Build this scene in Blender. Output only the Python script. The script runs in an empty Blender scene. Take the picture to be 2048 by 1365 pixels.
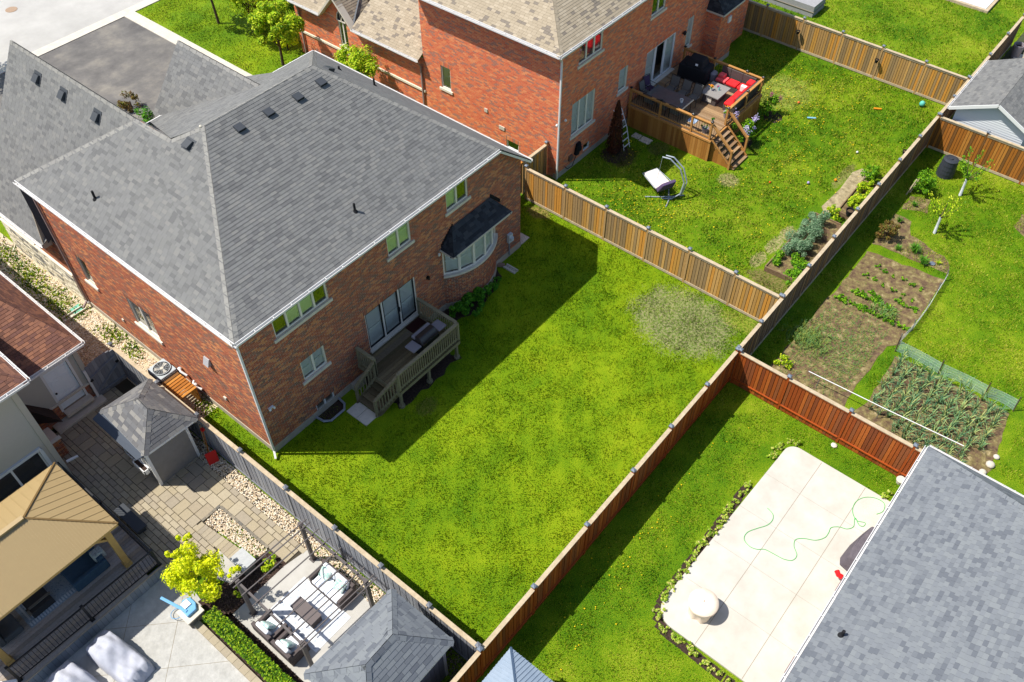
import bpy, math, random
from mathutils import Vector, Matrix, Euler
random.seed(7)
SC = bpy.context.scene
COL = SC.collection
# ------------------------------------------------------------ camera, sky, sun, exposure
CAM = Vector((-8.8647, -18.8813, 28.0))
cam = bpy.data.objects.new('camera', bpy.data.cameras.new('camera'))
COL.objects.link(cam)
rt = Vector((0.63392368, -0.77339443, -0.00134956))
dn = Vector((-0.58367657, -0.47727245, -0.65691146))
fw = Vector((0.50740755, 0.41721944, -0.75396652))
m3 = Matrix((rt, -dn, -fw)).transposed()
cam.matrix_world = Matrix.Translation(CAM) @ m3.to_4x4()
cam.data.lens = 36 * 1770.67 / 2048
cam.data.sensor_width = 36
cam.data.clip_end = 2000
SC.camera = cam
W = bpy.data.worlds.new('World'); SC.world = W; W.use_nodes = True
nt = W.node_tree; bg = nt.nodes['Background']
sky = nt.nodes.new('ShaderNodeTexSky'); sky.sky_type = 'NISHITA'; sky.sun_disc = False
SUN = Vector((0.41, -0.49, -1.0)).normalized()
sky.sun_elevation = math.asin(-SUN.z); sky.sun_rotation = math.atan2(-SUN.x, -SUN.y)
nt.links.new(sky.outputs[0], bg.inputs[0]); bg.inputs[1].default_value = 0.115
sl = bpy.data.lights.new('sun', 'SUN'); sl.energy = 4.8; sl.angle = math.radians(0.5); sl.color = (1.0, 0.955, 0.87)
so = bpy.data.objects.new('sun', sl); COL.objects.link(so); so.rotation_euler = SUN.to_track_quat('-Z', 'Y').to_euler()
SC.view_settings.view_transform = 'Standard'; SC.view_settings.look = 'None'
SC.view_settings.exposure = 0.5; SC.view_settings.gamma = 1.0; SC.view_settings.use_curve_mapping = False
SC.render.engine = 'CYCLES'
SC.cycles.max_bounces = 6; SC.cycles.diffuse_bounces = 3; SC.cycles.transparent_max_bounces = 12

# ------------------------------------------------------------ materials
def S(r, g, b, k=1.0):
    f = lambda c: ((c/255+0.055)/1.055)**2.4 if c > 10 else c/255/12.92
    return (f(r)*k, f(g)*k, f(b)*k)
MATS = {}
def M(name, cols, rough=0.85, noise=0.0, scale=3.0, rnd=False, metal=0.0, spec=0.25, bump=0.0, bscale=40.0, const=True, streak=None, stops=None, leaf=0.0):
    """cols: one colour or a list; rnd picks one per piece, noise mottles it."""
    if name in MATS: return MATS[name]
    m = bpy.data.materials.new(name); m.use_nodes = True; MATS[name] = m
    t = m.node_tree; N = t.nodes; L = t.links; b = N['Principled BSDF']
    b.inputs['Roughness'].default_value = rough; b.inputs['Metallic'].default_value = metal
    b.inputs['Specular IOR Level'].default_value = spec
    if not isinstance(cols[0], (tuple, list)): cols = [cols]
    geo = N.new('ShaderNodeNewGeometry')
    def ramp(fac, cs, interp, st=None):
        r = N.new('ShaderNodeValToRGB'); r.color_ramp.interpolation = interp
        n = len(cs)
        while len(r.color_ramp.elements) < n: r.color_ramp.elements.new(0.5)
        for i, c in enumerate(cs):
            r.color_ramp.elements[i].position = st[i] if st else (i/n if interp == 'CONSTANT' else i/max(1, n-1))
            r.color_ramp.elements[i].color = (*c, 1)
        L.new(fac, r.inputs[0]); return r.outputs[0]
    if rnd:
        oi = N.new('ShaderNodeObjectInfo'); ad = N.new('ShaderNodeMath'); ad.operation = 'ADD'
        L.new(geo.outputs['Random Per Island'], ad.inputs[0]); L.new(oi.outputs['Random'], ad.inputs[1])
        fr = N.new('ShaderNodeMath'); fr.operation = 'FRACT'; L.new(ad.outputs[0], fr.inputs[0])
        col = ramp(fr.outputs[0], cols, 'CONSTANT' if const else 'LINEAR', stops)
    elif len(cols) > 1:
        nz = N.new('ShaderNodeTexNoise'); nz.inputs['Scale'].default_value = scale; nz.inputs['Detail'].default_value = 6; nz.inputs['Roughness'].default_value = 0.65
        mp = N.new('ShaderNodeMapping'); L.new(geo.outputs['Position'], mp.inputs[0])
        if streak: mp.inputs['Scale'].default_value = streak
        L.new(mp.outputs[0], nz.inputs[0])
        mr = N.new('ShaderNodeMapRange'); mr.inputs[1].default_value = 0.3; mr.inputs[2].default_value = 0.7
        L.new(nz.outputs[0], mr.inputs[0])
        col = ramp(mr.outputs[0], cols, 'LINEAR', stops)
    else:
        rg = N.new('ShaderNodeRGB'); rg.outputs[0].default_value = (*cols[0], 1); col = rg.outputs[0]
    if noise > 0:
        nz = N.new('ShaderNodeTexNoise'); nz.inputs['Scale'].default_value = scale*2.3; nz.inputs['Detail'].default_value = 8; nz.inputs['Roughness'].default_value = 0.7
        mp = N.new('ShaderNodeMapping'); L.new(geo.outputs['Position'], mp.inputs[0]); L.new(mp.outputs[0], nz.inputs[0])
        if streak: mp.inputs['Scale'].default_value = streak
        mr = N.new('ShaderNodeMapRange'); mr.inputs[1].default_value = 0.25; mr.inputs[2].default_value = 0.75
        mr.inputs[3].default_value = 1-noise; mr.inputs[4].default_value = 1+noise
        L.new(nz.outputs[0], mr.inputs[0])
        mx = N.new('ShaderNodeVectorMath'); mx.operation = 'SCALE'; L.new(col, mx.inputs[0]); L.new(mr.outputs[0], mx.inputs['Scale'])
        col = mx.outputs[0]
    L.new(col, b.inputs['Base Color'])
    if leaf > 0:   # light passes through thin leaves
        tl = N.new('ShaderNodeBsdfTranslucent'); L.new(col, tl.inputs[0]); ms = N.new('ShaderNodeMixShader'); ms.inputs[0].default_value = leaf
        L.new(b.outputs[0], ms.inputs[1]); L.new(tl.outputs[0], ms.inputs[2]); L.new(ms.outputs[0], N['Material Output'].inputs[0])
    if bump > 0:
        nb = N.new('ShaderNodeTexNoise'); nb.inputs['Scale'].default_value = bscale; nb.inputs['Detail'].default_value = 4
        L.new(geo.outputs['Position'], nb.inputs[0])
        bp = N.new('ShaderNodeBump'); bp.inputs['Strength'].default_value = bump; bp.inputs['Distance'].default_value = 0.02
        L.new(nb.outputs[0], bp.inputs['Height']); L.new(bp.outputs[0], b.inputs['Normal'])
    return m
def glass(name, tint, mixf=0.55):
    if name in MATS: return MATS[name]
    m = bpy.data.materials.new(name); m.use_nodes = True; MATS[name] = m
    t = m.node_tree; N = t.nodes; L = t.links; N.remove(N['Principled BSDF']); out = N['Material Output']
    tr = N.new('ShaderNodeBsdfTransparent'); tr.inputs[0].default_value = (*tint, 1)
    gl = N.new('ShaderNodeBsdfGlossy'); gl.inputs['Roughness'].default_value = 0.03; gl.inputs['Color'].default_value = (0.9, 0.95, 0.95, 1)
    fr = N.new('ShaderNodeFresnel'); fr.inputs[0].default_value = 1.5
    ad = N.new('ShaderNodeMath'); ad.operation = 'ADD'; ad.inputs[1].default_value = mixf*0.2; L.new(fr.outputs[0], ad.inputs[0])
    mx = N.new('ShaderNodeMixShader'); L.new(ad.outputs[0], mx.inputs[0]); L.new(tr.outputs[0], mx.inputs[1]); L.new(gl.outputs[0], mx.inputs[2])
    L.new(mx.outputs[0], out.inputs[0]); return m
def M_grass(name, cols, big=0.25, mid=1.4, stops=None, blade=False, patches=(), stripes=0):
    m = bpy.data.materials.new(name); m.use_nodes = True; MATS[name] = m
    t = m.node_tree; N = t.nodes; L = t.links; b = N['Principled BSDF']
    b.inputs['Roughness'].default_value = 0.7; b.inputs['Specular IOR Level'].default_value = 0.12
    geo = N.new('ShaderNodeNewGeometry')
    def nz(s, d=3):
        n = N.new('ShaderNodeTexNoise'); n.inputs['Scale'].default_value = s; n.inputs['Detail'].default_value = d; n.inputs['Roughness'].default_value = 0.6
        L.new(geo.outputs['Position'], n.inputs[0]); return n.outputs[0]
    def mth(op, a, bb):
        n = N.new('ShaderNodeMath'); n.operation = op
        for i, x in enumerate((a, bb)):
            if isinstance(x, (int, float)): n.inputs[i].default_value = x
            else: L.new(x, n.inputs[i])
        return n.outputs[0]
    f = mth('ADD', mth('MULTIPLY', nz(big), 0.60), mth('MULTIPLY', nz(mid, 3), 0.25))
    f = mth('ADD', f, mth('MULTIPLY', nz(6, 3), 0.10))
    f = mth('ADD', f, mth('MULTIPLY', nz(34, 2), 1.05))
    f = mth('SUBTRACT', f, 0.50)
    if stripes:
        dt = N.new('ShaderNodeVectorMath'); dt.operation = 'DOT_PRODUCT'; L.new(geo.outputs['Position'], dt.inputs[0]); dt.inputs[1].default_value = (-.63*stripes, .77*stripes, 0)
        f = mth('ADD', f, mth('MULTIPLY', mth('SINE', dt.outputs['Value'], 0), 0.012))
    if blade: f = mth('ADD', f, mth('MULTIPLY', mth('SUBTRACT', geo.outputs['Random Per Island'], 0.5), 0.6))
    r = N.new('ShaderNodeValToRGB'); n = len(cols)
    while len(r.color_ramp.elements) < n: r.color_ramp.elements.new(0.5)
    for i, c in enumerate(cols):
        r.color_ramp.elements[i].position = stops[i] if stops else 0.2+0.6*i/(n-1); r.color_ramp.elements[i].color = (*c, 1)
    L.new(f, r.inputs[0]); col = r.outputs[0]
    for (cx, cy, rx, ry, c, amt) in patches:   # worn spots lying in this lawn
        vm = N.new('ShaderNodeVectorMath'); vm.operation = 'SUBTRACT'; L.new(geo.outputs['Position'], vm.inputs[0]); vm.inputs[1].default_value = (cx, cy, 0)
        vd = N.new('ShaderNodeVectorMath'); vd.operation = 'DIVIDE'; L.new(vm.outputs[0], vd.inputs[0]); vd.inputs[1].default_value = (rx, ry, 50)
        vl = N.new('ShaderNodeVectorMath'); vl.operation = 'LENGTH'; L.new(vd.outputs[0], vl.inputs[0])
        q = mth('ADD', vl.outputs['Value'], mth('MULTIPLY', mth('SUBTRACT', nz(1.6, 6), 0.5), .8)); q = mth('ADD', q, mth('MULTIPLY', mth('SUBTRACT', nz(14, 4), 0.5), 1.5))
        mr = N.new('ShaderNodeMapRange'); mr.inputs[1].default_value = 0.92; mr.inputs[2].default_value = 1.08; mr.inputs[3].default_value = amt; mr.inputs[4].default_value = 0.0; L.new(q, mr.inputs[0])
        mx = N.new('ShaderNodeMix'); mx.data_type = 'RGBA'; L.new(mr.outputs[0], mx.inputs[0]); L.new(col, mx.inputs[6]); mx.inputs[7].default_value = (*c, 1)
        c2 = N.new('ShaderNodeMix'); c2.data_type = 'RGBA'; mq = N.new('ShaderNodeMapRange'); mq.inputs[1].default_value = .42; mq.inputs[2].default_value = .58; L.new(nz(9, 6), mq.inputs[0]); L.new(mq.outputs[0], c2.inputs[0]); c2.inputs[6].default_value = (*c, 1); c2.inputs[7].default_value = (c[0]*.36, c[1]*.62, c[2]*.22, 1); L.new(c2.outputs[2], mx.inputs[7]); col = mx.outputs[2]
    L.new(col, b.inputs['Base Color'])
    if not blade:
        bp = N.new('ShaderNodeBump'); bp.inputs['Strength'].default_value = 0.9; bp.inputs['Distance'].default_value = 0.03
        L.new(nz(55, 5), bp.inputs['Height']); L.new(bp.outputs[0], b.inputs['Normal'])
    return m

# ------------------------------------------------------------ building kit
ORG = {}
def tag(o, label=None, cat=None, group=None, kind=None):
    if label: o['label'] = label
    if cat: o['category'] = cat
    if group: o['group'] = group
    if kind: o['kind'] = kind
    return o
def thing(name, label, cat, loc=(0, 0, 0), group=None, rz=0.0, kind=None):
    o = bpy.data.objects.new(name, None); COL.objects.link(o); o.location = loc; o.rotation_euler = (0, 0, rz)
    o.empty_display_size = 0.2; ORG[o.name] = Vector(loc) if rz == 0 else Vector((0, 0, 0))
    return tag(o, label, cat, group, kind)
def local(o):  # parts of a thing built round its own origin
    ORG[o.name] = Vector((0, 0, 0)); return o
def org(parent): return ORG.get(parent.name, Vector((0, 0, 0))) if parent else Vector((0, 0, 0))
class MB:
    def __init__(s): s.v = []; s.f = []; s.m = []
    def add(s, vs, fs, mi=0):
        n = len(s.v); s.v.extend([tuple(p) for p in vs]); s.f.extend([tuple(i+n for i in f) for f in fs]); s.m.extend([mi]*len(fs)); return s
    def box(s, x0, y0, z0, x1, y1, z1, mi=0):
        return s.hexa([(x0, y0, z0), (x1, y0, z0), (x1, y1, z0), (x0, y1, z0)], [(x0, y0, z1), (x1, y0, z1), (x1, y1, z1), (x0, y1, z1)], mi)
    def hexa(s, bot, top, mi=0):
        n = len(bot); fs = [tuple(range(n))[::-1], tuple(range(n, 2*n))] + [(i, (i+1) % n, n+(i+1) % n, n+i) for i in range(n)]
        return s.add(list(bot)+list(top), fs, mi)
    def slab(s, poly, z0, z1, mi=0):
        return s.hexa([(p[0], p[1], z0) for p in poly], [(p[0], p[1], z1) for p in poly], mi)
    def beam(s, p, q, w, h, up=(0, 0, 1), mi=0):
        p = Vector(p); q = Vector(q); d = (q-p).normalized(); u = Vector(up)
        if abs(d.dot(u)) > 0.98: u = Vector((1, 0, 0))
        sd = d.cross(u).normalized()*w/2; t = sd.cross(d).normalized()*h/2
        return s.hexa([p-sd-t, p+sd-t, p+sd+t, p-sd+t], [q-sd-t, q+sd-t, q+sd+t, q-sd+t], mi)
    def tube(s, pts, r, n=6, mi=0, cap=True):
        pts = [Vector(p) for p in pts]; rs = r if isinstance(r, (list, tuple)) else [r]*len(pts)
        rings = []; k0 = len(s.v); prev = None
        for i, p in enumerate(pts):
            d = (pts[min(i+1, len(pts)-1)]-pts[max(i-1, 0)]).normalized()
            if prev is None: a = d.orthogonal().normalized()
            else: a = (prev-d*prev.dot(d)).normalized() if (prev-d*prev.dot(d)).length > 1e-4 else d.orthogonal().normalized()
            prev = a; b = d.cross(a)
            rings += [p+(a*math.cos(2*math.pi*j/n)+b*math.sin(2*math.pi*j/n))*rs[i] for j in range(n)]
        fs = []
        for i in range(len(pts)-1):
            for j in range(n): fs.append((i*n+j, i*n+(j+1) % n, (i+1)*n+(j+1) % n, (i+1)*n+j))
        if cap: fs.append(tuple(range(n))[::-1]); fs.append(tuple((len(pts)-1)*n+j for j in range(n)))
        return s.add(rings, fs, mi)
    def lathe(s, c, prof, n=16, mi=0):
        """prof: list of (radius, z)"""
        vs = []; fs = []
        for r, z in prof: vs += [(c[0]+r*math.cos(2*math.pi*j/n), c[1]+r*math.sin(2*math.pi*j/n), c[2]+z) for j in range(n)]
        for i in range(len(prof)-1):
            for j in range(n): fs.append((i*n+j, i*n+(j+1) % n, (i+1)*n+(j+1) % n, (i+1)*n+j))
        fs.append(tuple(range(n))[::-1]); fs.append(tuple((len(prof)-1)*n+j for j in range(n)))
        return s.add(vs, fs, mi)
    def quad(s, a, b, c, d, mi=0): return s.add([a, b, c, d], [(0, 1, 2, 3)], mi)
    def poly(s, pts, mi=0): return s.add(pts, [tuple(range(len(pts)))], mi)
    def fbox(s, F, a0, a1, b0, b1, c0, c1, mi=0):
        p = F.pt; return s.hexa([p(a0, b0, c0), p(a1, b0, c0), p(a1, b1, c0), p(a0, b1, c0)], [p(a0, b0, c1), p(a1, b0, c1), p(a1, b1, c1), p(a0, b1, c1)], mi)
    def build(s, name, mats, parent=None, smooth=False, loc=None, bevel=0.0):
        o0 = org(parent) if parent else Vector(loc or (0, 0, 0))
        me = bpy.data.meshes.new(name)
        me.from_pydata([(x-o0.x, y-o0.y, z-o0.z) for x, y, z in s.v], [], s.f)
        if not isinstance(mats, (list, tuple)): mats = [mats]
        for m in mats: me.materials.append(m)
        if len(mats) > 1: me.polygons.foreach_set('material_index', s.m)
        if smooth: me.polygons.foreach_set('use_smooth', [True]*len(s.f))
        me.validate(clean_customdata=False); me.update()
        o = bpy.data.objects.new(name, me); COL.objects.link(o)
        if parent: o.parent = parent; ORG[o.name] = org(parent)
        else: o.location = o0; ORG[o.name] = o0
        if bevel > 0:
            bm = o.modifiers.new('bevel', 'BEVEL'); bm.width = bevel; bm.segments = 2; bm.limit_method = 'ANGLE'
        return o
class Fr:
    """a flat frame: origin, along u, up v, outward n"""
    def __init__(s, o, u, v): s.o = Vector(o); s.u = Vector(u).normalized(); s.v = Vector(v).normalized(); s.n = s.u.cross(s.v).normalized()
    def pt(s, a, b, c=0.0): return s.o+s.u*a+s.v*b+s.n*c
    def uv(s, p): d = Vector(p)-s.o; return (d.dot(s.u), d.dot(s.v))
def dup(o, loc=None, rz=None, label=None, parent=None):
    c = o.copy(); COL.objects.link(c); ORG[c.name] = Vector((0, 0, 0))
    if parent: c.parent = parent
    if loc is not None: c.location = loc
    if rz is not None: c.rotation_euler = (0, 0, rz)
    if label: c['label'] = label
    for ch in list(o.children): dup(ch, parent=c)
    return c
def clip(poly, conv):
    out = poly
    n = len(conv)
    for i in range(n):
        ax, ay = conv[i]; bx, by = conv[(i+1) % n]; res = []
        if not out: return []
        for j in range(len(out)):
            p = out[j]; q = out[(j+1) % len(out)]
            sp = (bx-ax)*(p[1]-ay)-(by-ay)*(p[0]-ax); sq = (bx-ax)*(q[1]-ay)-(by-ay)*(q[0]-ax)
            if sp >= 0: res.append(p)
            if (sp > 0 and sq < 0) or (sp < 0 and sq > 0):
                t = sp/(sp-sq); res.append((p[0]+(q[0]-p[0])*t, p[1]+(q[1]-p[1])*t))
        out = res
    return out
def area(p): return 0.5*sum(p[i][0]*p[(i+1) % len(p)][1]-p[(i+1) % len(p)][0]*p[i][1] for i in range(len(p)))
def ccw(p): return p if area(p) > 0 else p[::-1]
def subrect(r, holes):
    rs = [r]
    for h in holes:
        nx = []
        for (a0, b0, a1, b1) in rs:
            if a1 <= h[0] or a0 >= h[2] or b1 <= h[1] or b0 >= h[3]: nx.append((a0, b0, a1, b1)); continue
            if a0 < h[0]: nx.append((a0, b0, h[0], b1))
            if a1 > h[2]: nx.append((h[2], b0, a1, b1))
            c0 = max(a0, h[0]); c1 = min(a1, h[2])
            if b0 < h[1]: nx.append((c0, b0, c1, h[1]))
            if b1 > h[3]: nx.append((c0, h[3], c1, b1))
        rs = nx
    return rs
class Tiles:
    """collects pieces laid on flat faces; the pieces nearest the camera become parts, the rest one joined part"""
    def __init__(s, w, h, t, tilt=False, jit=0.0): s.w = w; s.h = h; s.t = t; s.tilt = tilt; s.full = []; s.cut = []; s.jit = jit
    def off(s, b, b0): return (s.t*(1-0.88*(b-b0)/s.h)) if s.tilt else s.t
    def prism(s, F, pts, b0, c0):
        s.cut.append((F, pts, b0, c0))
    def lay(s, F, polys, gap=0.01, course=None, shift='half', holes=(), c0=0.0, wr=None):
        """polys: list of convex uv polygons; wr: list of widths to draw from"""
        ch = course or s.h
        for poly in polys:
            P = ccw([tuple(p) for p in poly])
            a0 = min(p[0] for p in P); a1 = max(p[0] for p in P); b0 = min(p[1] for p in P); b1 = max(p[1] for p in P)
            r = math.floor(b0/ch)
            while r*ch < b1:
                y = r*ch
                if wr: x = a0-random.random()*0.5
                elif shift == 'half': x = math.floor(a0/s.w)*s.w-(s.w/2 if r % 2 else 0)
                elif shift == 'none': x = math.floor(a0/s.w)*s.w
                else: x = a0-random.random()*s.w
                while x < a1:
                    w = random.choice(wr) if wr else s.w
                    rc = (x, y, x+w-gap, y+s.h-(gap if ch >= s.h else 0))
                    for q in subrect(rc, holes):
                        if q[2]-q[0] < 0.015 or q[3]-q[1] < 0.01: continue
                        pq = [(q[0], q[1]), (q[2], q[1]), (q[2], q[3]), (q[0], q[3])]
                        cl = clip(pq, P)
                        if len(cl) < 3 or abs(area(cl)) < 2e-4: continue
                        if not wr and q == rc and abs(abs(area(cl))-(rc[2]-rc[0])*(rc[3]-rc[1])) < 1e-5: s.full.append((F, rc, c0))
                        else: s.cut.append((F, cl, y, c0))
                    x += w
                r += 1
        return s
    def emit(s, name, mat, parent, limit=300):
        o0 = org(parent)
        s.full.sort(key=lambda e: (e[0].pt(e[1][0], e[1][1])-CAM).length)
        ind, rest = s.full[:limit], s.full[limit:]
        if ind:
            F, rc, c0 = ind[0]; w = rc[2]-rc[0]; h = rc[3]-rc[1]
            me = bpy.data.meshes.new(name)
            zt = lambda b: s.off(b, 0)
            vs = [(0, 0, 0), (w, 0, 0), (w, h, 0), (0, h, 0), (0, 0, zt(0)), (w, 0, zt(0)), (w, h, zt(h)), (0, h, zt(h))]
            me.from_pydata(vs, [], [(3, 2, 1, 0), (4, 5, 6, 7), (0, 1, 5, 4), (1, 2, 6, 5), (2, 3, 7, 6), (3, 0, 4, 7)])
            me.materials.append(mat); me.update()
            for F, rc, c0 in ind:
                o = bpy.data.objects.new(name, me); COL.objects.link(o); o.parent = parent
                j = s.jit*(random.random()-0.5)
                mt = Matrix((F.u, F.v, F.n)).transposed().to_4x4(); mt.translation = F.pt(rc[0], rc[1], c0+j)-o0
                o.matrix_local = mt
        mb = MB()
        for F, rc, c0 in rest: s.cut.append((F, [(rc[0], rc[1]), (rc[2], rc[1]), (rc[2], rc[3]), (rc[0], rc[3])], rc[1], c0))
        V = mb.v; FF = mb.f
        for F, pts, b0, c0 in s.cut:
            n = len(pts); k = len(V); j = s.jit*(random.random()-0.5)
            for a, b in pts: V.append(tuple(F.pt(a, b, c0)))
            for a, b in pts: V.append(tuple(F.pt(a, b, c0+j+s.off(min(b, b0+s.h), b0))))
            FF.append(tuple(range(k+n, k+2*n)))
            for i in range(n): FF.append((k+i, k+(i+1) % n, k+n+(i+1) % n, k+n+i))
        mb.m = [0]*len(FF)
        if FF:
            o = mb.build(name, mat, parent); o['kind'] = 'stuff'
        return s
# ------------------------------------------------------------ scatter by geometry nodes (grass, pebbles)
def scatter(name, label, polys, z, prim, density, size, mat, cat, patch=None, seed=1, tilt=0.5, label_kind='stuff', zs=1.0):
    mb = MB()
    for p in polys: mb.poly([(a, b, z) for a, b in ccw(p)])
    o = mb.build(name, mat); tag(o, label, cat, kind='stuff')
    g = bpy.data.node_groups.new(name, 'GeometryNodeTree')
    g.interface.new_socket('Geometry', in_out='INPUT', socket_type='NodeSocketGeometry')
    g.interface.new_socket('Geometry', in_out='OUTPUT', socket_type='NodeSocketGeometry')
    N = g.nodes; L = g.links; gi = N.new('NodeGroupInput'); go = N.new('NodeGroupOutput')
    if prim == 'blade':
        c = N.new('GeometryNodeMeshCone'); c.fill_type = 'NONE'; c.inputs['Vertices'].default_value = 3
        c.inputs['Radius Top'].default_value = 0.001; c.inputs['Radius Bottom'].default_value = size*0.2; c.inputs['Depth'].default_value = size
    elif prim == 'chip':
        c = N.new('GeometryNodeMeshCube'); c.inputs['Size'].default_value = (size*2, size*0.7, size*0.35)
    else:
        c = N.new('GeometryNodeMeshIcoSphere'); c.inputs['Radius'].default_value = size; c.inputs['Subdivisions'].default_value = 1
    def rv(lo, hi, sd, vec=True):
        r = N.new('FunctionNodeRandomValue'); r.data_type = 'FLOAT_VECTOR' if vec else 'FLOAT'
        i = 0 if vec else 2
        r.inputs[i].default_value = lo; r.inputs[i+1].default_value = hi; r.inputs['Seed'].default_value = sd
        return r.outputs[0 if vec else 1]
    def inst(pts, geo, rot, sc):
        n = N.new('GeometryNodeInstanceOnPoints'); L.new(pts, n.inputs['Points']); L.new(geo, n.inputs['Instance'])
        L.new(rot, n.inputs['Rotation']); L.new(sc, n.inputs['Scale']); return n.outputs[0]
    pi = math.pi
    src = c.outputs[0]; k = density
    if patch:
        gr = N.new('GeometryNodeMeshGrid'); gr.inputs[0].default_value = patch; gr.inputs[1].default_value = patch
        gr.inputs[2].default_value = 2; gr.inputs[3].default_value = 2
        d1 = N.new('GeometryNodeDistributePointsOnFaces'); d1.inputs['Density'].default_value = density/5.0; d1.inputs['Seed'].default_value = seed+9
        L.new(gr.outputs[0], d1.inputs[0])
        i1 = inst(d1.outputs[0], src, rv((-tilt, -tilt, 0), (tilt, tilt, 6.3), 3), rv((0.6, 0.6, 0.5*zs), (1.3, 1.3, 1.25*zs), 4))
        rl = N.new('GeometryNodeRealizeInstances'); L.new(i1, rl.inputs[0]); src = rl.outputs[0]; k = 5.0/(patch*patch)
    d = N.new('GeometryNodeDistributePointsOnFaces'); d.inputs['Density'].default_value = k; d.inputs['Seed'].default_value = seed
    L.new(gi.outputs[0], d.inputs[0])
    if patch: i2 = inst(d.outputs[0], src, rv((0, 0, 0), (0, 0, 6.3), 5), rv((0.85, 0.85, 0.8), (1.1, 1.1, 1.2), 6))
    else: i2 = inst(d.outputs[0], src, rv((-tilt, -tilt, 0), (tilt, tilt, 6.3), 5), rv((0.5, 0.5, 0.35*zs), (1.3, 1.0, 0.9*zs), 6))
    sm = N.new('GeometryNodeSetMaterial'); sm.inputs['Material'].default_value = mat; L.new(i2, sm.inputs[0])
    L.new(sm.outputs[0], go.inputs[0])
    md = o.modifiers.new('scatter', 'NODES'); md.node_group = g
    return o
def leaves(mb, c, rad, n, size, clumps=14, seed=0, lean=0.5, flat=0.5):
    R = random.Random(seed); c = Vector(c); cs = []
    for _ in range(clumps):
        while True:
            p = Vector((R.uniform(-1, 1), R.uniform(-1, 1), R.uniform(-1, 1)))
            if 0.35 < p.length < 0.92: break
        cs.append((Vector((p.x*rad[0], p.y*rad[1], p.z*rad[2])), R.uniform(0.16, 0.44)))
    mr = (rad[0]+rad[1]+rad[2])/3
    for i in range(n):
        cc, cr = R.choice(cs)
        d = Vector((R.gauss(0, 1), R.gauss(0, 1), R.gauss(0, 1))).normalized()
        p = c+cc+d*(cr*mr*R.uniform(0.5, 1.0))
        nrm = (d+Vector((0, 0, lean))+Vector((R.gauss(0, .5), R.gauss(0, .5), R.gauss(0, .5)))).normalized()
        a = nrm.orthogonal().normalized(); a = (Matrix.Rotation(R.uniform(0, 6.28), 3, nrm) @ a); b = nrm.cross(a)
        s = size*R.uniform(0.6, 1.3)
        mb.add([p-a*s, p-b*s*flat+nrm*s*.15, p+a*s, p+b*s*flat+nrm*s*.15], [(0, 1, 2, 3)])
    return mb
# ------------------------------------------------------------ palette
LAWN = [S(38, 86, 3, .62), S(86, 132, 4, .62), S(126, 162, 5, .62), S(164, 186, 16, .62), S(192, 202, 48, .62)]
LAWN2 = [S(28, 74, 4, .60), S(66, 120, 5, .60), S(110, 152, 6, .60), S(158, 180, 22, .60), S(208, 206, 84, .60)]
P1 = [(15.45, -8.35, 1.75, 2.2, S(184, 172, 136, .6), .72), (17.0, -10.3, .5, 1.0, S(190, 180, 90, .7), .5), (5.2, -2.95, .5, .35, S(150, 140, 70, .7), .6), (17.1, .8, .4, .6, S(170, 140, 90, .7), .8)]
P2 = [(23.3, -9.15, .6, .3, S(200, 180, 136, .66), .85), (22.2, -9.05, .7, .3, S(200, 180, 136, .66), .8), (20.9, -8.95, .6, .3, S(196, 176, 130, .66), .8), (20.0, -9.9, .5, .9, S(150, 126, 90, .66), .8), (29.0, -9.3, 1.2, .25, S(180, 160, 110, .66), .6), (33.6, -3.4, 1.7, 1.5, S(200, 190, 110, .7), .45), (25.0, -5.0, .5, .5, S(196, 176, 130, .7), .8), (23.2, .3, .9, .8, S(110, 88, 60, .7), .8), (25.0, -.9, .6, .5, S(120, 108, 70, .7), .6), (19.2, -10.6, 1.3, .7, S(150, 136, 80, .7), .6), (28.2, -4.4, .5, .5, S(60, 60, 30, .7), .6)]
m_lawn = M_grass('lawn_green', LAWN, patches=P1, stripes=11); m_blade = M_grass('lawn_blade', LAWN, blade=True, patches=P1, stripes=11)
m_lawn2 = M_grass('lawn_rough', LAWN2, patches=P2); m_blade2 = M_grass('lawn_rough_blade', LAWN2, blade=True, patches=P2)
m_soil = M('garden_soil', [S(86, 68, 54, .62), S(124, 100, 76, .62), S(146, 132, 84, .62), S(196, 174, 134, .62)], 0.95, 0.4, 3.2, bump=.8, bscale=30)
m_dry = M('dry_thatch', [S(120, 110, 80, .7), S(170, 155, 120, .75), S(200, 185, 150, .75)], 0.95, 0.3, 3, bump=.6)
m_mulch = M('bark_mulch', [S(40, 30, 26, .7), S(84, 64, 56, .7), S(120, 100, 90, .7)], 0.95, rnd=True)
m_mulch_bed = M('mulch_bed', [S(44, 34, 30, .7), S(90, 70, 60, .7)], 0.95, 0.3, 12, bump=1, bscale=60)
m_asph = M('driveway_asphalt', [S(104, 101, 100, .66), S(128, 124, 120, .66), S(160, 153, 142, .66)], 0.9, 0.12, 0.55, bump=.3, bscale=120)
m_road = M('road_surface', [S(190, 187, 182, .68), S(212, 209, 203, .68)], 0.9, 0.07, 0.35, bump=.2, bscale=120)
m_kerb = M('kerb_concrete', [S(222, 212, 196, .68), S(238, 230, 216, .68)], 0.85, 0.06, 2)
m_slab = M('patio_concrete', [S(216, 209, 196, .64), S(235, 229, 218, .66)], 0.8, 0.05, 0.9, bump=.1, bscale=90)
m_joint = M('joint_groove', S(160, 150, 132, .7), 0.95)
m_pool = M('stamped_concrete', [S(186, 184, 178, .68), S(212, 210, 204, .68)], 0.8, 0.1, 3.0, bump=.5, bscale=14)
m_gravel = M('gravel_bed', [S(170, 148, 116, .7), S(222, 204, 172, .75), S(244, 232, 208, .75)], 0.95, 0.3, 14, bump=1, bscale=40)
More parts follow.
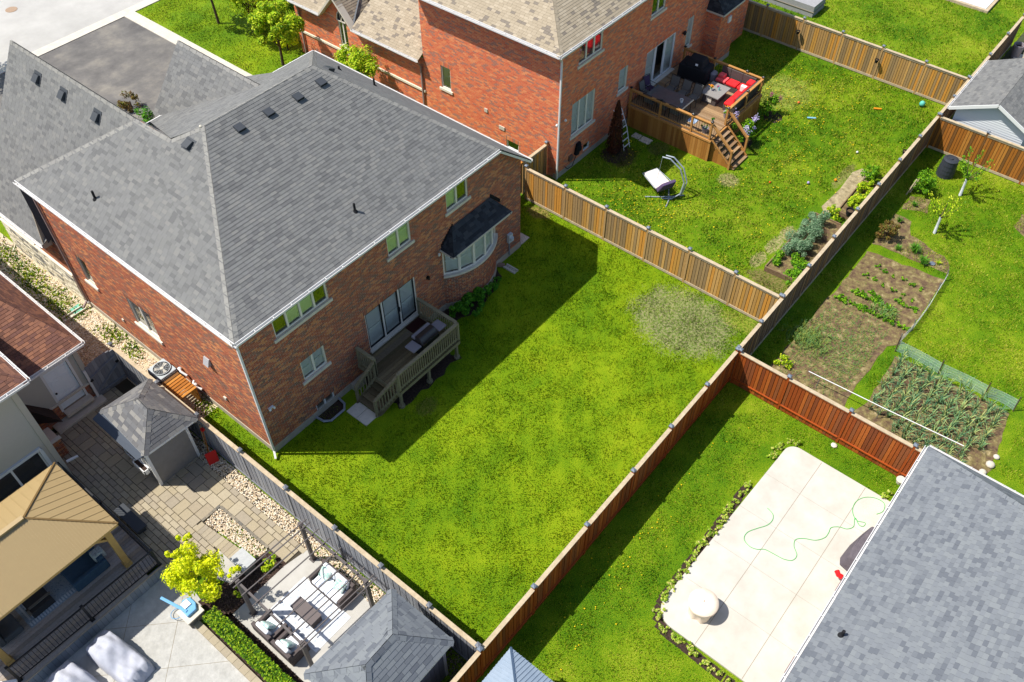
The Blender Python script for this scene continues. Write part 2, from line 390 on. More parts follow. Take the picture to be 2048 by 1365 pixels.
m_peb = M('pebbles', [S(238, 222, 192, .8), S(222, 198, 160, .8), S(248, 240, 222, .8), S(206, 180, 146, .8), S(232, 218, 196, .8), S(178, 158, 138, .75)], 0.7, rnd=True)
m_dark_peb = M('dark_pebbles', [S(110, 105, 92, .7), S(70, 66, 58, .7), S(140, 132, 112, .7), S(90, 84, 74, .7)], 0.8, rnd=True)
m_paver = M('patio_pavers', [S(190, 176, 150, .66), S(185, 172, 149, .66), S(195, 182, 156, .66), S(178, 166, 146, .66), S(188, 174, 146, .66), S(182, 168, 144, .66)], 0.85, 0.12, 6, rnd=True, bump=.3)
m_pgrey = M('grey_pavers', [S(140, 132, 118, .7), S(120, 116, 108, .7), S(156, 146, 128, .7)], 0.85, 0.1, 6, rnd=True)
m_sand = M('joint_sand', S(78, 70, 58, .7), 0.95)
m_white = M('white_trim', S(236, 236, 234, .85), 0.45, spec=.4)
m_cream = M('cream_trim', S(214, 206, 190, .8), 0.6)
m_frame = M('window_frame_stone', S(232, 226, 212, .9), 0.55)
m_sill = M('stone_sill', [S(206, 198, 184, .86), S(226, 216, 200, .86)], 0.8, 0.06, 4)
m_sillw = M('limestone_sill', [S(236, 226, 204, .8), S(244, 236, 218, .8)], 0.8, 0.06, 4)
m_shut = M('louvre_white', S(246, 248, 244, .95), 0.6)
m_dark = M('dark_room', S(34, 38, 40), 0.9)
m_black = M('black_metal', S(24, 26, 30), 0.45, spec=.4)
m_blackm = M('matt_black', S(30, 30, 33), 0.85)
g_green = glass('lawn_reflection_glass', (.78, .90, .66)); g_grey = glass('clear_glass', (.93, .96, .96))  # green glass has the lawn's reflection painted in as a tint
m_mortar = M('mortar', S(222, 200, 178, .78), 0.95, 0.1, 8)
m_brick = M('brick_brown', [S(196, 120, 86, .76), S(184, 108, 80, .76), S(138, 106, 90, .80), S(210, 134, 90, .76), S(188, 112, 84, .76), S(158, 114, 94, .80), S(218, 148, 100, .76), S(176, 102, 76, .76), S(160, 106, 86, .76)], 0.9, 0.1, 30, rnd=True)
m_brickR = M('brick_red', [S(228, 132, 88, .9), S(222, 120, 82, .9), S(234, 144, 96, .9), S(178, 124, 104, .9), S(224, 124, 86, .9), S(214, 112, 80, .9), S(236, 152, 104, .9), S(226, 128, 88, .9), S(226, 130, 90, .9), S(182, 126, 106, .9)], 0.9, 0.1, 30, rnd=True)
m_shg = M('shingle_grey', [S(136, 136, 135, .64), S(138, 138, 137, .64), S(134, 134, 133, .64), S(121, 121, 121, .64), S(141, 141, 139, .64), S(137, 137, 135, .64), S(127, 127, 126, .64), S(145, 144, 141, .64), S(133, 133, 132, .64)], 0.92, 0.09, 26, rnd=True, spec=.2)
m_shg2 = M('shingle_slate', [S(136, 141, 147, .66), S(139, 144, 149, .66), S(114, 119, 127, .66), S(142, 147, 151, .66), S(134, 139, 145, .66), S(123, 128, 135, .66), S(137, 142, 147, .66), S(130, 135, 141, .66)], 0.92, 0.08, 26, rnd=True, spec=.2)
m_shk = M('shingle_charcoal', [S(54, 57, 63, .8), S(62, 66, 72, .8), S(46, 49, 55, .8), S(70, 72, 76, .8)], 0.9, 0.1, 26, rnd=True)
m_shb = M('shingle_brown', [S(128, 88, 72, .8), S(140, 98, 80, .8), S(112, 78, 66, .8), S(150, 104, 82, .8), S(120, 84, 74, .8)], 0.92, 0.1, 26, rnd=True)
m_sht = M('shingle_tan', [S(172, 158, 136, .76), S(178, 164, 142, .76), S(170, 156, 134, .76), S(136, 126, 114, .76), S(174, 160, 138, .76), S(184, 170, 148, .76), S(172, 158, 136, .76)], 0.92, 0.07, 26, rnd=True)
m_felt = M('roof_underlay', S(78, 80, 84, .7), 0.95)
m_under = {m_shg: M('roof_base_grey', S(80, 82, 86, .7), .95), m_shg2: M('roof_base_slate', S(74, 79, 87, .7), .95), m_shk: M('roof_base_char', S(30, 32, 36, .7), .95), m_shb: M('roof_base_brown', S(70, 50, 42, .7), .95), m_sht: M('roof_base_tan', S(120, 110, 98, .7), .95)}
m_side = M('vinyl_siding', [S(196, 190, 176, .8)], 0.6, 0.03, 3)
m_sidew = M('pale_siding', [S(218, 222, 224, .8)], 0.6, 0.02, 3)
m_capw = M('weathered_cap', [S(186, 166, 136, .75), S(212, 194, 164, .75)], 0.85, 0.15, 5, rnd=False, bump=.2)
m_tan = M('fence_tan', [S(184, 142, 80, .86), S(196, 146, 70, .86), S(166, 136, 92, .86), S(202, 158, 92, .86), S(150, 124, 86, .86), S(210, 148, 64, .86), S(178, 140, 86, .86)], 0.85, 0.2, 5, rnd=True, streak=(3, 3, .5))
m_amb = M('fence_amber', [S(190, 120, 48, .75), S(170, 106, 42, .75), S(202, 136, 58, .75), S(136, 92, 46, .75), S(180, 112, 40, .75)], 0.8, 0.25, 5, rnd=True, streak=(3, 3, .5))
m_red = M('fence_redstain', [S(172, 86, 34, .8), S(158, 74, 30, .8), S(186, 100, 42, .8), S(136, 70, 38, .8), S(166, 82, 32, .8), S(150, 84, 48, .8)], 0.6, 0.25, 5, rnd=True, streak=(3, 3, .5), spec=.3)
m_redp = M('post_redstain', S(168, 78, 28, .8), 0.6, 0.15, 6)
m_gboard = M('fence_greypaint', [S(148, 150, 156, .8), S(140, 142, 149, .8), S(156, 158, 163, .8), S(134, 136, 143, .8)], 0.7, 0.06, 5, rnd=True, streak=(3, 3, .5))
m_brd = M('fence_weathered', [S(134, 106, 84, .75), S(150, 122, 98, .75), S(116, 92, 74, .75), S(160, 118, 74, .75), S(126, 104, 86, .75)], 0.85, 0.15, 5, rnd=True, streak=(3, 3, .5))
m_postt = M('post_tan', S(196, 158, 104, .75), 0.85, 0.15, 6)
m_postw = M('post_weathered', S(186, 150, 108, .75), 0.85, 0.15, 6)
m_capm = M('post_cap_metal', S(120, 130, 144, .8), 0.6, metal=.2)
m_gutw = M('gutter_white', S(230, 228, 226, .85), 0.5)
m_spout = M('downspout_taupe', S(160, 140, 136, .8), 0.5)
m_ground = M_grass('far_grass', LAWN)

# ------------------------------------------------------------ ground and setting
def sheet(name, polys, z, mat, thick=0.0, kind='structure'):
    mb = MB()
    for p in polys:
        p = ccw(p)
        if thick: mb.slab(p, z-thick, z)
        else: mb.poly([(a, b, z) for a, b in p])
    o = mb.build(name, mat); o['kind'] = kind; return o
def rough(P, amp=.07, st=.35, seed=1):
    R = random.Random(seed); out = []
    for i in range(len(P)):
        (x1, y1), (x2, y2) = P[i], P[(i+1) % len(P)]; n = max(1, int(math.hypot(x2-x1, y2-y1)/st))
        for k in range(n): f = k/n; out.append((x1+(x2-x1)*f+R.uniform(-amp, amp), y1+(y2-y1)*f+R.uniform(-amp, amp)))
    return out
def rect(x0, y0, x1, y1): return [(x0, y0), (x1, y0), (x1, y1), (x0, y1)]
sheet('ground', [rect(-400, -400, 400, 400)], -0.02, m_ground)
sheet('main_lawn', [rect(-1.33, -11.48, 17.5, 0.0), rect(14.7, 0, 17.5, 14.0), rect(-1.33, 0, 0, 3.4)], 0.0, m_lawn)
sheet('neighbour_lawn', [rect(17.52, -11.48, 38.08, 1.7), rect(37.1, 1.7, 38.08, 12)], 0.0, m_lawn2)
sheet('far_lawn', [rect(38.12, -11.48, 75, 20)], 0.0, m_lawn2)
sheet('red_fence_lawn', [rect(-12, -19, 13.85, -11.52)], 0.0, m_lawn2)
sheet('garden_lawn', [rect(13.9, -40, 33.85, -11.52)], 0.0, m_lawn2)
sheet('front_lawn', [rect(16.1, 14, 60, 31.9)], 0.0, m_lawn)
sheet('side_passage_ground', [rect(14.7, 14, 16.1, 20), rect(17.52, 1.7, 19.65, 14)], -0.004, m_lawn2)
# driveway, kerbs, road
sheet('driveway', [rect(1.0, 12.5, 15.35, 31.9)], 0.01, m_asph)
mb = MB(); mb.slab(rect(15.35, 14.5, 16.1, 31.9), -.02, 0.05); mb.slab(rect(-60, 31.9, 80, 32.6), -.02, 0.05)
o = mb.build('concrete_kerb', m_kerb); o['kind'] = 'structure'
sheet('road', [rect(-60, 32.6, 80, 44)], 0.02, m_road)
mb = MB(); mb.lathe((11.4, 38.1, 0.022), [(.36, 0), (.36, .012), (.30, .014)], 20)
tag(mb.build('manhole_cover', M('rusty_iron', [S(170, 140, 115, .7), S(190, 165, 140, .7)], .8, .1, 20), loc=(11.4, 38.1, 0.022)), 'round rusty manhole cover set in the pale road surface', 'manhole')
# dirt patch in the lawn
def blob(cx, cy, rx, ry, n=28, seed=0, rz=0.0, rough=.12):
    R = random.Random(seed); out = []
    for i in range(n):
        a = 2*math.pi*i/n; k = 1+R.uniform(-rough, rough)
        x = rx*k*math.cos(a); y = ry*k*math.sin(a); out.append((cx+x*math.cos(rz)-y*math.sin(rz), cy+x*math.sin(rz)+y*math.cos(rz)))
    return out
m_thatch = M('bare_patch', [S(150, 140, 110, .7), S(178, 162, 136, .72), S(120, 140, 70, .7), S(196, 182, 160, .72)], .95, .35, 5, bump=1, bscale=50)
PATCH = blob(15.45, -8.35, 1.55, 2.0, seed=3, rz=.25)
# gravel side yard, stones left of the house
GRAV = [rect(-1.33, 5.6, -0.03, 24), [(-2.9, 7.9), (-1.33, 7.5), (-1.33, 24), (-2.9, 24)]]
sheet('side_gravel', [rect(-3.0, 3.4, -0.02, 26)], 0.002, m_gravel)
# garden soil
BED = [(24.6, -12.7), (24.95, -16.0), (20.0, -16.1), (19.9, -15.75), (17.5, -15.6), (16.9, -15.6), (15.5, -15.7), (15.3, -12.9), (19.2, -12.5)]
sheet('vegetable_bed_soil', [rough([(24.6, -12.6), (24.95, -16.0), (20.0, -16.05), (19.6, -15.7), (16.9, -15.6), (15.2, -15.7), (14.4, -12.9), (15.5, -12.45), (20, -12.5)])], 0.012, m_soil)
ONB = [(19.5, -16.1), (19.55, -20.9), (16.4, -21.3), (14.3, -19.6), (14.1, -14.0), (15.0, -15.7), (16.5, -16.1)]
sheet('onion_bed_soil', [rough([(19.4, -16.2), (19.45, -20.8), (16.4, -21.2), (13.97, -21.0), (13.97, -13.2), (14.9, -13.4), (14.95, -16.0), (16.5, -16.25)], .06)], 0.010, m_soil)
sheet('shrub_bed_soil', [rough(q) for q in [[(29.6, -12.5), (29.9, -13.4), (28.9, -13.6), (28.4, -12.6)], [(27.9, -12.5), (27.8, -13.3), (26.9, -13.6), (26.3, -15.7), (25.5, -16.0), (25.3, -14.2), (25.2, -12.5)], [(31.7, -17.2), (30.5, -17.2), (30.0, -17.9), (30.6, -18.8), (31.8, -18.4)]]], 0.010, m_soil)
sheet('bare_earth_by_fence', [[(30.1, -9.75), (29.5, -9.5), (27.9, -9.6), (26.1, -9.5), (25.7, -9.85), (26.4, -10.2), (30.0, -10.2)]], 0.008, m_dry)
# ------------------------------------------------------------ grass and stones that nobody could count
DECKS = 1
GL = [rect(-1.25, -11.35, 17.4, -1.15), rect(-1.25, -1.15, 3.0, -.15), rect(8.05, -1.15, 17.4, -.9), rect(13.4, -.9, 17.4, -.1), rect(14.8, -.1, 17.4, 2.2), rect(-1.25, -.15, -.1, 3.3)]
def minus(polys_rects, keep): return polys_rects
scatter('lawn_grass', 'short mown bright green grass of the large middle lawn', [rect(-1.25, -11.35, 13.6, -2.5), rect(13.6, -11.35, 17.4, -2.5), rect(-1.25, -2.5, 3.0, -.1), rect(8.1, -2.5, 17.4, -.95), rect(13.4, -.95, 17.4, -.1), rect(14.85, -.1, 17.4, 2.1), rect(-1.25, -.1, -.1, 3.2)], 0.002, 'blade', 330, 0.07, m_blade, 'grass', patch=0.6, seed=2)
scatter('neighbour_grass', 'longer rough grass behind the red brick house', [rect(17.7, -9.0, 25.4, 1.4), rect(17.7, -11.3, 20.0, -9.0), rect(25.4, -9.3, 38.0, -5.0), rect(27.6, -5.0, 38, -3.7), rect(31.0, -3.7, 38, .6), rect(30.2, -11.3, 38, -9.3), rect(37.4, .6, 38, 8)], 0.002, 'blade', 250, 0.09, m_blade2, 'grass', patch=0.6, seed=3, tilt=.8)
scatter('far_grass', 'pale green grass beyond the far board fence', [rect(38.3, -11.3, 60, 8)], 0.002, 'blade', 170, 0.09, m_blade2, 'grass', patch=0.8, seed=4, tilt=.8)
scatter('red_fence_grass', 'deep green grass between red fence and pale patio', [rect(-1.2, -14.2, 13.75, -11.62), rect(-5, -19, 3.1, -14.2), rect(12.95, -18.9, 13.75, -14.2)], 0.002, 'blade', 300, 0.075, m_blade2, 'grass', patch=0.6, seed=6)
scatter('garden_grass', 'green grass around the vegetable garden', [rect(25.15, -24, 33.7, -13.9), rect(19.75, -28, 25.3, -16.15), rect(16.5, -28, 19.9, -21.4), rect(28.2, -13.8, 33.7, -11.7), rect(14.0, -12.35, 28.2, -11.65), rect(16.9, -16.3, 19.7, -15.75)], 0.002, 'blade', 260, 0.08, m_blade2, 'grass', patch=0.6, seed=7, tilt=.7)
scatter('front_grass', 'green front lawn beside the driveway', [rect(16.2, 15, 30, 31.8)], 0.002, 'blade', 150, 0.08, m_blade2, 'grass', patch=0.8, seed=8)
scatter('side_pebbles', 'beige river pebbles along the left wall of the grey roofed house', [rect(-1.25, 5.0, -.15, 24), rect(-2.7, 7.9, -1.25, 24)], 0.008, 'ico', 300, 0.045, m_peb, 'pebbles', seed=3)
scatter('fence_pebbles', 'cream pebbles in a strip along the grey fence', [rect(-2.0, -8.0, -1.45, 3.6), [(-2.86, -.3), (-3.6, -.36), (-3.3, -2.9), (-2.86, -2.95)]], 0.03, 'ico', 850, 0.031, m_peb, 'pebbles', seed=5)
scatter('shed_pebbles', 'dark pebbles behind the lower grey shed', [rect(-2.1, -11.4, -1.45, -8.4), rect(-3.4, -11.4, -2.1, -10.8)], 0.02, 'ico', 420, 0.03, m_dark_peb, 'pebbles', seed=6)
scatter('side_weeds', 'bright weeds growing through the pebbles by the wall', [rect(-.75, 8, -.1, 10.6), rect(-1.2, 11.8, -.35, 24), rect(-2.6, 13, -1.7, 22), rect(-.7, 3.2, -.1, 4.2)], 0.01, 'blade', 170, 0.17, m_blade, 'weeds', patch=0.5, seed=9, tilt=1.0)
scatter('bed_mulch', 'brown bark mulch under the yellow tree', [[(-3.0, -2.95), (-2.85, -3.85), (-4.65, -3.9), (-5.3, -3.65), (-5.05, -2.8), (-4.1, -2.95)], rect(-5.95, -8.4, -5.15, -3.3)], 0.03, 'chip', 600, 0.028, m_mulch, 'mulch', seed=4)
sheet('mulch_bed', [[(-2.95, -2.9), (-2.75, -3.85), (-5.15, -3.9), (-5.6, -3.6), (-5.6, -2.6), (-4.1, -2.8)], rect(-6.0, -9.0, -5.13, -3.6)], 0.028, m_mulch_bed)
mb = MB(); R = random.Random(11)
def disc(mb, x, y, z, r, mi=0): mb.add([(x+r*math.cos(k*math.pi/3), y+r*math.sin(k*math.pi/3), z+.004*(k % 2)) for k in range(6)]+[(x, y, z+.012)], [(k, (k+1) % 6, 6) for k in range(6)], mi)
for _ in range(950):
    a = R.random()
    if a < .42: x = R.gauss(33.2, 2.4); y = R.gauss(-3.0, 2.3)
    elif a < .62: x = R.gauss(20.5, 1.6); y = R.gauss(-2.6, 1.3)
    elif a < .82: x = R.uniform(18, 37.5); y = R.uniform(-9, 1)
    else: x = R.gauss(29, 3); y = R.gauss(-7, 1.4)
    if not (17.7 < x < 37.9 and -11 < y < 1.4) or (25.4 < x < 31 and y > -3.5) or (25.5 < x < 27.6 and y > -4.8): continue
    disc(mb, x, y, .055+R.random()*.03, R.uniform(.016, .032))
for _ in range(60):
    x = R.gauss(5, 3.5); y = R.gauss(-12.9, .5)
    if -1 < x < 13 and -14.2 < y < -11.8: disc(mb, x, y, .06, R.uniform(.015, .028))
for _ in range(200):
    x = R.uniform(20, 33); y = R.uniform(-22, -14)
    if x > 25.2 or y < -16.2: disc(mb, x, y, .06, R.uniform(.01, .018))
tag(mb.build('dandelions', M('dandelion_yellow', S(236, 204, 20, .8), .7)), 'tiny yellow dandelions dotted through the rough lawns', 'dandelions', kind='stuff')

# ------------------------------------------------------------ fences
m_back = M('fence_dark_gap', S(70, 52, 40, .7), .95)
def cap_pyr(mb, x, y, z, r=.075):
    mb.box(x-r, y-r, z-.05, x+r, y+r, z); mb.add([(x-r, y-r, z), (x+r, y-r, z), (x+r, y+r, z), (x-r, y+r, z), (x, y, z+.045)], [(0, 1, 4), (1, 2, 4), (2, 3, 4), (3, 0, 4)])
def fence(label, axis, fixed, posts, mb_board, m_post, m_cap=None, rail=None, side=-1, bw=.14, low_rail=False, h=1.98, capmat=None, kick=None, name='board_fence', z0=.14):
    """axis 'x' or 'y': the direction it runs; fixed: the other coordinate; posts: positions along it"""
    a0, a1 = min(posts), max(posts)
    base = (a0, fixed, 0) if axis == 'x' else (fixed, a0, 0)
    t = thing(name, label, 'fence', base)
    def bx(mb, s0, s1, d0, d1, zz0, zz1):
        if axis == 'x': mb.box(s0, fixed+min(d0, d1), zz0, s1, fixed+max(d0, d1), zz1)
        else: mb.box(fixed+min(d0, d1), s0, zz0, fixed+max(d0, d1), s1, zz1)
    rail = rail or m_capw
    for p in posts:
        mb = MB(); bx(mb, p-.045, p+.045, -.045, .045, -.02, h+.02); po = mb.build('post', m_post, t)
        mc = MB(); cx, cy = (p, fixed) if axis == 'x' else (fixed, p); cap_pyr(mc, cx, cy, h+.075); mc.build('post_cap', capmat or m_capm, po)
    ps = sorted(posts)
    for p, q in zip(ps[:-1], ps[1:]):
        if q-p < .25: continue
        s0, s1 = p+.05, q-.05
        mb = MB(); bx(mb, s0, s1, -side*.012, -side*.02, .05, h-.13); mb.build('dark_gap_panel', m_back, t)  # thin dark panel added behind the boards to darken the gaps
        mb = MB(); j = random.uniform(-.008, .008); bx(mb, s0, s1, -.075, .075, h-.115+j, h-.08+j); mb.build('cap_rail', m_capw if capmat is None else capmat if False else m_capw, t)
        mb = MB(); bx(mb, s0, s1, side*.022, side*.045, h-.21, h-.117); bx(mb, s0, s1, -side*.022, -side*.045, h-.21, h-.117); mb.build('top_rail', rail, t)
        if low_rail:
            mb = MB(); bx(mb, s0, s1, side*.014, side*.07, .30, .345); mb.build('bottom_rail', rail, t)
            mb = MB(); bx(mb, s0, s1, -.012, .012, .0, .12); mb.build('kickboard', kick or rail, t)
        else:
            mb = MB(); bx(mb, s0, s1, side*.022, side*.045, .04, .17); bx(mb, s0, s1, -side*.022, -side*.045, .04, .17); mb.build('bottom_rail', rail, t)
    # boards share one mesh
    me = bpy.data.meshes.new('board'); w = bw-.02; hh = h-.12-z0+.0
    hx, hy = (w/2, .01) if axis == 'x' else (.01, w/2)
    vs = [(sx*hx, sy*hy, z) for z in (0, hh) for sx, sy in ((-1, -1), (1, -1), (1, 1), (-1, 1))]
    me.from_pydata(vs, [], [(3, 2, 1, 0), (4, 5, 6, 7), (0, 1, 5, 4), (1, 2, 6, 5), (2, 3, 7, 6), (3, 0, 4, 7)]); me.materials.append(mb_board)
    o0 = Vector(base)
    for p, q in zip(ps[:-1], ps[1:]):
        s0, s1 = p+.05, q-.05; n = max(1, round((s1-s0)/bw)); st = (s1-s0)/n
        for i in range(n):
            s = s0+st*(i+.5); d = side*(.004+.009*(i % 2))+random.uniform(-.002, .002)
            b = bpy.data.objects.new('board', me); COL.objects.link(b); b.parent = t
            b.location = (Vector((s, fixed+d, z0-.02+random.uniform(-.006, .006))) if axis == 'x' else Vector((fixed+d, s, z0-.02)))-o0
            b.scale = (st/bw, 1, 1) if axis == 'x' else (1, st/bw, 1)
    return t
m_grail = M('grey_rail', S(138, 140, 146, .8), .7, .05, 6)
m_gpost = M('grey_post', S(150, 151, 155, .8), .7, .05, 6)
m_gcap = M('grey_post_cap', S(120, 124, 132, .8), .5, .05, 6)
fence('long grey painted board fence with pale wooden cap left of the big lawn', 'y', -1.37, [7.5, 4.5, 2.13, -.31, -2.72, -5.14, -7.28, -9.38, -11.38], m_gboard, m_gpost, rail=m_grail, capmat=m_gcap)
fence('long red stained board fence between the big lawn and the pale patio', 'x', -11.5, [-6.2, -3.8, -1.42, 1.17, 3.99, 6.7, 9.11, 11.59, 13.84], m_red, m_redp, rail=m_redp, low_rail=True, z0=.04)
fence('short red stained board fence behind the corner of the pale patio', 'y', 13.87, [-11.62, -13.7, -16.2, -18.62, -21.0], m_red, m_redp, rail=m_redp, low_rail=True, z0=.04)
fence('tan and brown board fence between the two brick houses\' back gardens', 'y', 17.5, [1.9, -.42, -2.72, -4.95, -7.08, -9.32, -11.42], m_tan, m_postt)
fence('weathered brown board fence along the vegetable garden', 'x', -11.5, [13.94, 15.7, 17.51, 19.81, 22.14, 24.48, 26.72, 29.08, 31.48, 33.85, 35.86, 38.06, 41.0, 43.75, 46.4], m_brd, m_postw)
fence('brown board fence behind the red brick house, farthest from the grey roofs', 'y', 38.1, [10.6, 7.9, 5.2, 2.8, .41, -1.93, -4.3, -6.69, -9.11, -11.42], m_tan, m_postt)
fence('amber board fence in front of the small pale gabled shed', 'y', 33.87, [-11.58, -13.97, -16.3, -18.7, -21], m_amb, m_amb)
fence('short amber fence piece joining the red brick house wall', 'x', 2.3, [17.75, 19.55], m_tan, m_postt)
# gate with lattice between the houses
t = thing('lattice_gate', 'amber wooden gate with a small lattice window beside the brown brick wall', 'gate', (14.75, 2.3, 0))
for i in range(20):
    x = 14.78+i*.145; MB().box(x, 2.285, .12, x+.135, 2.315, 1.05 if 4 < i < 16 else 1.9).build('board', m_amb, t)
MB().box(14.75, 2.25, 1.9, 17.68, 2.36, 1.96).build('cap_rail', m_amb, t)
MB().box(15.45, 2.27, 1.62, 17.1, 2.33, 1.9).box(15.45, 2.27, 1.05, 17.1, 2.33, 1.15).build('frame', m_amb, t)
mb = MB()
for k in range(9):
    x = 15.5+k*.19; mb.beam((x, 2.3, 1.15), (min(x+.5, 17.1), 2.3, 1.15+min(.5, 17.1-x)), .02, .012); mb.beam((x+.1, 2.3, 1.15), (max(x-.4, 15.45), 2.3, 1.15+min(.5, x+.1-15.45)), .02, .012)
mb.build('lattice', m_postt, t)
# ------------------------------------------------------------ house kit
Z = Vector((0, 0, 1))
def F_rear(x0, y, z0=0.0): return Fr((x0, y, z0), (1, 0, 0), (0, 0, 1))            # faces -y, a runs +x
def F_left(x, y1, z0=0.0): return Fr((x, y1, z0), (0, -1, 0), (0, 0, 1))           # faces -x, a runs -y from y1
def window(parent, F, a0, b0, a1, b1, n=2, glassm=None, sill=True, m_f=None, shut=True, rec=.035, m_s=None, dark_frame=False, louv=None, slat=.075, sash=None):
    m_f = m_f or m_frame; glassm = glassm or g_grey
    mb = MB(); w = .055; c0, c1 = -rec-.05, -rec
    mb.fbox(F, a0, a1, b0, b0+w, c0, c1); mb.fbox(F, a0, a1, b1-w, b1, c0, c1)
    mb.fbox(F, a0, a0+w, b0+w, b1-w, c0, c1); mb.fbox(F, a1-w, a1, b0+w, b1-w, c0, c1)
    st = (a1-a0)/n
    for i in range(1, n): mb.fbox(F, a0+st*i-w*.7, a0+st*i+w*.7, b0+w, b1-w, c0, c1+.004)
    fo = mb.build('window', m_f, parent)
    for i in range(n):
        p0 = a0+st*i+w*.8; p1 = a0+st*(i+1)-w*.8; q0, q1 = b0+w, b1-w
        if sash:
            sb = MB(); sw = .05
            sb.fbox(F, p0, p1, q0, q0+sw, c0, c1-.01); sb.fbox(F, p0, p1, q1-sw, q1, c0, c1-.01); sb.fbox(F, p0, p0+sw, q0+sw, q1-sw, c0, c1-.01); sb.fbox(F, p1-sw, p1, q0+sw, q1-sw, c0, c1-.01)
            sb.build('sash', sash, fo)
        MB().quad(F.pt(p0, q0, c0+.01), F.pt(p1, q0, c0+.01), F.pt(p1, q1, c0+.01), F.pt(p0, q1, c0+.01)).build('pane', glassm, fo)
        if shut and (louv is None or i in louv):
            lb = MB(); z = q0+.06
            lb.fbox(F, p0, p0+.04, q0, q1, c0-.05, c0-.01); lb.fbox(F, p1-.04, p1, q0, q1, c0-.05, c0-.01); lb.fbox(F, p0, p1, (q0+q1)/2-.03, (q0+q1)/2+.03, c0-.05, c0-.008)
            while z < q1-.04:
                A = F.pt(p0+.04, z, c0-.015); B = F.pt(p1-.04, z, c0-.015); C = F.pt(p1-.04, z+slat*.8, c0-.045); D = F.pt(p0+.04, z+slat*.8, c0-.045)
                lb.quad(A, B, C, D); z += slat
            lb.build('shutter', m_shut, fo)
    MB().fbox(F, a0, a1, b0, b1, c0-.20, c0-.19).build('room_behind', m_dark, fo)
    if sill: MB().fbox(F, a0-.12, a1+.12, b0-.13, b0-.002, -.06, .07).build('sill', m_s or m_sill, fo)
    return fo
def wall(parent, F, poly, holes, depth=.28, mat=None, name='wall', reveal=None):
    P = ccw(poly); mb = MB()
    xs = [p[0] for p in P]; ys = [p[1] for p in P]
    for q in subrect((min(xs), min(ys), max(xs), max(ys)), holes):
        cl = clip([(q[0], q[1]), (q[2], q[1]), (q[2], q[3]), (q[0], q[3])], P)
        if len(cl) > 2: mb.poly([F.pt(a, b, 0) for a, b in cl])
    for h in holes:
        c = [(h[0], h[1]), (h[2], h[1]), (h[2], h[3]), (h[0], h[3])]
        for i in range(4):
            a, b = c[i], c[(i+1) % 4]; mb.quad(F.pt(*a, 0), F.pt(*b, 0), F.pt(*b, -depth), F.pt(*a, -depth))
    return mb.build(name, mat or m_mortar, parent)
def bricks(T, F, poly, holes, soldiers=()):
    """running bond; soldiers: (a0,a1,b0) header courses over openings, laid on end"""
    hs = list(holes)+[(s[0], s[2], s[1], s[2]+.235) for s in soldiers]
    T.lay(F, [poly], gap=.012, shift='half', holes=hs, c0=0.0)
    for a0, a1, b0 in soldiers:
        n = round((a1-a0)/.078); st = (a1-a0)/n
        for i in range(n): T.prism(F, [(a0+st*i, b0), (a0+st*(i+1)-.012, b0), (a0+st*(i+1)-.012, b0+.225), (a0+st*i, b0+.225)], b0, .006)
def roof_face(T, pts3, up=None, c0=.012, wr=None):
    """pts3: 3-D polygon, first edge = the eave; courses run along it"""
    a, b = Vector(pts3[0]), Vector(pts3[1]); u = (b-a).normalized()
    c = Vector(pts3[2]); n = u.cross(c-a).normalized()
    if n.z < 0: u = -u; n = -n
    n = u.cross((c-a)-u*(c-a).dot(u)).normalized()
    if n.z < 0: u = -u
    v = (c-a)-u*(c-a).dot(u); v.normalize()
    if v.z < 0: v = -v
    F = Fr(a, u, v)
    if F.n.z < 0: F = Fr(a, -u, v)
    poly = [F.uv(p) for p in pts3]
    T.lay(F, [poly] if is_convex(poly) else tri(poly), gap=.006, course=T.exp, shift='rand', c0=c0, wr=wr)
    return F
def is_convex(p):
    p = ccw(p); n = len(p)
    return all((p[(i+1) % n][0]-p[i][0])*(p[(i+2) % n][1]-p[(i+1) % n][1])-(p[(i+1) % n][1]-p[i][1])*(p[(i+2) % n][0]-p[(i+1) % n][0]) > -1e-6 for i in range(n))
def tri(p):
    from mathutils.geometry import tessellate_polygon
    return [[p[i] for i in t] for t in tessellate_polygon([[Vector((a, b, 0)) for a, b in p]])]
def roof(parent, faces, m_sh, w=.25, exp=.135, t=.015, limit=300, caps=(), wr=None, m_cap=None):
    mb = MB()
    for f in faces: mb.poly(f)
    ro = mb.build('roof', m_under[m_sh], parent)
    T = Tiles(w, exp+.03, t, tilt=True); T.exp = exp
    for f in faces: roof_face(T, f, wr=wr)
    TC = Tiles(.2, .175, .016, tilt=True)
    # hip and ridge caps: short overlapping pieces folded along each line
    for p, q, n1, n2 in caps:
        p, q = Vector(p), Vector(q); d = (q-p); L = d.length; d.normalize(); k = int(L/.2); st = L/k
        for side, nn in ((1, n1), (-1, n2)):
            nn = Vector(nn).normalized(); s = d.cross(nn).normalized()
            if s.dot(Vector(n1 if side == 1 else n2)-Vector(n2 if side == 1 else n1)) < 0: s = -s
            s = (s-nn*s.dot(nn)).normalized()
            F = Fr(p, d, s) if d.cross(s).dot(nn) > 0 else Fr(q, -d, s)
            for i in range(k): TC.cut.append((F, [(i*st, -.005), ((i+1)*st-.008, -.005), ((i+1)*st-.008, .15), (i*st, .15)], -.2, .022+.006*(i % 2)))
    T.emit('shingle', m_sh, ro, limit)
    if TC.cut: TC.emit('cap_shingle', m_cap or m_sh, ro, 0)
    return ro
def nrm(pts): a, b, c = [Vector(p) for p in pts[:3]]; n = (b-a).cross(c-a).normalized(); return n if n.z > 0 else -n
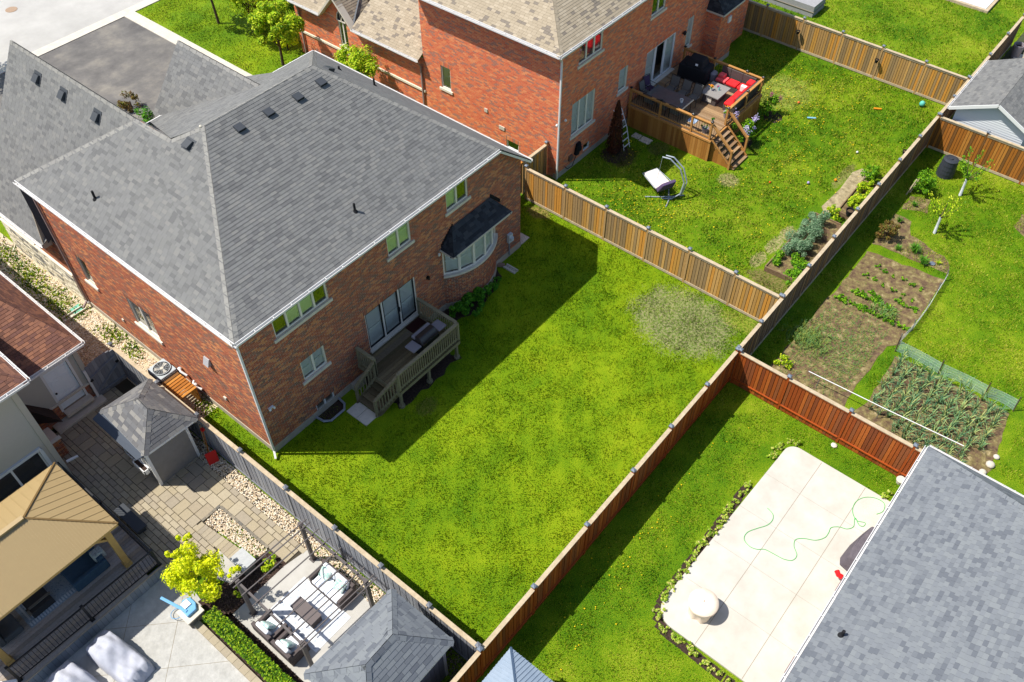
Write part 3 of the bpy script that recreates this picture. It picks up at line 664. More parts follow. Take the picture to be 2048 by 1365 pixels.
def gutter(parent, p, q, out, mat=None, w=.09, h=.075, hang=.8):
    p = Vector(p); q = Vector(q); o = Vector(out).normalized(); mb = MB(); d = (q-p).normalized()
    mb.beam(p+o*.008+Vector((0, 0, -.02)), q+o*.008+Vector((0, 0, -.02)), .02, .16)
    mb.beam(p+o*w+Vector((0, 0, -.02)), q+o*w+Vector((0, 0, -.02)), .018, h)
    mb.beam(p+o*w*.5+Vector((0, 0, -.07)), q+o*w*.5+Vector((0, 0, -.07)), w, .012)
    g = mb.build('gutter', mat or m_gutw, parent)
    mb = MB(); L = (q-p).length; k = int(L/hang)
    for i in range(1, k+1):
        c = p+d*(L*i/(k+1)); mb.beam(c-o*.02+Vector((0, 0, .035)), c+o*(w+.01)+Vector((0, 0, .035)), .025, .01)
    mb.build('gutter_strap', mat or m_gutw, g); return g
def vent_box(parent, p, n, up, s=.17):
    n = Vector(n).normalized(); u = Vector(up); u = (u-n*u.dot(n)).normalized(); r = u.cross(n); p = Vector(p)
    mb = MB(); P = lambda a, b, c: p+r*a+u*b+n*c
    mb.hexa([P(-s, -s, 0), P(s, -s, 0), P(s, s, 0), P(-s, s, 0)], [P(-s*.95, -s*.95, .17), P(s*.95, -s*.95, .17), P(s*.95, s*.9, .10), P(-s*.95, s*.9, .10)])
    mb.hexa([P(-s*1.5, -s*1.3, .012), P(s*1.5, -s*1.3, .012), P(s*1.5, s*1.6, .012), P(-s*1.5, s*1.6, .012)], [P(-s*1.5, -s*1.3, .024), P(s*1.5, -s*1.3, .024), P(s*1.5, s*1.6, .024), P(-s*1.5, s*1.6, .024)])
    v = mb.build('roof_vent', M('vent_grey', S(66, 70, 76, .8), .6), parent)
    MB().hexa([P(-s*.8, -s*.99, .03), P(s*.8, -s*.99, .03), P(s*.8, -s*.99, .12), P(-s*.8, -s*.99, .12)], [P(-s*.8, -s*1.0, .03), P(s*.8, -s*1.0, .03), P(s*.8, -s*1.0, .12), P(-s*.8, -s*1.0, .12)]).build('vent_grille', m_blackm, v)
def pipe(parent, p, h=.38, r=.045, name='vent_pipe'):
    p = Vector(p); mb = MB(); mb.tube([p-Vector((0, 0, .1)), p+Vector((0, 0, h))], r, 10); mb.lathe(p-Vector((0, 0, .03)), [(.11, -.05), (.10, .05), (r, .12)], 10)
    return mb.build(name, m_blackm, parent, smooth=False)
def spout(parent, pts, mat=None, w=.075):
    mb = MB()
    for p, q in zip(pts[:-1], pts[1:]): mb.beam(p, q, w, w)
    return mb.build('downspout', mat or m_gutw, parent)

# ============================================================ the grey roofed brown brick house
H = thing('brick_house', 'brown brick house with big grey shingle hip roof and curved bay window in the middle', 'house', (0, 0, 0))
FR = F_rear(0, 0); FL = F_left(0, 20.5)
hr = [(1.42, 5.27, 3.85, 6.5), (6.84, 5.08, 8.06, 6.5), (10.08, 5.12, 11.34, 6.5), (5.24, 1.16, 8.0, 3.22), (2.03, 2.35, 3.17, 3.38), (2.2, .08, 3.12, .66)]
holes_bay = hr
sol = [(5.1, 8.15, 3.22), (1.93, 3.27, 3.38), (2.1, 3.25, .66)]
WP = [(0, 0), (14.7, 0), (14.7, 5.08), (12.75, 6.74), (0, 6.74)]
wall(H, FR, WP, hr)
T = Tiles(.215, .080, .006, jit=.002)
bricks(T, FR, [(0, .34), (14.7, .34), (14.7, 5.02), (12.8, 6.62), (0, 6.62)], hr+[(9.62, 0, 12.98, 3.55)], sol)
L = lambda y: 20.5-y
hl = [(L(10.98), 2.25, L(10.3), 3.7), (L(7.7), 1.95, L(6.15), 3.45)]
# left wall: tall part and the garage wing
wall(H, FL, [(0, 0), (20.5, 0), (20.5, 6.15), (L(12.6), 6.15), (L(12.6), 3.3), (0, 3.3)][:0] or rect(L(12.5), 0, 20.5, 6.74), hl)
wall(H, FL, rect(2.4, 0, L(12.5), 3.3), [(L(16.4), 1.75, L(15.4), 2.6)])
bricks(T, FL, rect(L(12.5), .3, 20.5, 6.62), hl+[(L(12.5), 0, L(12.38), 1.7)], [(L(11.05), L(10.2), 3.7), (L(7.8), L(6.05), 3.45)])
bricks(T, FL, rect(2.4, 1.72, L(12.5), 3.25), [(L(16.4), 1.75, L(15.4), 2.6)])
T.emit('brick', m_brick, H)
# plain hidden walls and foundation
MB().quad((14.7, 0, 0), (14.7, 12.4, 0), (14.7, 12.4, 5.12), (14.7, 0, 5.12)).quad((14.7, 12.4, 0), (7.4, 12.4, 0), (7.4, 12.4, 4.8), (14.7, 12.4, 4.8)).quad((7.4, 12.4, 0), (7.4, 18, 0), (7.4, 18, 3.2), (7.4, 12.4, 3.2)).quad((7.4, 18, 0), (0, 18, 0), (0, 18, 3.2), (7.4, 18, 3.2)).build('back_wall', m_brick, H)
mb = MB(); mb.box(-.02, -.028, -.05, 14.72, .2, .33); mb.box(-.028, 0, -.05, .2, 12.4, .28); mb.build('foundation', M('parging', [S(176, 166, 150, .8), S(196, 186, 168, .8)], .9, .08, 3), H)
# stone veneer on the garage wing
mb = MB(); mb.box(-.055, 12.38, 0, 0, 18.1, 1.62); st = mb.build('stone_base', M('stone_mortar', S(232, 222, 198, .8), .9), H)
T = Tiles(.45, .155, .02, jit=.02); FS = F_left(-.055, 18.1)
T.lay(FS, [rect(0, .02, 5.7, 1.6)], gap=.018, shift='rand', wr=[.16, .25, .35, .5])
T.emit('stone', M('veneer_stone', [S(238, 228, 204, .85), S(228, 216, 190, .85), S(244, 236, 216, .85), S(232, 222, 196, .85), S(218, 208, 184, .85), S(150, 146, 140, .8), S(240, 230, 208, .85), S(234, 224, 200, .85)], .9, .15, 14, rnd=True, bump=.8, bscale=25), st)
MB().box(-.10, 12.34, 1.62, .02, 18.1, 1.70).build('stone_band', m_sillw, H)
# roof
A = (-.24, -.38, 6.75); B = (12.85, -.40, 6.72); Lr = (4.29, 5.68, 9.8); Rr = (9.22, 5.62, 9.8); C = (14.95, -.36, 4.94); D = (14.95, 13.1, 4.94)
G = (3.45, 6.68, 9.24); Hh = (3.42, 8.7, 9.21); Fq = (-.24, 12.55, 6.75)
faces = [[A, B, Rr, Lr], [Fq, A, Lr, G, Hh], [C, D, Rr, B], [D, (9.2, 13.1, 4.94), (9.0, 5.62, 9.8), Rr], [(5.2, 11.6, 6.84), (9.2, 11.6, 6.84), (9.0, 5.66, 9.79), (4.29, 5.68, 9.78), G],          [(-.38, 17.2, 3.27), (-.38, 12.95, 3.27), (3.43, 8.55, 9.2), (3.43, 17.2, 9.2)], [(5.2, 11.6, 6.1), (5.2, 17.2, 6.1), (3.44, 17.2, 9.2), (3.44, 8.6, 9.2)],
         [(5.7, 12.15, 6.74), (5.7, 11.2, 6.74), (7.75, 6.95, 9.1), (7.75, 12.15, 9.1)], [(9.2, 9.5, 6.7), (9.2, 12.15, 6.7), (7.76, 12.15, 9.1), (7.76, 6.95, 9.1)]]
nF = [nrm(f) for f in faces]
caps = [(A, Lr, nF[0], nF[1]), (Lr, Rr, nF[0], nF[4]), (B, Rr, nF[0], nF[2]), (G, Lr, nF[1], nF[4]), (Hh, Fq, nF[1], (-.3, 1, 1)), (G, Hh, nF[1], (1, 0, 1)), (C, B, nF[2], nF[2]), ((3.43, 17.2, 9.2), (3.43, 8.7, 9.2), nF[5], nF[6]), ((7.75, 12.15, 9.1), (7.75, 6.95, 9.1), nF[7], nF[8]), (Rr, D, nF[2], nF[3])]
RO = roof(H, faces, m_shg, caps=caps, m_cap=M('cap_shingle_grey', [S(148, 146, 141, .76), S(152, 150, 145, .76), S(144, 142, 138, .76)], .9, .06, 20, rnd=True))
MB().poly([Fq, Hh, (3.40, 8.72, 9.0), (-.24, 12.6, 3.5)]).build('hip_wall', m_felt, RO)
for p in [(5.18, 5.05), (6.46, 5.0), (7.79, 4.95), (8.96, 4.98)]:
    z = 6.75+.503*(p[1]+.38); vent_box(RO, (p[0], p[1], z), nF[0], (0, 1, .5))
vent_box(RO, (3.59, 5.85, 9.33), nF[1], (1, 0, .7)); vent_box(RO, (3.0, 15.0, 8.56), nF[5], (1, 0, 1)); vent_box(RO, (3.0, 13.2, 8.56), nF[5], (1, 0, 1)); vent_box(RO, (3.0, 10.95, 8.56), nF[5], (1, 0, 1))
vent_box(RO, (10.3, 6.15, 8.88), nF[2], (-1, 0, .8))
pipe(RO, (.75, 8.36, 7.4)); pipe(RO, (6.25, .75, 7.3)); pipe(RO, (13.1, 6.8, 6.5)); pipe(RO, (12.3, 8.0, 7.18), .2)
MB().lathe((4.2, 5.8, 9.68), [(.05, 0), (.06, .12), (.02, .15)], 8).build('ridge_spike', m_cream, RO)
gutter(H, (-.24, -.39, 6.72), (12.85, -.41, 6.69), (0, -1, 0)); gutter(H, (-.25, 12.55, 6.72), (-.25, -.39, 6.72), (-1, 0, 0)); gutter(H, (14.97, -.36, 4.91), (14.97, 13.1, 4.91), (1, 0, 0))
gutter(H, (-.4, 17.2, 3.25), (-.4, 12.95, 3.25), (-1, 0, 0)); gutter(H, (5.0, 11.62, 6.8), (9.2, 11.62, 6.8), (0, 1, 0)); gutter(H, (9.3, 13.12, 4.92), (14.97, 13.12, 4.92), (0, 1, 0))
MB().quad((-.24, -.38, 6.64), (12.85, -.40, 6.62), (12.85, .02, 6.62), (-.24, .02, 6.64)).quad((-.24, .02, 6.64), (.02, .02, 6.64), (.02, 12.5, 6.64), (-.24, 12.5, 6.64)).hexa([(12.85, -.36, 6.56), (14.95, -.36, 4.80), (14.95, 0, 4.80), (12.85, 0, 6.56)], [(12.85, -.36, 6.68), (14.95, -.36, 4.92), (14.95, 0, 4.92), (12.85, 0, 6.68)]).build('soffit', m_gutw, H)
MB().hexa([(-.38, 12.9, 3.12), (.02, 12.9, 3.12), (.02, 12.9, 6.0), (.0, 12.9, 6.0)], [(-.38, 12.96, 3.12), (.02, 12.96, 3.12), (.02, 12.96, 6.0), (.0, 12.96, 6.0)]).poly([(-.38, 12.93, 3.14), (0, 12.93, 3.14), (0, 12.93, 4.4), (-.38, 12.93, 3.25)]).build('rake_soffit', M('soffit_taupe', S(190, 178, 160, .8), .7), H)
# windows and door
window(H, FR, *hr[0], n=4, glassm=g_green, louv=(1, 2)); window(H, FR, *hr[1], n=2, glassm=g_green, louv=(0, 1)); window(H, FR, *hr[2], n=2, glassm=g_green, louv=(0,))
window(H, FR, *hr[4], n=2, louv=(0, 1)); window(H, FR, *hr[5], n=2, shut=False, sill=False, m_f=m_white)
MB().tube([(2.05, -.03, .12), (2.1, -.42, .12), (2.3, -.62, .12), (3.0, -.62, .12), (3.2, -.42, .12), (3.25, -.03, .12)], .05, 6).build('window_well', M('galvanised', S(170, 176, 186, .8), .4, metal=.3), H)
MB().slab([(2.08, -.03), (2.12, -.42), (2.3, -.6), (3.0, -.6), (3.18, -.42), (3.22, -.03)], 0.0, 0.03).build('well_gravel', m_mulch_bed, H)
dw = window(H, FR, *hr[3], n=3, sill=False, sash=m_black, m_f=m_frame)
MB().box(5.2, -.12, 1.08, 8.05, -.0, 1.18).build('door_threshold', m_sill, dw); MB().box(7.02, -.0, 1.95, 7.06, .03, 2.2).build('handle', m_black, dw)
window(H, FL, *hl[0], n=1, m_f=m_cream, m_s=m_sillw, shut=False); window(H, FL, *hl[1], n=2, m_f=m_frame, m_s=m_sillw); window(H, FL, L(16.4), 1.75, L(15.4), 2.6, n=1, m_s=m_sillw, shut=False)
# bay window
def arc(t, k=0.0):  # t 0..1 along the bay, k grows it outward
    ang = math.radians(-90-40.5+81*t); R0 = 2.585+k; return (11.3+R0*math.cos(ang), 1.965+R0*math.sin(ang))
bay = MB(); nb = 24
pts = [arc(i/nb) for i in range(nb+1)]
bay.slab([(9.62, .1)]+pts+[(12.98, .1)], .3, 1.92); bay.slab([(9.62, .1)]+pts+[(12.98, .1)], 3.42, 3.47)
bo = bay.build('bay_wall', m_mortar, H)
T = Tiles(.215, .080, .006, jit=.002)
for i in range(nb):
    p, q = Vector((*arc(i/nb), 0)), Vector((*arc((i+1)/nb), 0)); F = Fr(p, q-p, Z); w = (q-p).length; s0 = i*w
    for r in range(18):
        b0 = .3+r*.088; k = math.floor(s0/.235)-1
        while k*.235 < s0+w:
            u0 = k*.235+(.1175 if r % 2 else 0); u1 = u0+.223; k += 1
            if u1 <= s0+.004 or u0 >= s0+w-.004: continue
            T.prism(F, [(max(u0-s0, 0), b0), (min(u1-s0, w), b0), (min(u1-s0, w), b0+.076), (max(u0-s0, 0), b0+.076)], b0, .0)
T.emit('brick', m_brick, bo)
MB().slab([(9.58, .1)]+[arc(i/nb, .03) for i in range(nb+1)]+[(13.02, .1)], -.02, .32).build('bay_foundation', MATS['parging'], H)
sp = MB()
for i in range(nb):
    a, b = arc(i/nb, .10), arc((i+1)/nb, .10); c, d = arc(i/nb, -.12), arc((i+1)/nb, -.12)
    sp.hexa([(*c, 1.92), (*a, 1.92), (*b, 1.92), (*d, 1.92)], [(*c, 2.03), (*a, 2.03), (*b, 2.03), (*d, 2.03)])
sp.build('bay_sill', m_sill, H)
for i in range(5):
    p, q = Vector((*arc(i/5, -.04), 0)), Vector((*arc((i+1)/5, -.04), 0)); F = Fr(p, q-p, Z); window(bo, F, 0, 2.03, (q-p).length, 3.42, n=1, rec=-.02, sill=False, slat=.085)
bf = [[(9.55, -.72, 3.5), (13.2, -.72, 3.5), (12.62, -.02, 4.25), (10.28, -.02, 4.25)], [(9.58, 0, 3.5), (9.55, -.72, 3.5), (10.28, -.02, 4.25)], [(13.2, -.72, 3.5), (13.2, 0, 3.5), (12.62, -.02, 4.25)]]
roof(H, bf, m_shk, limit=150, caps=[(bf[0][0], bf[0][3], nrm(bf[0]), nrm(bf[1])), (bf[0][1], bf[0][2], nrm(bf[0]), nrm(bf[2]))])
MB().box(9.55, -.76, 3.43, 13.2, -.72, 3.51).box(9.52, -.74, 3.43, 9.56, 0, 3.51).box(13.19, -.74, 3.43, 13.23, 0, 3.51).build('bay_fascia', m_cream, H)
mb = MB()
for k in range(9): mb.box(9.6+k*.085, -.04, 3.62+k*.075, 9.66+k*.085, 0, 3.78+k*.075); mb.box(13.22-k*.07, -.04, 3.62+k*.075, 13.28-k*.07, 0, 3.78+k*.075)
mb.build('stepped_flashing', m_blackm, H)
# wall fittings
spout(H, [(-.28, -.42, 6.65), (-.06, -.06, 6.2), (-.06, -.06, .25), (-.22, -.3, .1)])
spout(H, [(-.28, 12.1, 6.65), (-.07, 12.1, 6.2), (-.07, 12.1, .35), (-.35, 12.1, .12)], m_spout)
MB().box(-.12, 12.0, .18, -.02, 12.2, .32).build('spout_elbow', m_gutw, H)
MB().hexa([(-.02, 2.45, 3.3), (-.18, 2.45, 3.3), (-.18, 2.75, 3.3), (-.02, 2.75, 3.3)], [(-.02, 2.45, 3.62), (-.06, 2.45, 3.62), (-.06, 2.75, 3.62), (-.02, 2.75, 3.62)]).build('wall_vent', M('vent_pale', S(180, 178, 180, .8), .6), H)
MB().box(-.07, 2.3, 1.35, -.01, 2.45, 1.5).build('hose_bib', m_cream, H); MB().box(-.06, 9.0, 1.1, -.01, 9.12, 1.22).build('wall_outlet', m_cream, H)
mb = MB(); mb.lathe((.3, -.12, 2.42), [(.035, 0), (.05, .03), (.03, .1)], 8); mb.lathe((.48, -.12, 2.38), [(.035, 0), (.05, .03), (.03, .1)], 8); mb.box(.28, -.1, 2.44, .5, -.01, 2.48); mb.build('floodlight', m_white, H)
mb = MB(); mb.box(8.62, -.05, 2.55, 8.74, 0, 2.68); mb.box(8.65, -.14, 2.56, 8.71, -.03, 2.74); mb.build('wall_lamp', m_black, H)
mb = MB(); mb.box(13.72, -.16, .95, 13.98, -.02, 1.42); mb.lathe((13.85, -.2, 1.2), [(.1, -.07), (.1, .07)], 10); mb.build('electric_meter', M('meter_grey', S(212, 216, 216, .8), .5), H)
spout(H, [(13.85, -.06, .95), (13.85, -.06, .15)], M('conduit', S(150, 152, 156, .8), .5), .05)
MB().lathe((14.82, .5, 1.9), [(.02, -.16), (.22, -.1), (.22, .1), (.02, .16)], 12).build('satellite_dish', m_white, H)
for (q, z) in (((9.5, -.03, 3.35), 0),): MB().box(9.4, -.06, 3.28, 9.5, -.0, 3.4).build('security_camera', m_white, H)
# pad, splash block
MB().box(14.75, .02, -.02, 15.42, .55, .05).build('concrete_pad', m_kerb, None).location
tag(bpy.data.objects['concrete_pad'], 'small square concrete pad at the far corner of the brown brick house', 'paving slab')
t = thing('splash_block', 'brown downspout extension lying on the shaded grass beside the bay window', 'drain spout', (13.1, -.3, 0))
MB().beam((13.0, .0, .1), (13.25, -.28, .06), .16, .12).build('elbow', M('taupe_plastic', S(150, 126, 110, .8), .7), t); MB().box(13.12, -.95, 0, 13.18, -.3, .08).box(13.34, -.95, 0, 13.4, -.3, .08).box(13.18, -.95, 0, 13.34, -.3, .02).build('tray', m_kerb, t)
t = thing('splash_tray', 'pale downspout tray on the pebbles at the left wall corner', 'drain spout', (-.6, 12.1, 0))
MB().box(-1.3, 12.0, .01, -.3, 12.3, .04).box(-1.3, 12.0, .04, -.3, 12.04, .12).box(-1.3, 12.26, .04, -.3, 12.3, .12).build('tray', m_sill, t)

# ============================================================ red brick house on the right
H2 = thing('brick_house', 'tall red brick house with tan shingle roof and wooden deck on the right', 'house', (19.65, 1.7, 0))
FR2 = F_rear(19.65, 1.7); FL2 = F_left(19.65, 20.4)
X = lambda x: x-19.65
h2 = [(X(21.0), 5.7, X(22.85), 6.95), (X(20.7), 1.93, X(22.56), 3.78), (X(24.62), 2.4, X(25.38), 3.7), (X(27.1), 1.3, X(29.9), 3.5), (X(31.05), 1.95, X(31.65), 3.7), (X(27.05), 5.5, X(28.3), 6.85), (X(21.85), .4, X(22.38), .8)]
wall(H2, FR2, rect(0, 0, 17.5, 7.2), h2)
T = Tiles(.215, .080, .006, jit=.002)
bricks(T, FR2, rect(0, .3, 17.5, 7.06), h2, [(X(20.6), X(22.66), 3.78), (X(24.5), X(25.5), 3.7), (X(27.0), X(30.0), 3.5), (X(30.9), X(31.8), 3.7), (X(21.8), X(22.45), .8)])
L2 = lambda y: 20.4-y
h2l = [(L2(9.2), 2.2, L2(8.55), 3.48), (L2(16.75), 1.8, L2(16.1), 3.3), (L2(4.9), .45, L2(4.1), .95)]
arch = [(L2(16.75), 3.3), (L2(16.1), 3.3)]+[(L2(16.425)+.325*math.cos(a), 3.3+.6*math.sin(a)) for a in [math.pi*k/8 for k in range(1, 8)]]
wall(H2, FL2, rect(L2(10.4), 0, 18.7, 7.2), h2l[:1]+h2l[2:]); wall(H2, FL2, rect(0, 0, L2(10.4), 3.4), h2l[1:2]); wall(H2, FL2, [(L2(17.9), 3.4), (L2(15.3), 3.4), (L2(16.55), 4.72)], [])
bricks(T, FL2, rect(L2(10.4), .0, 18.7, 7.06), h2l[:1]+h2l[2:], [(L2(9.3), L2(8.45), 3.48), (L2(5.0), L2(4.0), .95)])
bricks(T, FL2, rect(0, 0, L2(10.4), 3.35), h2l[1:2]+[(0, 1.38, L2(10.4), 1.52)]); bricks(T, FL2, [(L2(17.8), 3.4), (L2(15.4), 3.4), (L2(16.55), 4.6)], [(L2(16.78), 3.3, L2(16.07), 3.95)])
for k in range(11):   # arch bricks stand round the window head
    a = math.pi*(k+.5)/11; ca, sa = math.cos(a), math.sin(a); cx = L2(16.425)
    pts = [(cx+(.35)*math.cos(a-.12), 3.3+(.62)*math.sin(a-.12)), (cx+(.58)*math.cos(a-.12), 3.3+.86*math.sin(a-.12)), (cx+.58*math.cos(a+.12), 3.3+.86*math.sin(a+.12)), (cx+.35*math.cos(a+.12), 3.3+.62*math.sin(a+.12))]
    T.prism(FL2, pts, 3.3, .02)
# bump out
T.lay(F_rear(34.0, 1.2), [rect(0, .3, 3.1, 3.6)], gap=.012); T.lay(F_left(33.1, 1.7), [rect(0, .3, .9, 3.4)], gap=.012); T.lay(F_rear(33.1, .85), [rect(0, .3, 1.9, 3.45)], gap=.012)
T.emit('brick', m_brickR, H2, 0)
MB().box(33.11, .86, 0, 34.99, 1.72, 3.5).build('bump_out', m_mortar, H2)
MB().quad((37.15, 1.7, 0), (37.15, 10.4, 0), (37.15, 10.4, 6.85), (37.15, 1.7, 6.85)).quad((37.15, 10.4, 0), (19.65, 10.4, 0), (19.65, 10.4, 6.85), (37.15, 10.4, 6.85)).quad((30, 20.4, 0), (19.65, 20.4, 0), (19.65, 20.4, 3.4), (30, 20.4, 3.4)).quad((19.66, 1.71, 6.8), (37.1, 1.71, 6.8), (37.1, 10.4, 6.8), (19.66, 10.4, 6.8)).build('back_wall', m_brickR, H2)
MB().box(19.63, 1.672, -.05, 37.17, 1.9, .3).box(33.08, .83, -.05, 35.02, 1.7, .3).build('foundation', MATS['parging'], H2)
MB().box(19.58, 10.4, 1.4, 19.66, 20.45, 1.52).build('stone_band', m_sillw, H2)
E0 = (19.07, 1.36, 7.2); E1 = (37.5, 1.36, 7.2); E2 = (37.5, 10.7, 7.2); E3 = (19.07, 10.7, 7.2); P0 = (23.74, 6.03, 9.9); P1 = (32.83, 6.03, 9.9)
W0 = (19.3, 10.42, 3.42); W1 = (19.3, 15.3, 3.42); W2 = (19.3, 17.8, 3.42); W3 = (19.3, 20.6, 3.42); T0 = (24.0, 10.42, 6.24); T3 = (24.0, 20.6, 6.24); AP = (19.25, 16.55, 4.85); AP2 = (21.7, 16.55, 4.86)
f2 = [[E0, E1, P1, P0], [E3, E0, P0], [E1, E2, P1], [E2, E3, P0, P1], [W1, W0, T0, (24.0, 15.3, 6.24)], [W3, W2, (24.0, 17.8, 6.24), T3], [(21.7, 15.3, 4.86), (21.7, 17.8, 4.86), (24.0, 17.8, 6.24), (24.0, 15.3, 6.24)][:0] or [(19.3, 15.3, 3.40), (21.75, 15.3, 3.40), AP2, AP], [(21.75, 17.8, 3.40), (19.3, 17.8, 3.40), AP, AP2], [W1, (19.31, 17.8, 3.4), (24.0, 17.8, 6.22), (24.0, 15.3, 6.22)]]
R2 = roof(H2, f2[:-1], m_sht, limit=0, caps=[(E0, P0, nrm(f2[0]), nrm(f2[1]))])
T = Tiles(.3, .175, .016, tilt=True); T.exp = .145; roof_face(T, [(21.0, 15.3, 4.44), (21.0, 17.8, 4.44), (24.0, 17.8, 6.22), (24.0, 15.3, 6.22)]); T.emit('shingle', m_sht, R2, 0)
MB().beam((19.35, 15.32, 3.46), (21.5, 16.5, 4.8), .18, .01).build('valley_flashing', M('flashing', S(96, 100, 106, .8), .6), R2)
gutter(H2, (19.06, 1.35, 7.17), (37.5, 1.35, 7.17), (0, -1, 0)); gutter(H2, (19.06, 10.6, 7.17), (19.06, 1.35, 7.17), (-1, 0, 0)); MB().quad((19.07, 1.36, 7.09), (37.5, 1.36, 7.09), (37.5, 1.72, 7.09), (19.07, 1.72, 7.09)).quad((19.07, 1.72, 7.09), (19.67, 1.72, 7.09), (19.67, 10.6, 7.09), (19.07, 10.6, 7.09)).build('soffit', m_gutw, H2); gutter(H2, (19.3, 15.3, 3.38), (19.3, 10.45, 3.38), (-1, 0, 0)); gutter(H2, (19.3, 20.6, 3.38), (19.3, 17.8, 3.38), (-1, 0, 0))
MB().hexa([(19.24, 15.25, 3.28), (19.62, 15.25, 3.28), (19.62, 16.55, 4.72), (19.24, 16.55, 4.72)], [(19.24, 15.25, 3.43), (19.62, 15.25, 3.43), (19.62, 16.55, 4.87), (19.24, 16.55, 4.87)]).hexa([(19.24, 17.85, 3.28), (19.62, 17.85, 3.28), (19.62, 16.55, 4.72), (19.24, 16.55, 4.72)], [(19.24, 17.85, 3.43), (19.62, 17.85, 3.43), (19.62, 16.55, 4.87), (19.24, 16.55, 4.87)]).build('rake_board', m_cream, H2)
spout(H2, [(19.1, 1.4, 7.1), (19.58, 1.62, 6.6), (19.58, 1.62, .1)]); spout(H2, [(19.32, 10.5, 3.3), (19.57, 10.55, 2.9), (19.57, 10.55, .1)], m_spout); spout(H2, [(19.32, 20.0, 3.3), (19.57, 20.0, 3.0), (19.57, 20.0, .1)], m_spout)
w = window(H2, FR2, *h2[0], n=3, louv=(), m_f=m_frame)
F = FR2; MB().fbox(F, h2[0][0]+.08, h2[0][0]+.45, 5.9, 6.5, -.2, -.19).fbox(F, h2[0][0]+.68, h2[0][0]+1.15, 5.8, 6.5, -.2, -.19).fbox(F, h2[0][0]+1.3, h2[0][0]+1.75, 5.8, 6.5, -.2, -.19).build('curtain', M('red_curtain', S(214, 40, 52, .8), .8), w)
window(H2, FR2, *h2[1], n=3); window(H2, FR2, *h2[2], n=1); window(H2, FR2, *h2[4], n=1, shut=True); window(H2, FR2, *h2[5], n=2, glassm=g_green, shut=False); window(H2, FR2, *h2[6], n=1, shut=False, sill=False, m_f=m_white)
d2 = window(H2, FR2, *h2[3], n=3, sill=False, m_f=m_white, louv=(0, 2), sash=m_white); MB().box(27.05, 1.5, 1.24, 29.95, 1.7, 1.32).build('door_threshold', m_sill, d2)
window(H2, FL2, *h2l[0], n=1, m_s=m_sillw); w = window(H2, FL2, *h2l[1], n=2, m_s=m_sillw, shut=False); window(H2, FL2, *h2l[2], n=1, m_f=m_white, sill=False, shut=False)
MB().poly([FL2.pt(a, b, .016) for a, b in arch]).build('arch_pane', m_dark, w)
mb = MB()
for a, b in zip(arch[1:], arch[2:]): mb.beam(FL2.pt(*a, .03), FL2.pt(*b, .03), .05, .05)
mb.beam(FL2.pt(arch[0][0], 3.3, .03), FL2.pt(arch[-1][0], arch[-1][1], .03), .05, .05); mb.beam(FL2.pt(L2(16.425), 3.3, .03), FL2.pt(L2(16.5), 3.85, .03), .03, .03); mb.beam(FL2.pt(L2(16.425), 3.3, .03), FL2.pt(L2(16.25), 3.75, .03), .03, .03); mb.beam(FL2.pt(L2(16.75), 3.3, .03), FL2.pt(L2(16.1), 3.3, .03), .06, .05)
mb.build('arch_frame', m_cream, w)
b2 = [[(32.95, .62, 3.45), (35.2, .62, 3.45), (35.0, 1.69, 4.6), (33.3, 1.69, 4.6)], [(32.95, 1.69, 3.45), (32.95, .62, 3.45), (33.3, 1.69, 4.6)]]
roof(H2, b2, m_shk, limit=0); MB().box(32.93, .58, 3.36, 35.22, .62, 3.46).box(32.91, .6, 3.36, 32.95, 1.7, 3.46).build('bump_fascia', m_cream, H2)
mb = MB(); mb.lathe((19.42, 1.62, 3.3), [(.05, 0), (.07, .05), (.03, .12)], 8); mb.lathe((20.0, 1.55, 3.3), [(.05, 0), (.07, .05), (.03, .12)], 8); mb.build('floodlight', m_white, H2)
mb = MB(); mb.lathe((30.6, 1.55, 3.0), [(.03, 0), (.08, .05), (.09, .2), (.02, .28)], 8); mb.box(30.57, 1.58, 3.05, 30.63, 1.7, 3.12); mb.build('wall_lantern', m_black, H2)
MB().box(34.0, .76, 2.5, 34.3, .86, 2.85).build('wall_vent', m_white, H2)
mb = MB(); mb.tube([(21.3, 1.62, 1.3), (21.35, 1.58, .9), (21.15, 1.6, .75), (21.25, 1.55, 1.2)], .14, 8); mb.tube([(21.2, 1.6, .75), (20.7, 1.5, .3), (20.3, 1.5, .35), (20.2, 1.6, .5)], .02, 6); mb.build('hose_reel', m_blackm, H2)
MB().box(20.6, 1.6, .55, 20.85, 1.7, .85).build('meter_box', M('meter_brown', S(120, 96, 86, .8), .6), H2)
MB().box(19.6, 6.1, 2.0, 19.65, 6.3, 2.2).box(19.6, 5.0, 1.4, 19.65, 5.35, 1.6).build('dryer_vent', m_cream, H2)

# ============================================================ slate roofed house at lower right
H3 = thing('bungalow', 'house with wide slate blue shingle roof cropped by the lower right corner', 'house', (13, -19.3, 0))
c1 = (13.2, -19.0, 3.02); c2 = (-14.0, -19.0, 3.02); zz = 3.02+.5*5; q1 = (13.2-2.66, -24.0, zz); q0 = (-14.0, -24.0, zz); c3 = (13.2, -29.0, 3.02); c4 = (-14, -29, 3.02)
f3 = [[c2, c1, q1, q0], [c1, c3, q1], [c3, c4, q0, q1]]
R3 = roof(H3, f3, m_shg2, w=.19, exp=.13, wr=None, caps=[(c1, q1, nrm(f3[0]), nrm(f3[1]))])
MB().quad((-13.6, -19.45, 0), (12.8, -19.45, 0), (12.8, -19.45, 3.0), (-13.6, -19.45, 3.0)).quad((12.8, -19.45, 0), (12.8, -28.6, 0), (12.8, -28.6, 3.0), (12.8, -19.45, 3.0)).build('wall', m_side, H3)
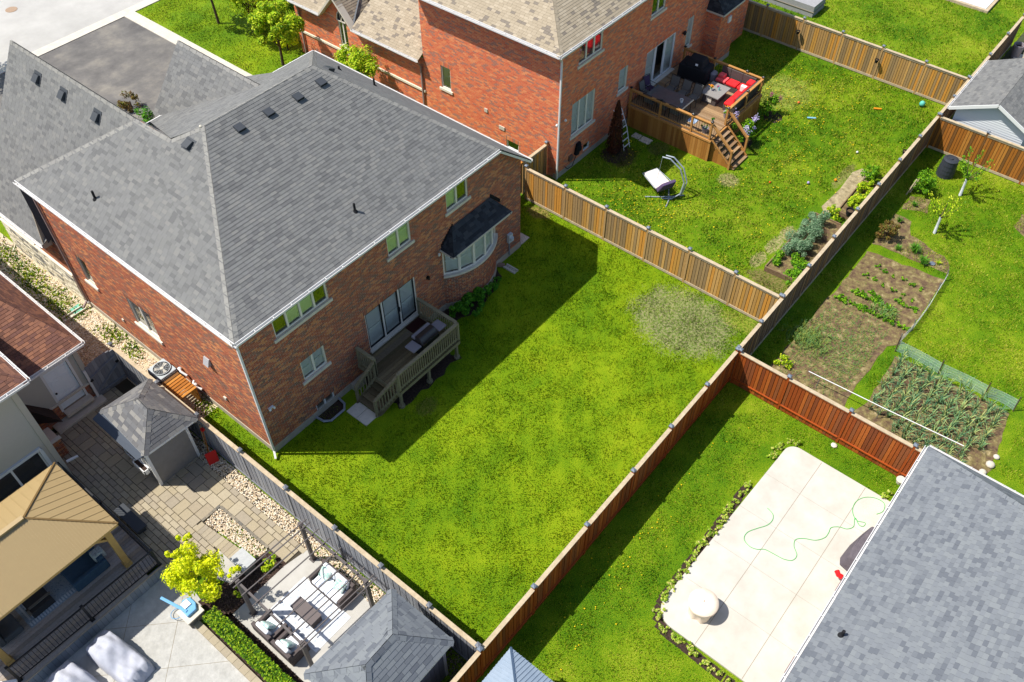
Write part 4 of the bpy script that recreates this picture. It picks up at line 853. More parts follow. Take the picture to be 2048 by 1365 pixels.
MB().quad((-14, -19.0, 2.98), (13.2, -19, 2.98), (13.2, -19.5, 2.98), (-14, -19.5, 2.98)).quad((13.2, -19.0, 2.98), (13.2, -29, 2.98), (12.8, -29, 2.98), (12.8, -19.0, 2.98)).build('soffit', m_gutw, H3)
gutter(H3, (-14, -18.98, 3.0), (13.2, -18.98, 3.0), (0, 1, 0)); gutter(H3, (13.22, -19, 3.0), (13.22, -29, 3.0), (1, 0, 0), hang=1.5)
pipe(R3, (5.05, -19.62, 3.33), .3, .05)

# ============================================================ siding house at the left edge
H4 = thing('siding_house', 'beige vinyl siding house with brown shingle roofs at the left edge', 'house', (-3, 7.5, 0))
Fa = F_rear(-5.5, 7.5); dh = (1.46, .48, 2.42, 2.6)
def siding(T, F, poly, holes=()): T.lay(F, [poly], gap=.004, shift='none', holes=holes)
wall(H4, Fa, rect(0, 0, 2.86, 2.95), [dh], mat=m_joint); wall(H4, F_rear(-14, 5.1), rect(0, 0, 8.55, 5.3), [(6.0, .8, 8.12, 2.12), (3.6, .8, 5.7, 2.12)], mat=m_joint)
T = Tiles(30, .115, .03, tilt=True)
T.lay(Fa, [rect(0.0, 1.0, 2.86, 2.95)], gap=.014, shift='none', holes=[dh]); T.lay(F_rear(-14, 5.1), [rect(0, .9, 8.55, 5.3)], gap=.014, shift='none', holes=[(6.0, .8, 8.12, 2.12), (3.6, .8, 5.7, 2.12)])
T.emit('siding_board', m_side, H4, 0)
T = Tiles(.215, .080, .006, jit=.002); T.lay(Fa, [rect(0, 0, 2.9, .95)], gap=.012, holes=[dh]); T.lay(F_rear(-5.4, 6.0), [rect(0, 0, .45, .98)], gap=.012); T.emit('brick', m_brick, H4, 0)
MB().box(-5.4, 6.01, 0, -4.95, 6.8, .98).build('plinth', m_mortar, H4); MB().box(-5.45, 5.95, .98, -4.9, 6.1, 1.04).box(-5.5, 7.42, .93, -2.6, 7.5, 1.03).build('plinth_cap', m_sill, H4)
MB().box(-5.62, 5.04, 0, -5.42, 5.24, 5.2).build('corner_trim', m_side, H4); MB().box(-2.78, 7.42, 0, -2.6, 7.6, 2.95).build('corner_trim', m_side, H4)
MB().quad((-2.62, 7.5, 0), (-2.62, 20, 0), (-2.62, 20, 3), (-2.62, 7.5, 3)).quad((-5.45, 5.1, 0), (-5.45, 20, 0), (-5.45, 20, 5.2), (-5.45, 5.1, 5.2)).build('side_wall', m_side, H4)
window(H4, F_rear(-14, 5.1), 6.0, .8, 8.12, 2.12, n=2, m_f=m_white, shut=False, sill=False); window(H4, F_rear(-14, 5.1), 3.6, .8, 5.7, 2.12, n=2, m_f=m_white, shut=False, sill=False)
MB().box(-8.1, 5.0, 2.12, -5.8, 5.09, 2.24).box(-5.88, 5.0, .8, -5.76, 5.09, 2.12).box(-10.5, 5.0, 2.12, -8.2, 5.09, 2.24).build('window_trim', m_sidew, H4)
m_door = M('door_white', S(236, 242, 246, .95), .5)
dd = MB().fbox(Fa, *dh[0:1], dh[2], dh[1], dh[3], -.09, -.05).build('door', m_door, H4)
mb = MB()
for a in (1.56, 1.98):
    for b, h in ((.62, .5), (1.22, .7), (2.02, .42)): mb.fbox(Fa, a, a+.34, b, b+.02, -.05, -.042); mb.fbox(Fa, a, a+.34, b+h-.02, b+h, -.05, -.042); mb.fbox(Fa, a, a+.02, b, b+h, -.05, -.042); mb.fbox(Fa, a+.32, a+.34, b, b+h, -.05, -.042)
mb.build('door_panel', m_door, dd); MB().lathe(Fa.pt(1.55, 1.4, -.02), [(.035, -.03), (.045, 0), (.035, .03)], 8).build('handle', m_black, dd)
MB().fbox(Fa, 1.37, 1.46, .45, 2.7, -.0, .03).fbox(Fa, 2.42, 2.51, .45, 2.7, 0, .03).fbox(Fa, 1.46, 2.42, 2.6, 2.7, 0, .03).build('door_frame', m_white, H4)
MB().box(-4.1, 7.2, .3, -2.95, 7.5, .46).box(-4.7, 7.0, 0, -2.6, 7.5, .14).build('door_step', m_sill, H4)
g1 = (-2.3, 7.3, 3.02); g2 = (-6.0, 7.3, 3.02); g3 = (-2.3, 20, 3.02)
f4 = [[g2, g1, (-4.2, 12.0, 5.35), (-6.0, 12.0, 5.35)], [g1, g3, (-4.2, 20, 5.35), (-4.2, 12.0, 5.35)]]
k1 = (-4.97, 4.85, 5.32); k2 = (-14, 4.85, 5.32)
f5 = [[k2, k1, (-9.5, 10, 8.2), (-14, 10, 8.2)], [k1, (-4.97, 20, 5.32), (-9.5, 20, 8.2), (-9.5, 10, 8.2)]]
roof(H4, f4+f5, m_shb, caps=[(g1, (-4.2, 12, 5.35), nrm(f4[0]), nrm(f4[1])), (k1, (-9.5, 10, 8.2), nrm(f5[0]), nrm(f5[1]))])
gutter(H4, g2, g1, (0, -1, 0)); gutter(H4, g1, g3, (1, 0, 0)); gutter(H4, k2, k1, (0, -1, 0)); gutter(H4, k1, (-4.97, 20, 5.32), (1, 0, 0))
MB().quad((-6, 7.28, 2.95), (-2.3, 7.28, 2.95), (-2.3, 7.52, 2.95), (-6, 7.52, 2.95)).quad((-14, 4.85, 5.22), (-4.97, 4.85, 5.22), (-4.97, 5.1, 5.22), (-14, 5.1, 5.22)).quad((-5.45, 4.85, 5.22), (-4.97, 4.85, 5.22), (-4.97, 20, 5.22), (-5.45, 20, 5.22)).build('soffit', m_gutw, H4)
MB().hexa([(-5.4, 7.46, 1.0), (-4.45, 6.6, .95), (-4.4, 7.46, .95), (-4.6, 7.49, 1.0)], [(-5.4, 7.46, 1.95), (-5.2, 7.2, 2.0), (-5.1, 7.46, 1.98), (-5.3, 7.49, 2.0)]).build('side_canopy', M('canopy_brown', S(62, 50, 46, .8), .8), H4)
MB().beam((-5.35, 5.0, .85), (-4.95, 4.9, .85), .08, .06).build('downspout', m_gutw, H4)
# ============================================================ left yard: pavers, patio, deck
def inpoly(x, y, P):
    c = False; n = len(P)
    for i in range(n):
        (x1, y1), (x2, y2) = P[i], P[(i+1) % n]
        if (y1 > y) != (y2 > y) and x < (x2-x1)*(y-y1)/(y2-y1)+x1: c = not c
    return c
PAVE = [(-5.58, 7.2), (-2.0, 7.4), (-1.95, -3.95), (-2.85, -3.8), (-2.85, -.25), (-3.75, -.25), (-3.85, -1.45), (-4.6, -2.0), (-5.58, -1.0)]
pv = sheet('paved_yard', [rect(-5.58, -1.0, -1.45, 7.45), [(-5.58, -1.0), (-4.6, -2.1), (-3.7, -1.5), (-3.7, -1.0)], rect(-2.86, -3.95, -1.45, -1.0)], 0.006, m_sand)
ORG[pv.name] = Vector((0, 0, 0))
U = .2; occ = {}; R = random.Random(5); pieces = []
for j in range(-20, 38):
    for i in range(-29, -9):
        if (i, j) in occ: continue
        for (w, h) in R.sample([(2, 2), (3, 2), (2, 3), (2, 2), (3, 2)], 5)+[(2, 1), (1, 2), (1, 1)]:
            cells = [(i+a, j+b) for a in range(w) for b in range(h)]
            if any(c in occ for c in cells): continue
            if all(inpoly((c[0]+.5)*U, (c[1]+.5)*U, PAVE) for c in cells): break
        else: continue
        for c in cells: occ[c] = 1
        pieces.append((i*U, j*U, w*U, h*U))
pmesh = {}
for x, y, w, h in pieces:
    k = (round(w, 2), round(h, 2))
    if k not in pmesh:
        mb = MB(); g = .012; mb.hexa([(0, 0, 0), (w-g, 0, 0), (w-g, h-g, 0), (0, h-g, 0)], [(.006, .006, .035), (w-g-.006, .006, .035), (w-g-.006, h-g-.006, .035), (.006, h-g-.006, .035)])
        me = bpy.data.meshes.new('paver'); me.from_pydata(mb.v, [], mb.f); me.materials.append(m_paver); pmesh[k] = me
    o = bpy.data.objects.new('paver', pmesh[k]); COL.objects.link(o); o.parent = pv; o.location = (x, y, .004+R.uniform(0, .005))
# kerb blocks round the pebble bed
mb = MB(); R = random.Random(6)
kt = thing('paver_edging', 'tan and grey block edging around the small pebble bed', 'edging', (-3.3, -.3, 0))
for k in range(13): y = -.3-k*.2; MB().box(-3.98+k*.004, y-.19, 0, -3.64+.02*k, y, .09).build('edge_block', m_paver, kt)
for k in range(13): MB().box(-2.86, -.3-k*.2-.19, 0, -2.76, -.3-k*.2, .06).build('edge_block', m_pgrey, kt)
for k in range(5): MB().box(-3.6+k*.16, -.3, 0, -3.45+k*.16, -.2, .06).build('edge_block', m_pgrey, kt)
sheet('pool_patio', [[(-14, -20), (-6.1, -20), (-6.1, -3.2), (-5.5, -2.7), (-5.3, -1.2), (-5.62, -.9), (-14, -.9)]], 0.012, m_pool)
sheet('stone_terrace', [[(-5.15, -9.5), (-5.15, -3.85), (-2.9, -3.85), (-2.0, -4.0), (-1.95, -8.3), (-3.2, -9.5)], [(-4.7, -2.35), (-3.95, -1.6), (-3.95, -2.95), (-4.5, -2.9)]], 0.036, M('terrace_concrete', [S(196, 192, 184, .68), S(212, 208, 200, .68)], .85, .06, 1.5))
mb = MB()
for p, q in [((-5.3, -1.6), (-9.5, -5.4)), ((-7.0, -.9), (-12, -5.6)), ((-8.2, -.95), (-6.1, -3.0)), ((-10.4, -.95), (-6.1, -5.1)), ((-12.2, -1.2), (-6.1, -7.2))]: mb.beam((*p, .0135), (*q, .0135), .015, .003)
o = mb.build('patio_joint', m_joint); o['kind'] = 'structure'
# deck with black railing
DK = thing('raised_deck', 'weathered grey board deck with black metal railing under the tan gazebo', 'deck', (-5.65, -.9, 0))
m_deck = M('deck_grey_boards', [S(168, 156, 146, .8), S(182, 170, 160, .8), S(150, 140, 130, .8), S(172, 156, 138, .8), S(158, 150, 144, .8)], .9, .2, 6, rnd=True)
for k in range(40):
    y = -.95+k*.145
    if y > 5: break
    MB().box(-13, y, .60, -6.15, y+.137, .64).build('deck_board', m_deck, DK)
for k in range(41):
    y = -.80+k*.145
    if y > 4.9: break
    MB().box(-6.14, y, .60, -5.66, y+.137, .642).build('deck_board', m_deck, DK)
MB().box(-13, -.94, .0, -5.62, -.90, .60).build('skirt', M('skirt_base', S(120, 122, 126, .8), .8), DK)
T = Tiles(.16, .58, .02, tilt=False); T.lay(F_rear(-13, -.94), [rect(0, 0, 7.38, .6)], gap=.012, shift='none'); T.emit('skirt_board', M('skirt_grey', [S(150, 156, 164, .8), S(158, 163, 170, .8), S(144, 150, 158, .8)], .7, .04, 5, rnd=True), DK)
MB().box(-5.62, -.94, 0, -5.60, 5.0, .6).build('side_skirt', m_gboard, DK)
MB().box(-13, -1.0, .60, -5.6, -.955, .645).build('edge_board', M('deck_edge', [S(168, 152, 134, .75), S(184, 168, 148, .75)], .85, .1, 4), DK)
def metal_rail(parent, p, q, z, h=.92, n=10, name='railing'):
    p = Vector(p); q = Vector(q); ro = MB().beam((p.x, p.y, z+h), (q.x, q.y, z+h), .05, .04).build(name, m_black, parent); MB().beam((p.x, p.y, z+.1), (q.x, q.y, z+.1), .03, .03).build('bottom_rail', m_black, ro)
    for i in range(1, n): c = p.lerp(q, i/n); MB().tube([(c.x, c.y, z+.1), (c.x, c.y, z+h)], .009, 5).build('baluster', m_black, ro)
for p, q, n in [((-5.66, -.88), (-8.2, -.84), 20), ((-8.2, -.84), (-10.72, -.8), 20), ((-5.66, -.88), (-5.66, 2.0), 22), ((-5.66, 2.0), (-5.66, 4.6), 20)]: metal_rail(DK, (*p, 0), (*q, 0), .64, n=n)
for x, y in [(-5.66, -.88), (-8.2, -.84), (-10.72, -.8), (-5.66, 2.0)]: MB().box(x-.04, y-.04, .62, x+.04, y+.04, 1.62).box(x-.07, y-.07, .64, x+.07, y+.07, .67).box(x-.05, y-.05, 1.62, x+.05, y+.05, 1.65).build('railing_post', m_black, DK)
t = thing('deck_steps', 'sunlit wooden steps beyond the deck railing at the lower left corner', 'steps', (-11.6, -.8, 0))
for k in range(5): MB().box(-12.6, -1.2-k*.3, .45-k*.1, -10.85, -.95-k*.3, .5-k*.1).build('step', m_capw, t)
MB().beam((-10.8, -.85, .78), (-11.6, -.2, .9), .1, .12).build('handrail', m_white, t)
# gazebo
GZ = thing('gazebo', 'gazebo with tan ribbed metal hip roof over the grey deck', 'gazebo', (-8, 1.5, .64))
m_gtan = M('gazebo_tan_metal', [S(186, 160, 112, .66)], .45, .04, 2, spec=.5)
m_post = M('gazebo_post', [S(184, 148, 88, .8), S(196, 160, 100, .8)], .6, .08, 3)
x0, x1, y0, y1, ze, zr = -12.0, -5.93, -.4, 3.18, 3.22, 4.05
ga, gb, gc, gd = (x0, y0, ze), (x1, y0, ze), (x1, y1, ze), (x0, y1, ze); rl, rr = (-10.2, 1.38, zr), (-7.76, 1.38, zr)
MB().poly([ga, gb, rr, rl]).poly([gb, gc, rr]).poly([gc, gd, rl, rr]).poly([gd, ga, rl]).build('roof', m_gtan, GZ)
def ribs(face, along, step, w=.018, h=.018, maxn=400):
    f = [Vector(p) for p in face]; n = nrm(face); a = (f[1]-f[0]).normalized(); v = (f[2]-f[0]); v = (v-a*v.dot(a)).normalized(); F = Fr(f[0], a, v)
    if F.n.z < 0: F = Fr(f[0], -a, v)
    T = Tiles(step, step, h); P = ccw([F.uv(p) for p in f]); us = [p[0] for p in P]; vs = [p[1] for p in P]
    if along == 'v':
        s = min(us)+step/2
        while s < max(us):
            cl = clip([(s, min(vs)), (s+w, min(vs)), (s+w, max(vs)), (s, max(vs))], P)
            if len(cl) > 2: T.cut.append((F, cl, min(vs), 0))
            s += step
    else:
        s = min(vs)+step/2
        while s < max(vs):
            cl = clip([(min(us), s), (max(us), s), (max(us), s+w), (min(us), s+w)], P)
            if len(cl) > 2: T.cut.append((F, cl, s, 0))
            s += step
    return T
T = ribs([ga, gb, rr, rl], 'v', .09, .035, .014); T2 = ribs([gc, gd, rl, rr], 'v', .3, .016, .009); T3 = ribs([gb, gc, rr], 'v', .30, .012, .009)
T.cut += T2.cut+T3.cut; T.emit('roof_rib', m_gtan, GZ)
mb = MB()
for p, q in [(gb, rr), (gc, rr), (gd, rl), (ga, rl)]: mb.beam(Vector(p)+Vector((0, 0, .02)), Vector(q)+Vector((0, 0, .02)), .06, .03)
mb.build('hip_cap', M('hip_dark', S(120, 96, 58, .8), .5), GZ); MB().beam(Vector(rl)+Vector((0, 0, .05)), Vector(rr)+Vector((0, 0, .05)), .16, .08).build('ridge_vent', m_gtan, GZ)
MB().box(x0, y0, ze-.1, x1, y0+.03, ze).box(x0, y1-.03, ze-.1, x1, y1, ze).box(x0, y0, ze-.1, x0+.03, y1, ze).box(x1-.03, y0, ze-.1, x1, y1, ze).build('eave_trim', m_post, GZ)
for x, y in [(-6.32, -.04), (-10.62, -.04), (-6.32, 2.85), (-10.62, 2.85)]:
    p = MB().box(x-.10, y-.10, .64, x+.10, y+.10, 3.15).box(x-.13, y-.13, .64, x+.13, y+.13, .80).build('post', m_post, GZ)
    sx = -1 if x > -8 else 1; sy = 1 if y < 1 else -1
    MB().beam((x+sx*.1, y, 2.45), (x+sx*.8, y, 3.1), .09, .09).beam((x, y+sy*.1, 2.45), (x, y+sy*.8, 3.1), .09, .09).build('brace', m_post, GZ)
MB().box(-10.7, -.12, 3.0, -6.2, .04, 3.18).box(-10.7, 2.77, 3.0, -6.2, 2.93, 3.18).box(-6.4, -.04, 3.0, -6.24, 2.9, 3.18).box(-10.7, -.04, 3.0, -10.54, 2.9, 3.18).build('beam', m_post, GZ)
# furniture in the gazebo
m_rug = M('rug_blue', [S(120, 138, 156, .8), S(168, 182, 194, .8), S(92, 108, 128, .8)], .95, .2, 14)
t = thing('outdoor_rug', 'blue and white patterned rug on the deck under the gazebo', 'rug', (-8.5, 1.1, .65)); MB().box(-9.6, .42, .646, -7.1, 2.4, .655).build('rug_mat', m_rug, t)
mb = MB()
for k in range(26): x = -9.56+k*.095; mb.box(x, .46, .655, x+.05, .62, .659)
for k in range(4): mb.box(-9.5+k*.12, .7, .655, -9.44+k*.12, 2.3, .659)
mb.build('rug_pattern', M('rug_pale', S(206, 214, 220, .8), .95), t)
m_navy = M('navy_fabric', [S(52, 76, 98, .8), S(64, 90, 112, .8)], .9, .1, 8)
t = thing('patio_sofa', 'dark blue sofa on the deck at the right end of the gazebo', 'sofa', (-7.2, .9, .64))
MB().box(-7.95, .45, .7, -6.9, 1.9, .95).build('seat', m_navy, t, bevel=.04); MB().box(-6.95, .4, .7, -6.72, 1.95, 1.3).build('backrest', m_navy, t, bevel=.04); MB().box(-7.95, .3, .68, -6.72, .44, 1.15).build('arm', m_navy, t, bevel=.03)
MB().box(-7.0, .5, 1.0, -6.6, .8, 1.4).build('cushion', M('striped_cushion', [S(196, 206, 206, .8), S(120, 130, 130, .8)], .9, .2, 18), t, bevel=.05)
t = thing('fire_table', 'low dark fire table with a pale edge on the blue rug', 'table', (-9, 1.1, .64)); MB().box(-9.35, .62, .66, -8.6, 1.75, .98).build('table_base', M('charcoal_box', S(56, 56, 58, .8), .7), t); MB().box(-9.4, .78, .98, -8.55, .86, 1.02).box(-9.4, .58, .98, -9.32, .86, 1.02).build('table_edge', m_pgrey, t)
t = thing('patio_chair', 'grey cushioned chair at the left end under the gazebo', 'chair', (-10, .9, .64)); MB().box(-10.35, .5, .7, -9.75, 1.2, .98).build('seat', M('grey_fabric', S(86, 90, 94, .8), .9), t, bevel=.04); MB().box(-10.55, .5, .7, -10.35, 1.2, 1.35).build('backrest', MATS['grey_fabric'], t, bevel=.04)
t = thing('planter_bench', 'long dark low bench on the shaded pavers beside the deck railing', 'bench', (-5.2, 1.4, 0)); MB().box(-5.4, .9, .3, -5.0, 2.3, .38).build('seat', M('bench_dark', S(70, 74, 80, .8), .8), t); MB().box(-5.35, 1.0, 0, -5.05, 1.1, .3).box(-5.35, 2.1, 0, -5.05, 2.2, .3).build('leg', MATS['bench_dark'], t)

# ============================================================ sheds
def shed(label, wx0, wx1, wy0, wy1, wz, roof_pts, ridge, m_wall, m_sh, boards=None, alongy=False):
    t = thing('garden_shed', label, 'shed', (wx0, wy0, 0))
    MB().box(wx0, wy0, 0, wx1, wy1, wz).build('wall', m_wall, t)
    MB().box(wx0-.03, wy0-.02, 0, wx0+.08, wy0+.06, wz).build('corner_trim', m_white, t); MB().box(wx1-.08, wy0-.03, 0, wx1+.02, wy0+.04, wz).build('corner_trim', m_white, t)
    a, b, c, d = roof_pts; r0, r1 = ridge
    mn = (r1[0]-r0[0])
    faces = [[a, b, r1, r0], [b, c, r1], [c, d, r0, r1], [d, a, r0]]
    if alongy: faces = [[a, b, r0], [b, c, r1, r0], [c, d, r1], [d, a, r0, r1]]
    hips = [(a, r0, nrm(faces[0]), nrm(faces[3])), (b, r0, nrm(faces[0]), nrm(faces[1])), (c, r1, nrm(faces[1]), nrm(faces[2])), (d, r1, nrm(faces[2]), nrm(faces[3])), (r0, r1, nrm(faces[1]), nrm(faces[3]))] if alongy else [(a, r0, nrm(faces[0]), nrm(faces[3])), (b, r1, nrm(faces[0]), nrm(faces[1])), (c, r1, nrm(faces[1]), nrm(faces[2])), (d, r0, nrm(faces[2]), nrm(faces[3])), (r0, r1, nrm(faces[0]), nrm(faces[2]))]
    ro = roof(t, faces, m_sh, w=.32, exp=.15, t=.014, caps=hips)
    mb = MB()
    for p, q in ((a, b), (b, c), (c, d), (d, a)): mb.beam(Vector(p)+Vector((0, 0, -.04)), Vector(q)+Vector((0, 0, -.04)), .03, .1)
    mb.build('fascia', m_gutw, t)
    return t
m_shw = M('shed_grey', [S(142, 138, 134, .75), S(152, 148, 144, .75)], .8, .05, 5)
m_shs = M('shingle_shed', [S(128, 128, 130, .6), S(142, 141, 139, .6), S(116, 116, 119, .6), S(160, 157, 152, .6), S(132, 132, 133, .6), S(122, 121, 122, .6)], .92, .07, 26, rnd=True)
m_under[m_shs] = m_felt
S1 = shed('small grey shed with hip shingle roof on the shaded pavers beside the grey fence', -3.62, -1.9, 2.1, 4.35, 2.25, [(-3.72, 1.78, 2.38), (-1.57, 1.68, 2.38), (-1.57, 4.52, 2.38), (-3.55, 4.65, 2.38)], [(-2.66, 2.62, 3.25), (-2.62, 3.25, 3.25)], m_shw, m_shs, alongy=True)
MB().quad((-3.7, 1.8, 2.36), (-3.55, 4.66, 2.36), (-3.92, 4.7, 2.22), (-3.95, 1.98, 2.22)).quad((-3.92, 4.7, 2.2), (-3.95, 1.98, 2.2), (-3.7, 1.8, 2.3), (-3.55, 4.66, 2.3)).build('awning', M('awning_slate', S(70, 78, 90, .8), .7), S1)
FW = F_left(-3.625, 4.3)
window(S1, F_left(-3.55, 4.3), .15, .2, 1.0, 1.9, n=1, m_f=m_white, shut=False, sill=False, rec=-.1); window(S1, F_left(-3.55, 4.3), 1.25, .9, 2.05, 1.9, n=2, m_f=m_white, shut=False, sill=False, rec=-.1)
mb = MB(); mb.box(-3.85, 2.35, .75, -3.65, 3.05, .78).box(-3.87, 2.33, .75, -3.84, 3.07, .98).box(-3.68, 2.33, .75, -3.65, 3.07, .98).box(-3.87, 2.33, .75, -3.65, 2.36, .98).box(-3.87, 3.04, .75, -3.65, 3.07, .98); mb.build('window_box', m_white, S1)
MB().box(-3.84, 2.37, .78, -3.68, 3.03, .92).build('box_soil', m_mulch_bed, S1)
S2 = shed('larger slate shingle roofed shed at the bottom between pergola and grey fence', -5.1, -2.1, -10.65, -8.5, 2.35, [(-5.35, -10.9, 2.5), (-1.87, -10.88, 2.5), (-1.86, -8.32, 2.5), (-5.33, -8.2, 2.5)], [(-4.2, -9.75, 3.5), (-3.1, -9.72, 3.5)], m_gboard, m_shg2)
T = Tiles(.18, 2.3, .012); T.lay(F_rear(-5.1, -10.65), [rect(0, 0, 3.0, 2.3)], gap=.015, shift='none'); T.emit('siding_board', m_gboard, S2)
# metal roofed gazebo by the red fence
t = thing('metal_canopy', 'pale blue metal pyramid canopy cropped at the bottom edge beside the red fence', 'canopy', (-2.4, -13.8, 0))
m_zinc = M('zinc_sheet', [S(160, 176, 192, .8), S(174, 188, 202, .8)], .4, .04, 2, metal=.3, spec=.5)
a, b, c, d, e = (-.95, -12.3, 2.5), (-.95, -15.3, 2.5), (-3.9, -15.3, 2.5), (-3.9, -12.3, 2.5), (-2.42, -13.8, 3.15)
MB().poly([a, b, e]).poly([b, c, e]).poly([c, d, e]).poly([d, a, e]).build('roof', m_zinc, t)
T = Tiles(1, 1, .02)
for f in ([b, a, e], [a, d, e], [d, c, e], [c, b, e]): T.cut += ribs(f, 'v', .12, .02, .012).cut
T.emit('roof_rib', m_zinc, t)
mb = MB()
for p in (a, b, c, d): mb.beam(Vector(p)+Vector((0, 0, .01)), Vector(e)+Vector((0, 0, .01)), .06, .03)
mb.build('hip_cap', M('zinc_dark', S(86, 104, 126, .8), .4, metal=.3), t)
for p in (a, b, c, d): MB().box(p[0]*.94-2.42*.06-.04, p[1]*.94-13.8*.06-.04, 0, p[0]*.94-2.42*.06+.04, p[1]*.94-13.8*.06+.04, 2.5).build('post', m_black, t)
# small gabled shed far right
t = thing('garden_shed', 'pale siding shed with gabled grey roof behind the amber fence at right', 'shed', (34.3, -15, 0))
ex0, ex1 = 34.05, 39.5; yr = -13.85
FG = F_left(34.32, -12.1); gp = [(0, 0), (3.4, 0), (3.4, 2.35), (1.75, 3.25), (0, 2.35)]
MB().poly([FG.pt(a, b) for a, b in gp]).quad((34.32, -12.1, 0), (39.2, -12.1, 0), (39.2, -12.1, 2.35), (34.32, -12.1, 2.35)).quad((34.32, -15.5, 0), (39.2, -15.5, 0), (39.2, -15.5, 2.35), (34.32, -15.5, 2.35)).build('wall', m_sidew, t)
T = Tiles(30, .12, .03, tilt=True); T.lay(FG, [rect(0, .1, 3.4, 2.35), [(0, 2.35), (3.4, 2.35), (1.75, 3.25)]], gap=.012, shift='none'); T.emit('siding_board', m_sidew, t)
fa, fb = [(ex1, -11.8, 2.42), (ex0, -11.8, 2.42), (ex0, yr, 3.4), (ex1, yr, 3.4)], [(ex0, -15.85, 2.42), (ex1, -15.85, 2.42), (ex1, yr, 3.4), (ex0, yr, 3.4)]
roof(t, [fa, fb], m_shg, limit=0, caps=[((ex0, yr, 3.4), (ex1, yr, 3.4), nrm(fa), nrm(fb))])
MB().beam((ex0-.02, -11.78, 2.38), (ex0-.02, yr, 3.36), .04, .16).beam((ex0-.02, -15.87, 2.38), (ex0-.02, yr, 3.36), .04, .16).build('rake_board', m_white, t); gutter(t, (ex0, -11.78, 2.4), (ex1, -11.78, 2.4), (0, 1, 0))

# ============================================================ gate, air conditioner, side things
t = thing('garden_gate', 'grey arched board gate with diagonal brace between siding house and grey fence', 'gate', (-2.1, 7.4, 0))
for k in range(8):
    x = -2.66+k*.155; u = (x+.07+2.05)/.62; MB().box(x, 7.38, .06, x+.148, 7.41, 1.72+.2*math.sqrt(max(0, 1-u*u))).build('board', m_gboard, t)
MB().beam((-2.6, 7.35, .4), (-1.5, 7.35, 1.1), .05, .1, up=(0, 1, 0)).beam((-2.62, 7.35, 1.25), (-1.45, 7.35, 1.55), .04, .1, up=(0, 1, 0)).beam((-2.62, 7.35, .3), (-1.45, 7.35, .3), .04, .12, up=(0, 1, 0)).build('brace', m_grail, t)
MB().box(-2.72, 7.32, 1.05, -2.6, 7.42, 1.12).box(-1.55, 7.32, 1.15, -1.42, 7.42, 1.22).build('latch', m_black, t)
MB().box(-2.78, 7.36, 0, -2.68, 7.46, 1.7).build('post', m_white, t)
t = thing('air_conditioner', 'square grey air conditioner with round fan grille by the left brick wall', 'air conditioner', (-.5, 6.0, 0))
m_ac = M('ac_grey', S(190, 198, 202, .8), .5, .03, 5)
MB().box(-.88, 5.56, .08, -.1, 6.44, .80).build('cabinet', m_ac, t, bevel=.04)
mb = MB()
for k in range(12): mb.box(-.90, 5.62+k*.068, .14, -.875, 5.645+k*.068, .74); mb.box(-.83+k*.06, 5.54, .14, -.81+k*.06, 5.57, .74)
mb.build('louvre', m_ac, t)
MB().lathe((-.49, 6.0, .80), [(.35, 0), (.36, .02), (.33, .022)], 28).build('fan_well', m_blackm, t)
mb = MB()
for r in (.10, .16, .22, .28, .345):
    mb.tube([(-.49+r*math.cos(a*math.pi/14), 6.0+r*math.sin(a*math.pi/14), .845) for a in range(29)], .005 if r < .34 else .02, 4)
for k in range(6): a = k*math.pi/6; mb.tube([(-.49-.35*math.cos(a), 6-.35*math.sin(a), .848), (-.49+.35*math.cos(a), 6+.35*math.sin(a), .848)], .005, 4)
mb.build('grille', m_ac, t)
mb = MB(); mb.lathe((-.49, 6, .825), [(.08, 0), (.07, .03)], 12)
for k in range(3):
    a = k*2.094+.4; mb.hexa([(-.49+.06*math.cos(a), 6+.06*math.sin(a), .825), (-.49+.30*math.cos(a-.25), 6+.30*math.sin(a-.25), .826), (-.49+.30*math.cos(a+.3), 6+.30*math.sin(a+.3), .836), (-.49+.06*math.cos(a+.6), 6+.06*math.sin(a+.6), .83)], [(-.49+.06*math.cos(a), 6+.06*math.sin(a), .83), (-.49+.30*math.cos(a-.25), 6+.30*math.sin(a-.25), .831), (-.49+.30*math.cos(a+.3), 6+.30*math.sin(a+.3), .841), (-.49+.06*math.cos(a+.6), 6+.06*math.sin(a+.6), .835)])
mb.build('fan', M('fan_pale', S(206, 200, 186, .8), .5), t)
t = thing('slat_screen', 'low slatted amber wood cover beside the air conditioner', 'screen', (-.5, 4.7, 0))
for k in range(8): y = 4.1+k*.155; MB().box(-1.0, y, .86, -.22, y+.115, .89).build('slat', m_amb, t)
for x in (-.95, -.3): MB().box(x, 4.1, 0, x+.05, 5.32, .86).build('frame', m_tan, t)
mb = MB(); mb.tube([(-.03, 5.4, .9), (-.12, 5.3, 1.0), (-.15, 5.15, .95), (-.08, 4.9, .85)], .045, 7); mb.tube([(-.03, 4.6, .7), (-.14, 4.5, .72), (-.16, 4.3, .65), (-.06, 4.1, .6)], .05, 7); mb.lathe((-.1, 5.3, .95), [(.07, 0), (.08, .06), (.03, .1)], 8); mb.lathe((-.12, 4.4, .68), [(.07, 0), (.08, .06), (.03, .1)], 8)
tag(mb.build('service_pipes', m_white, loc=(-.1, 4.8, .7)), 'white curved service pipes on the brick wall behind the wooden cover', 'pipes')
t = thing('snow_shovel', 'red snow shovel with wooden handle leaning on the grey fence', 'shovel', (-1.7, 1.6, 0))
MB().tube([(-1.72, 1.62, .35), (-1.5, 1.85, 1.45)], .018, 6).build('handle', m_amb, t)
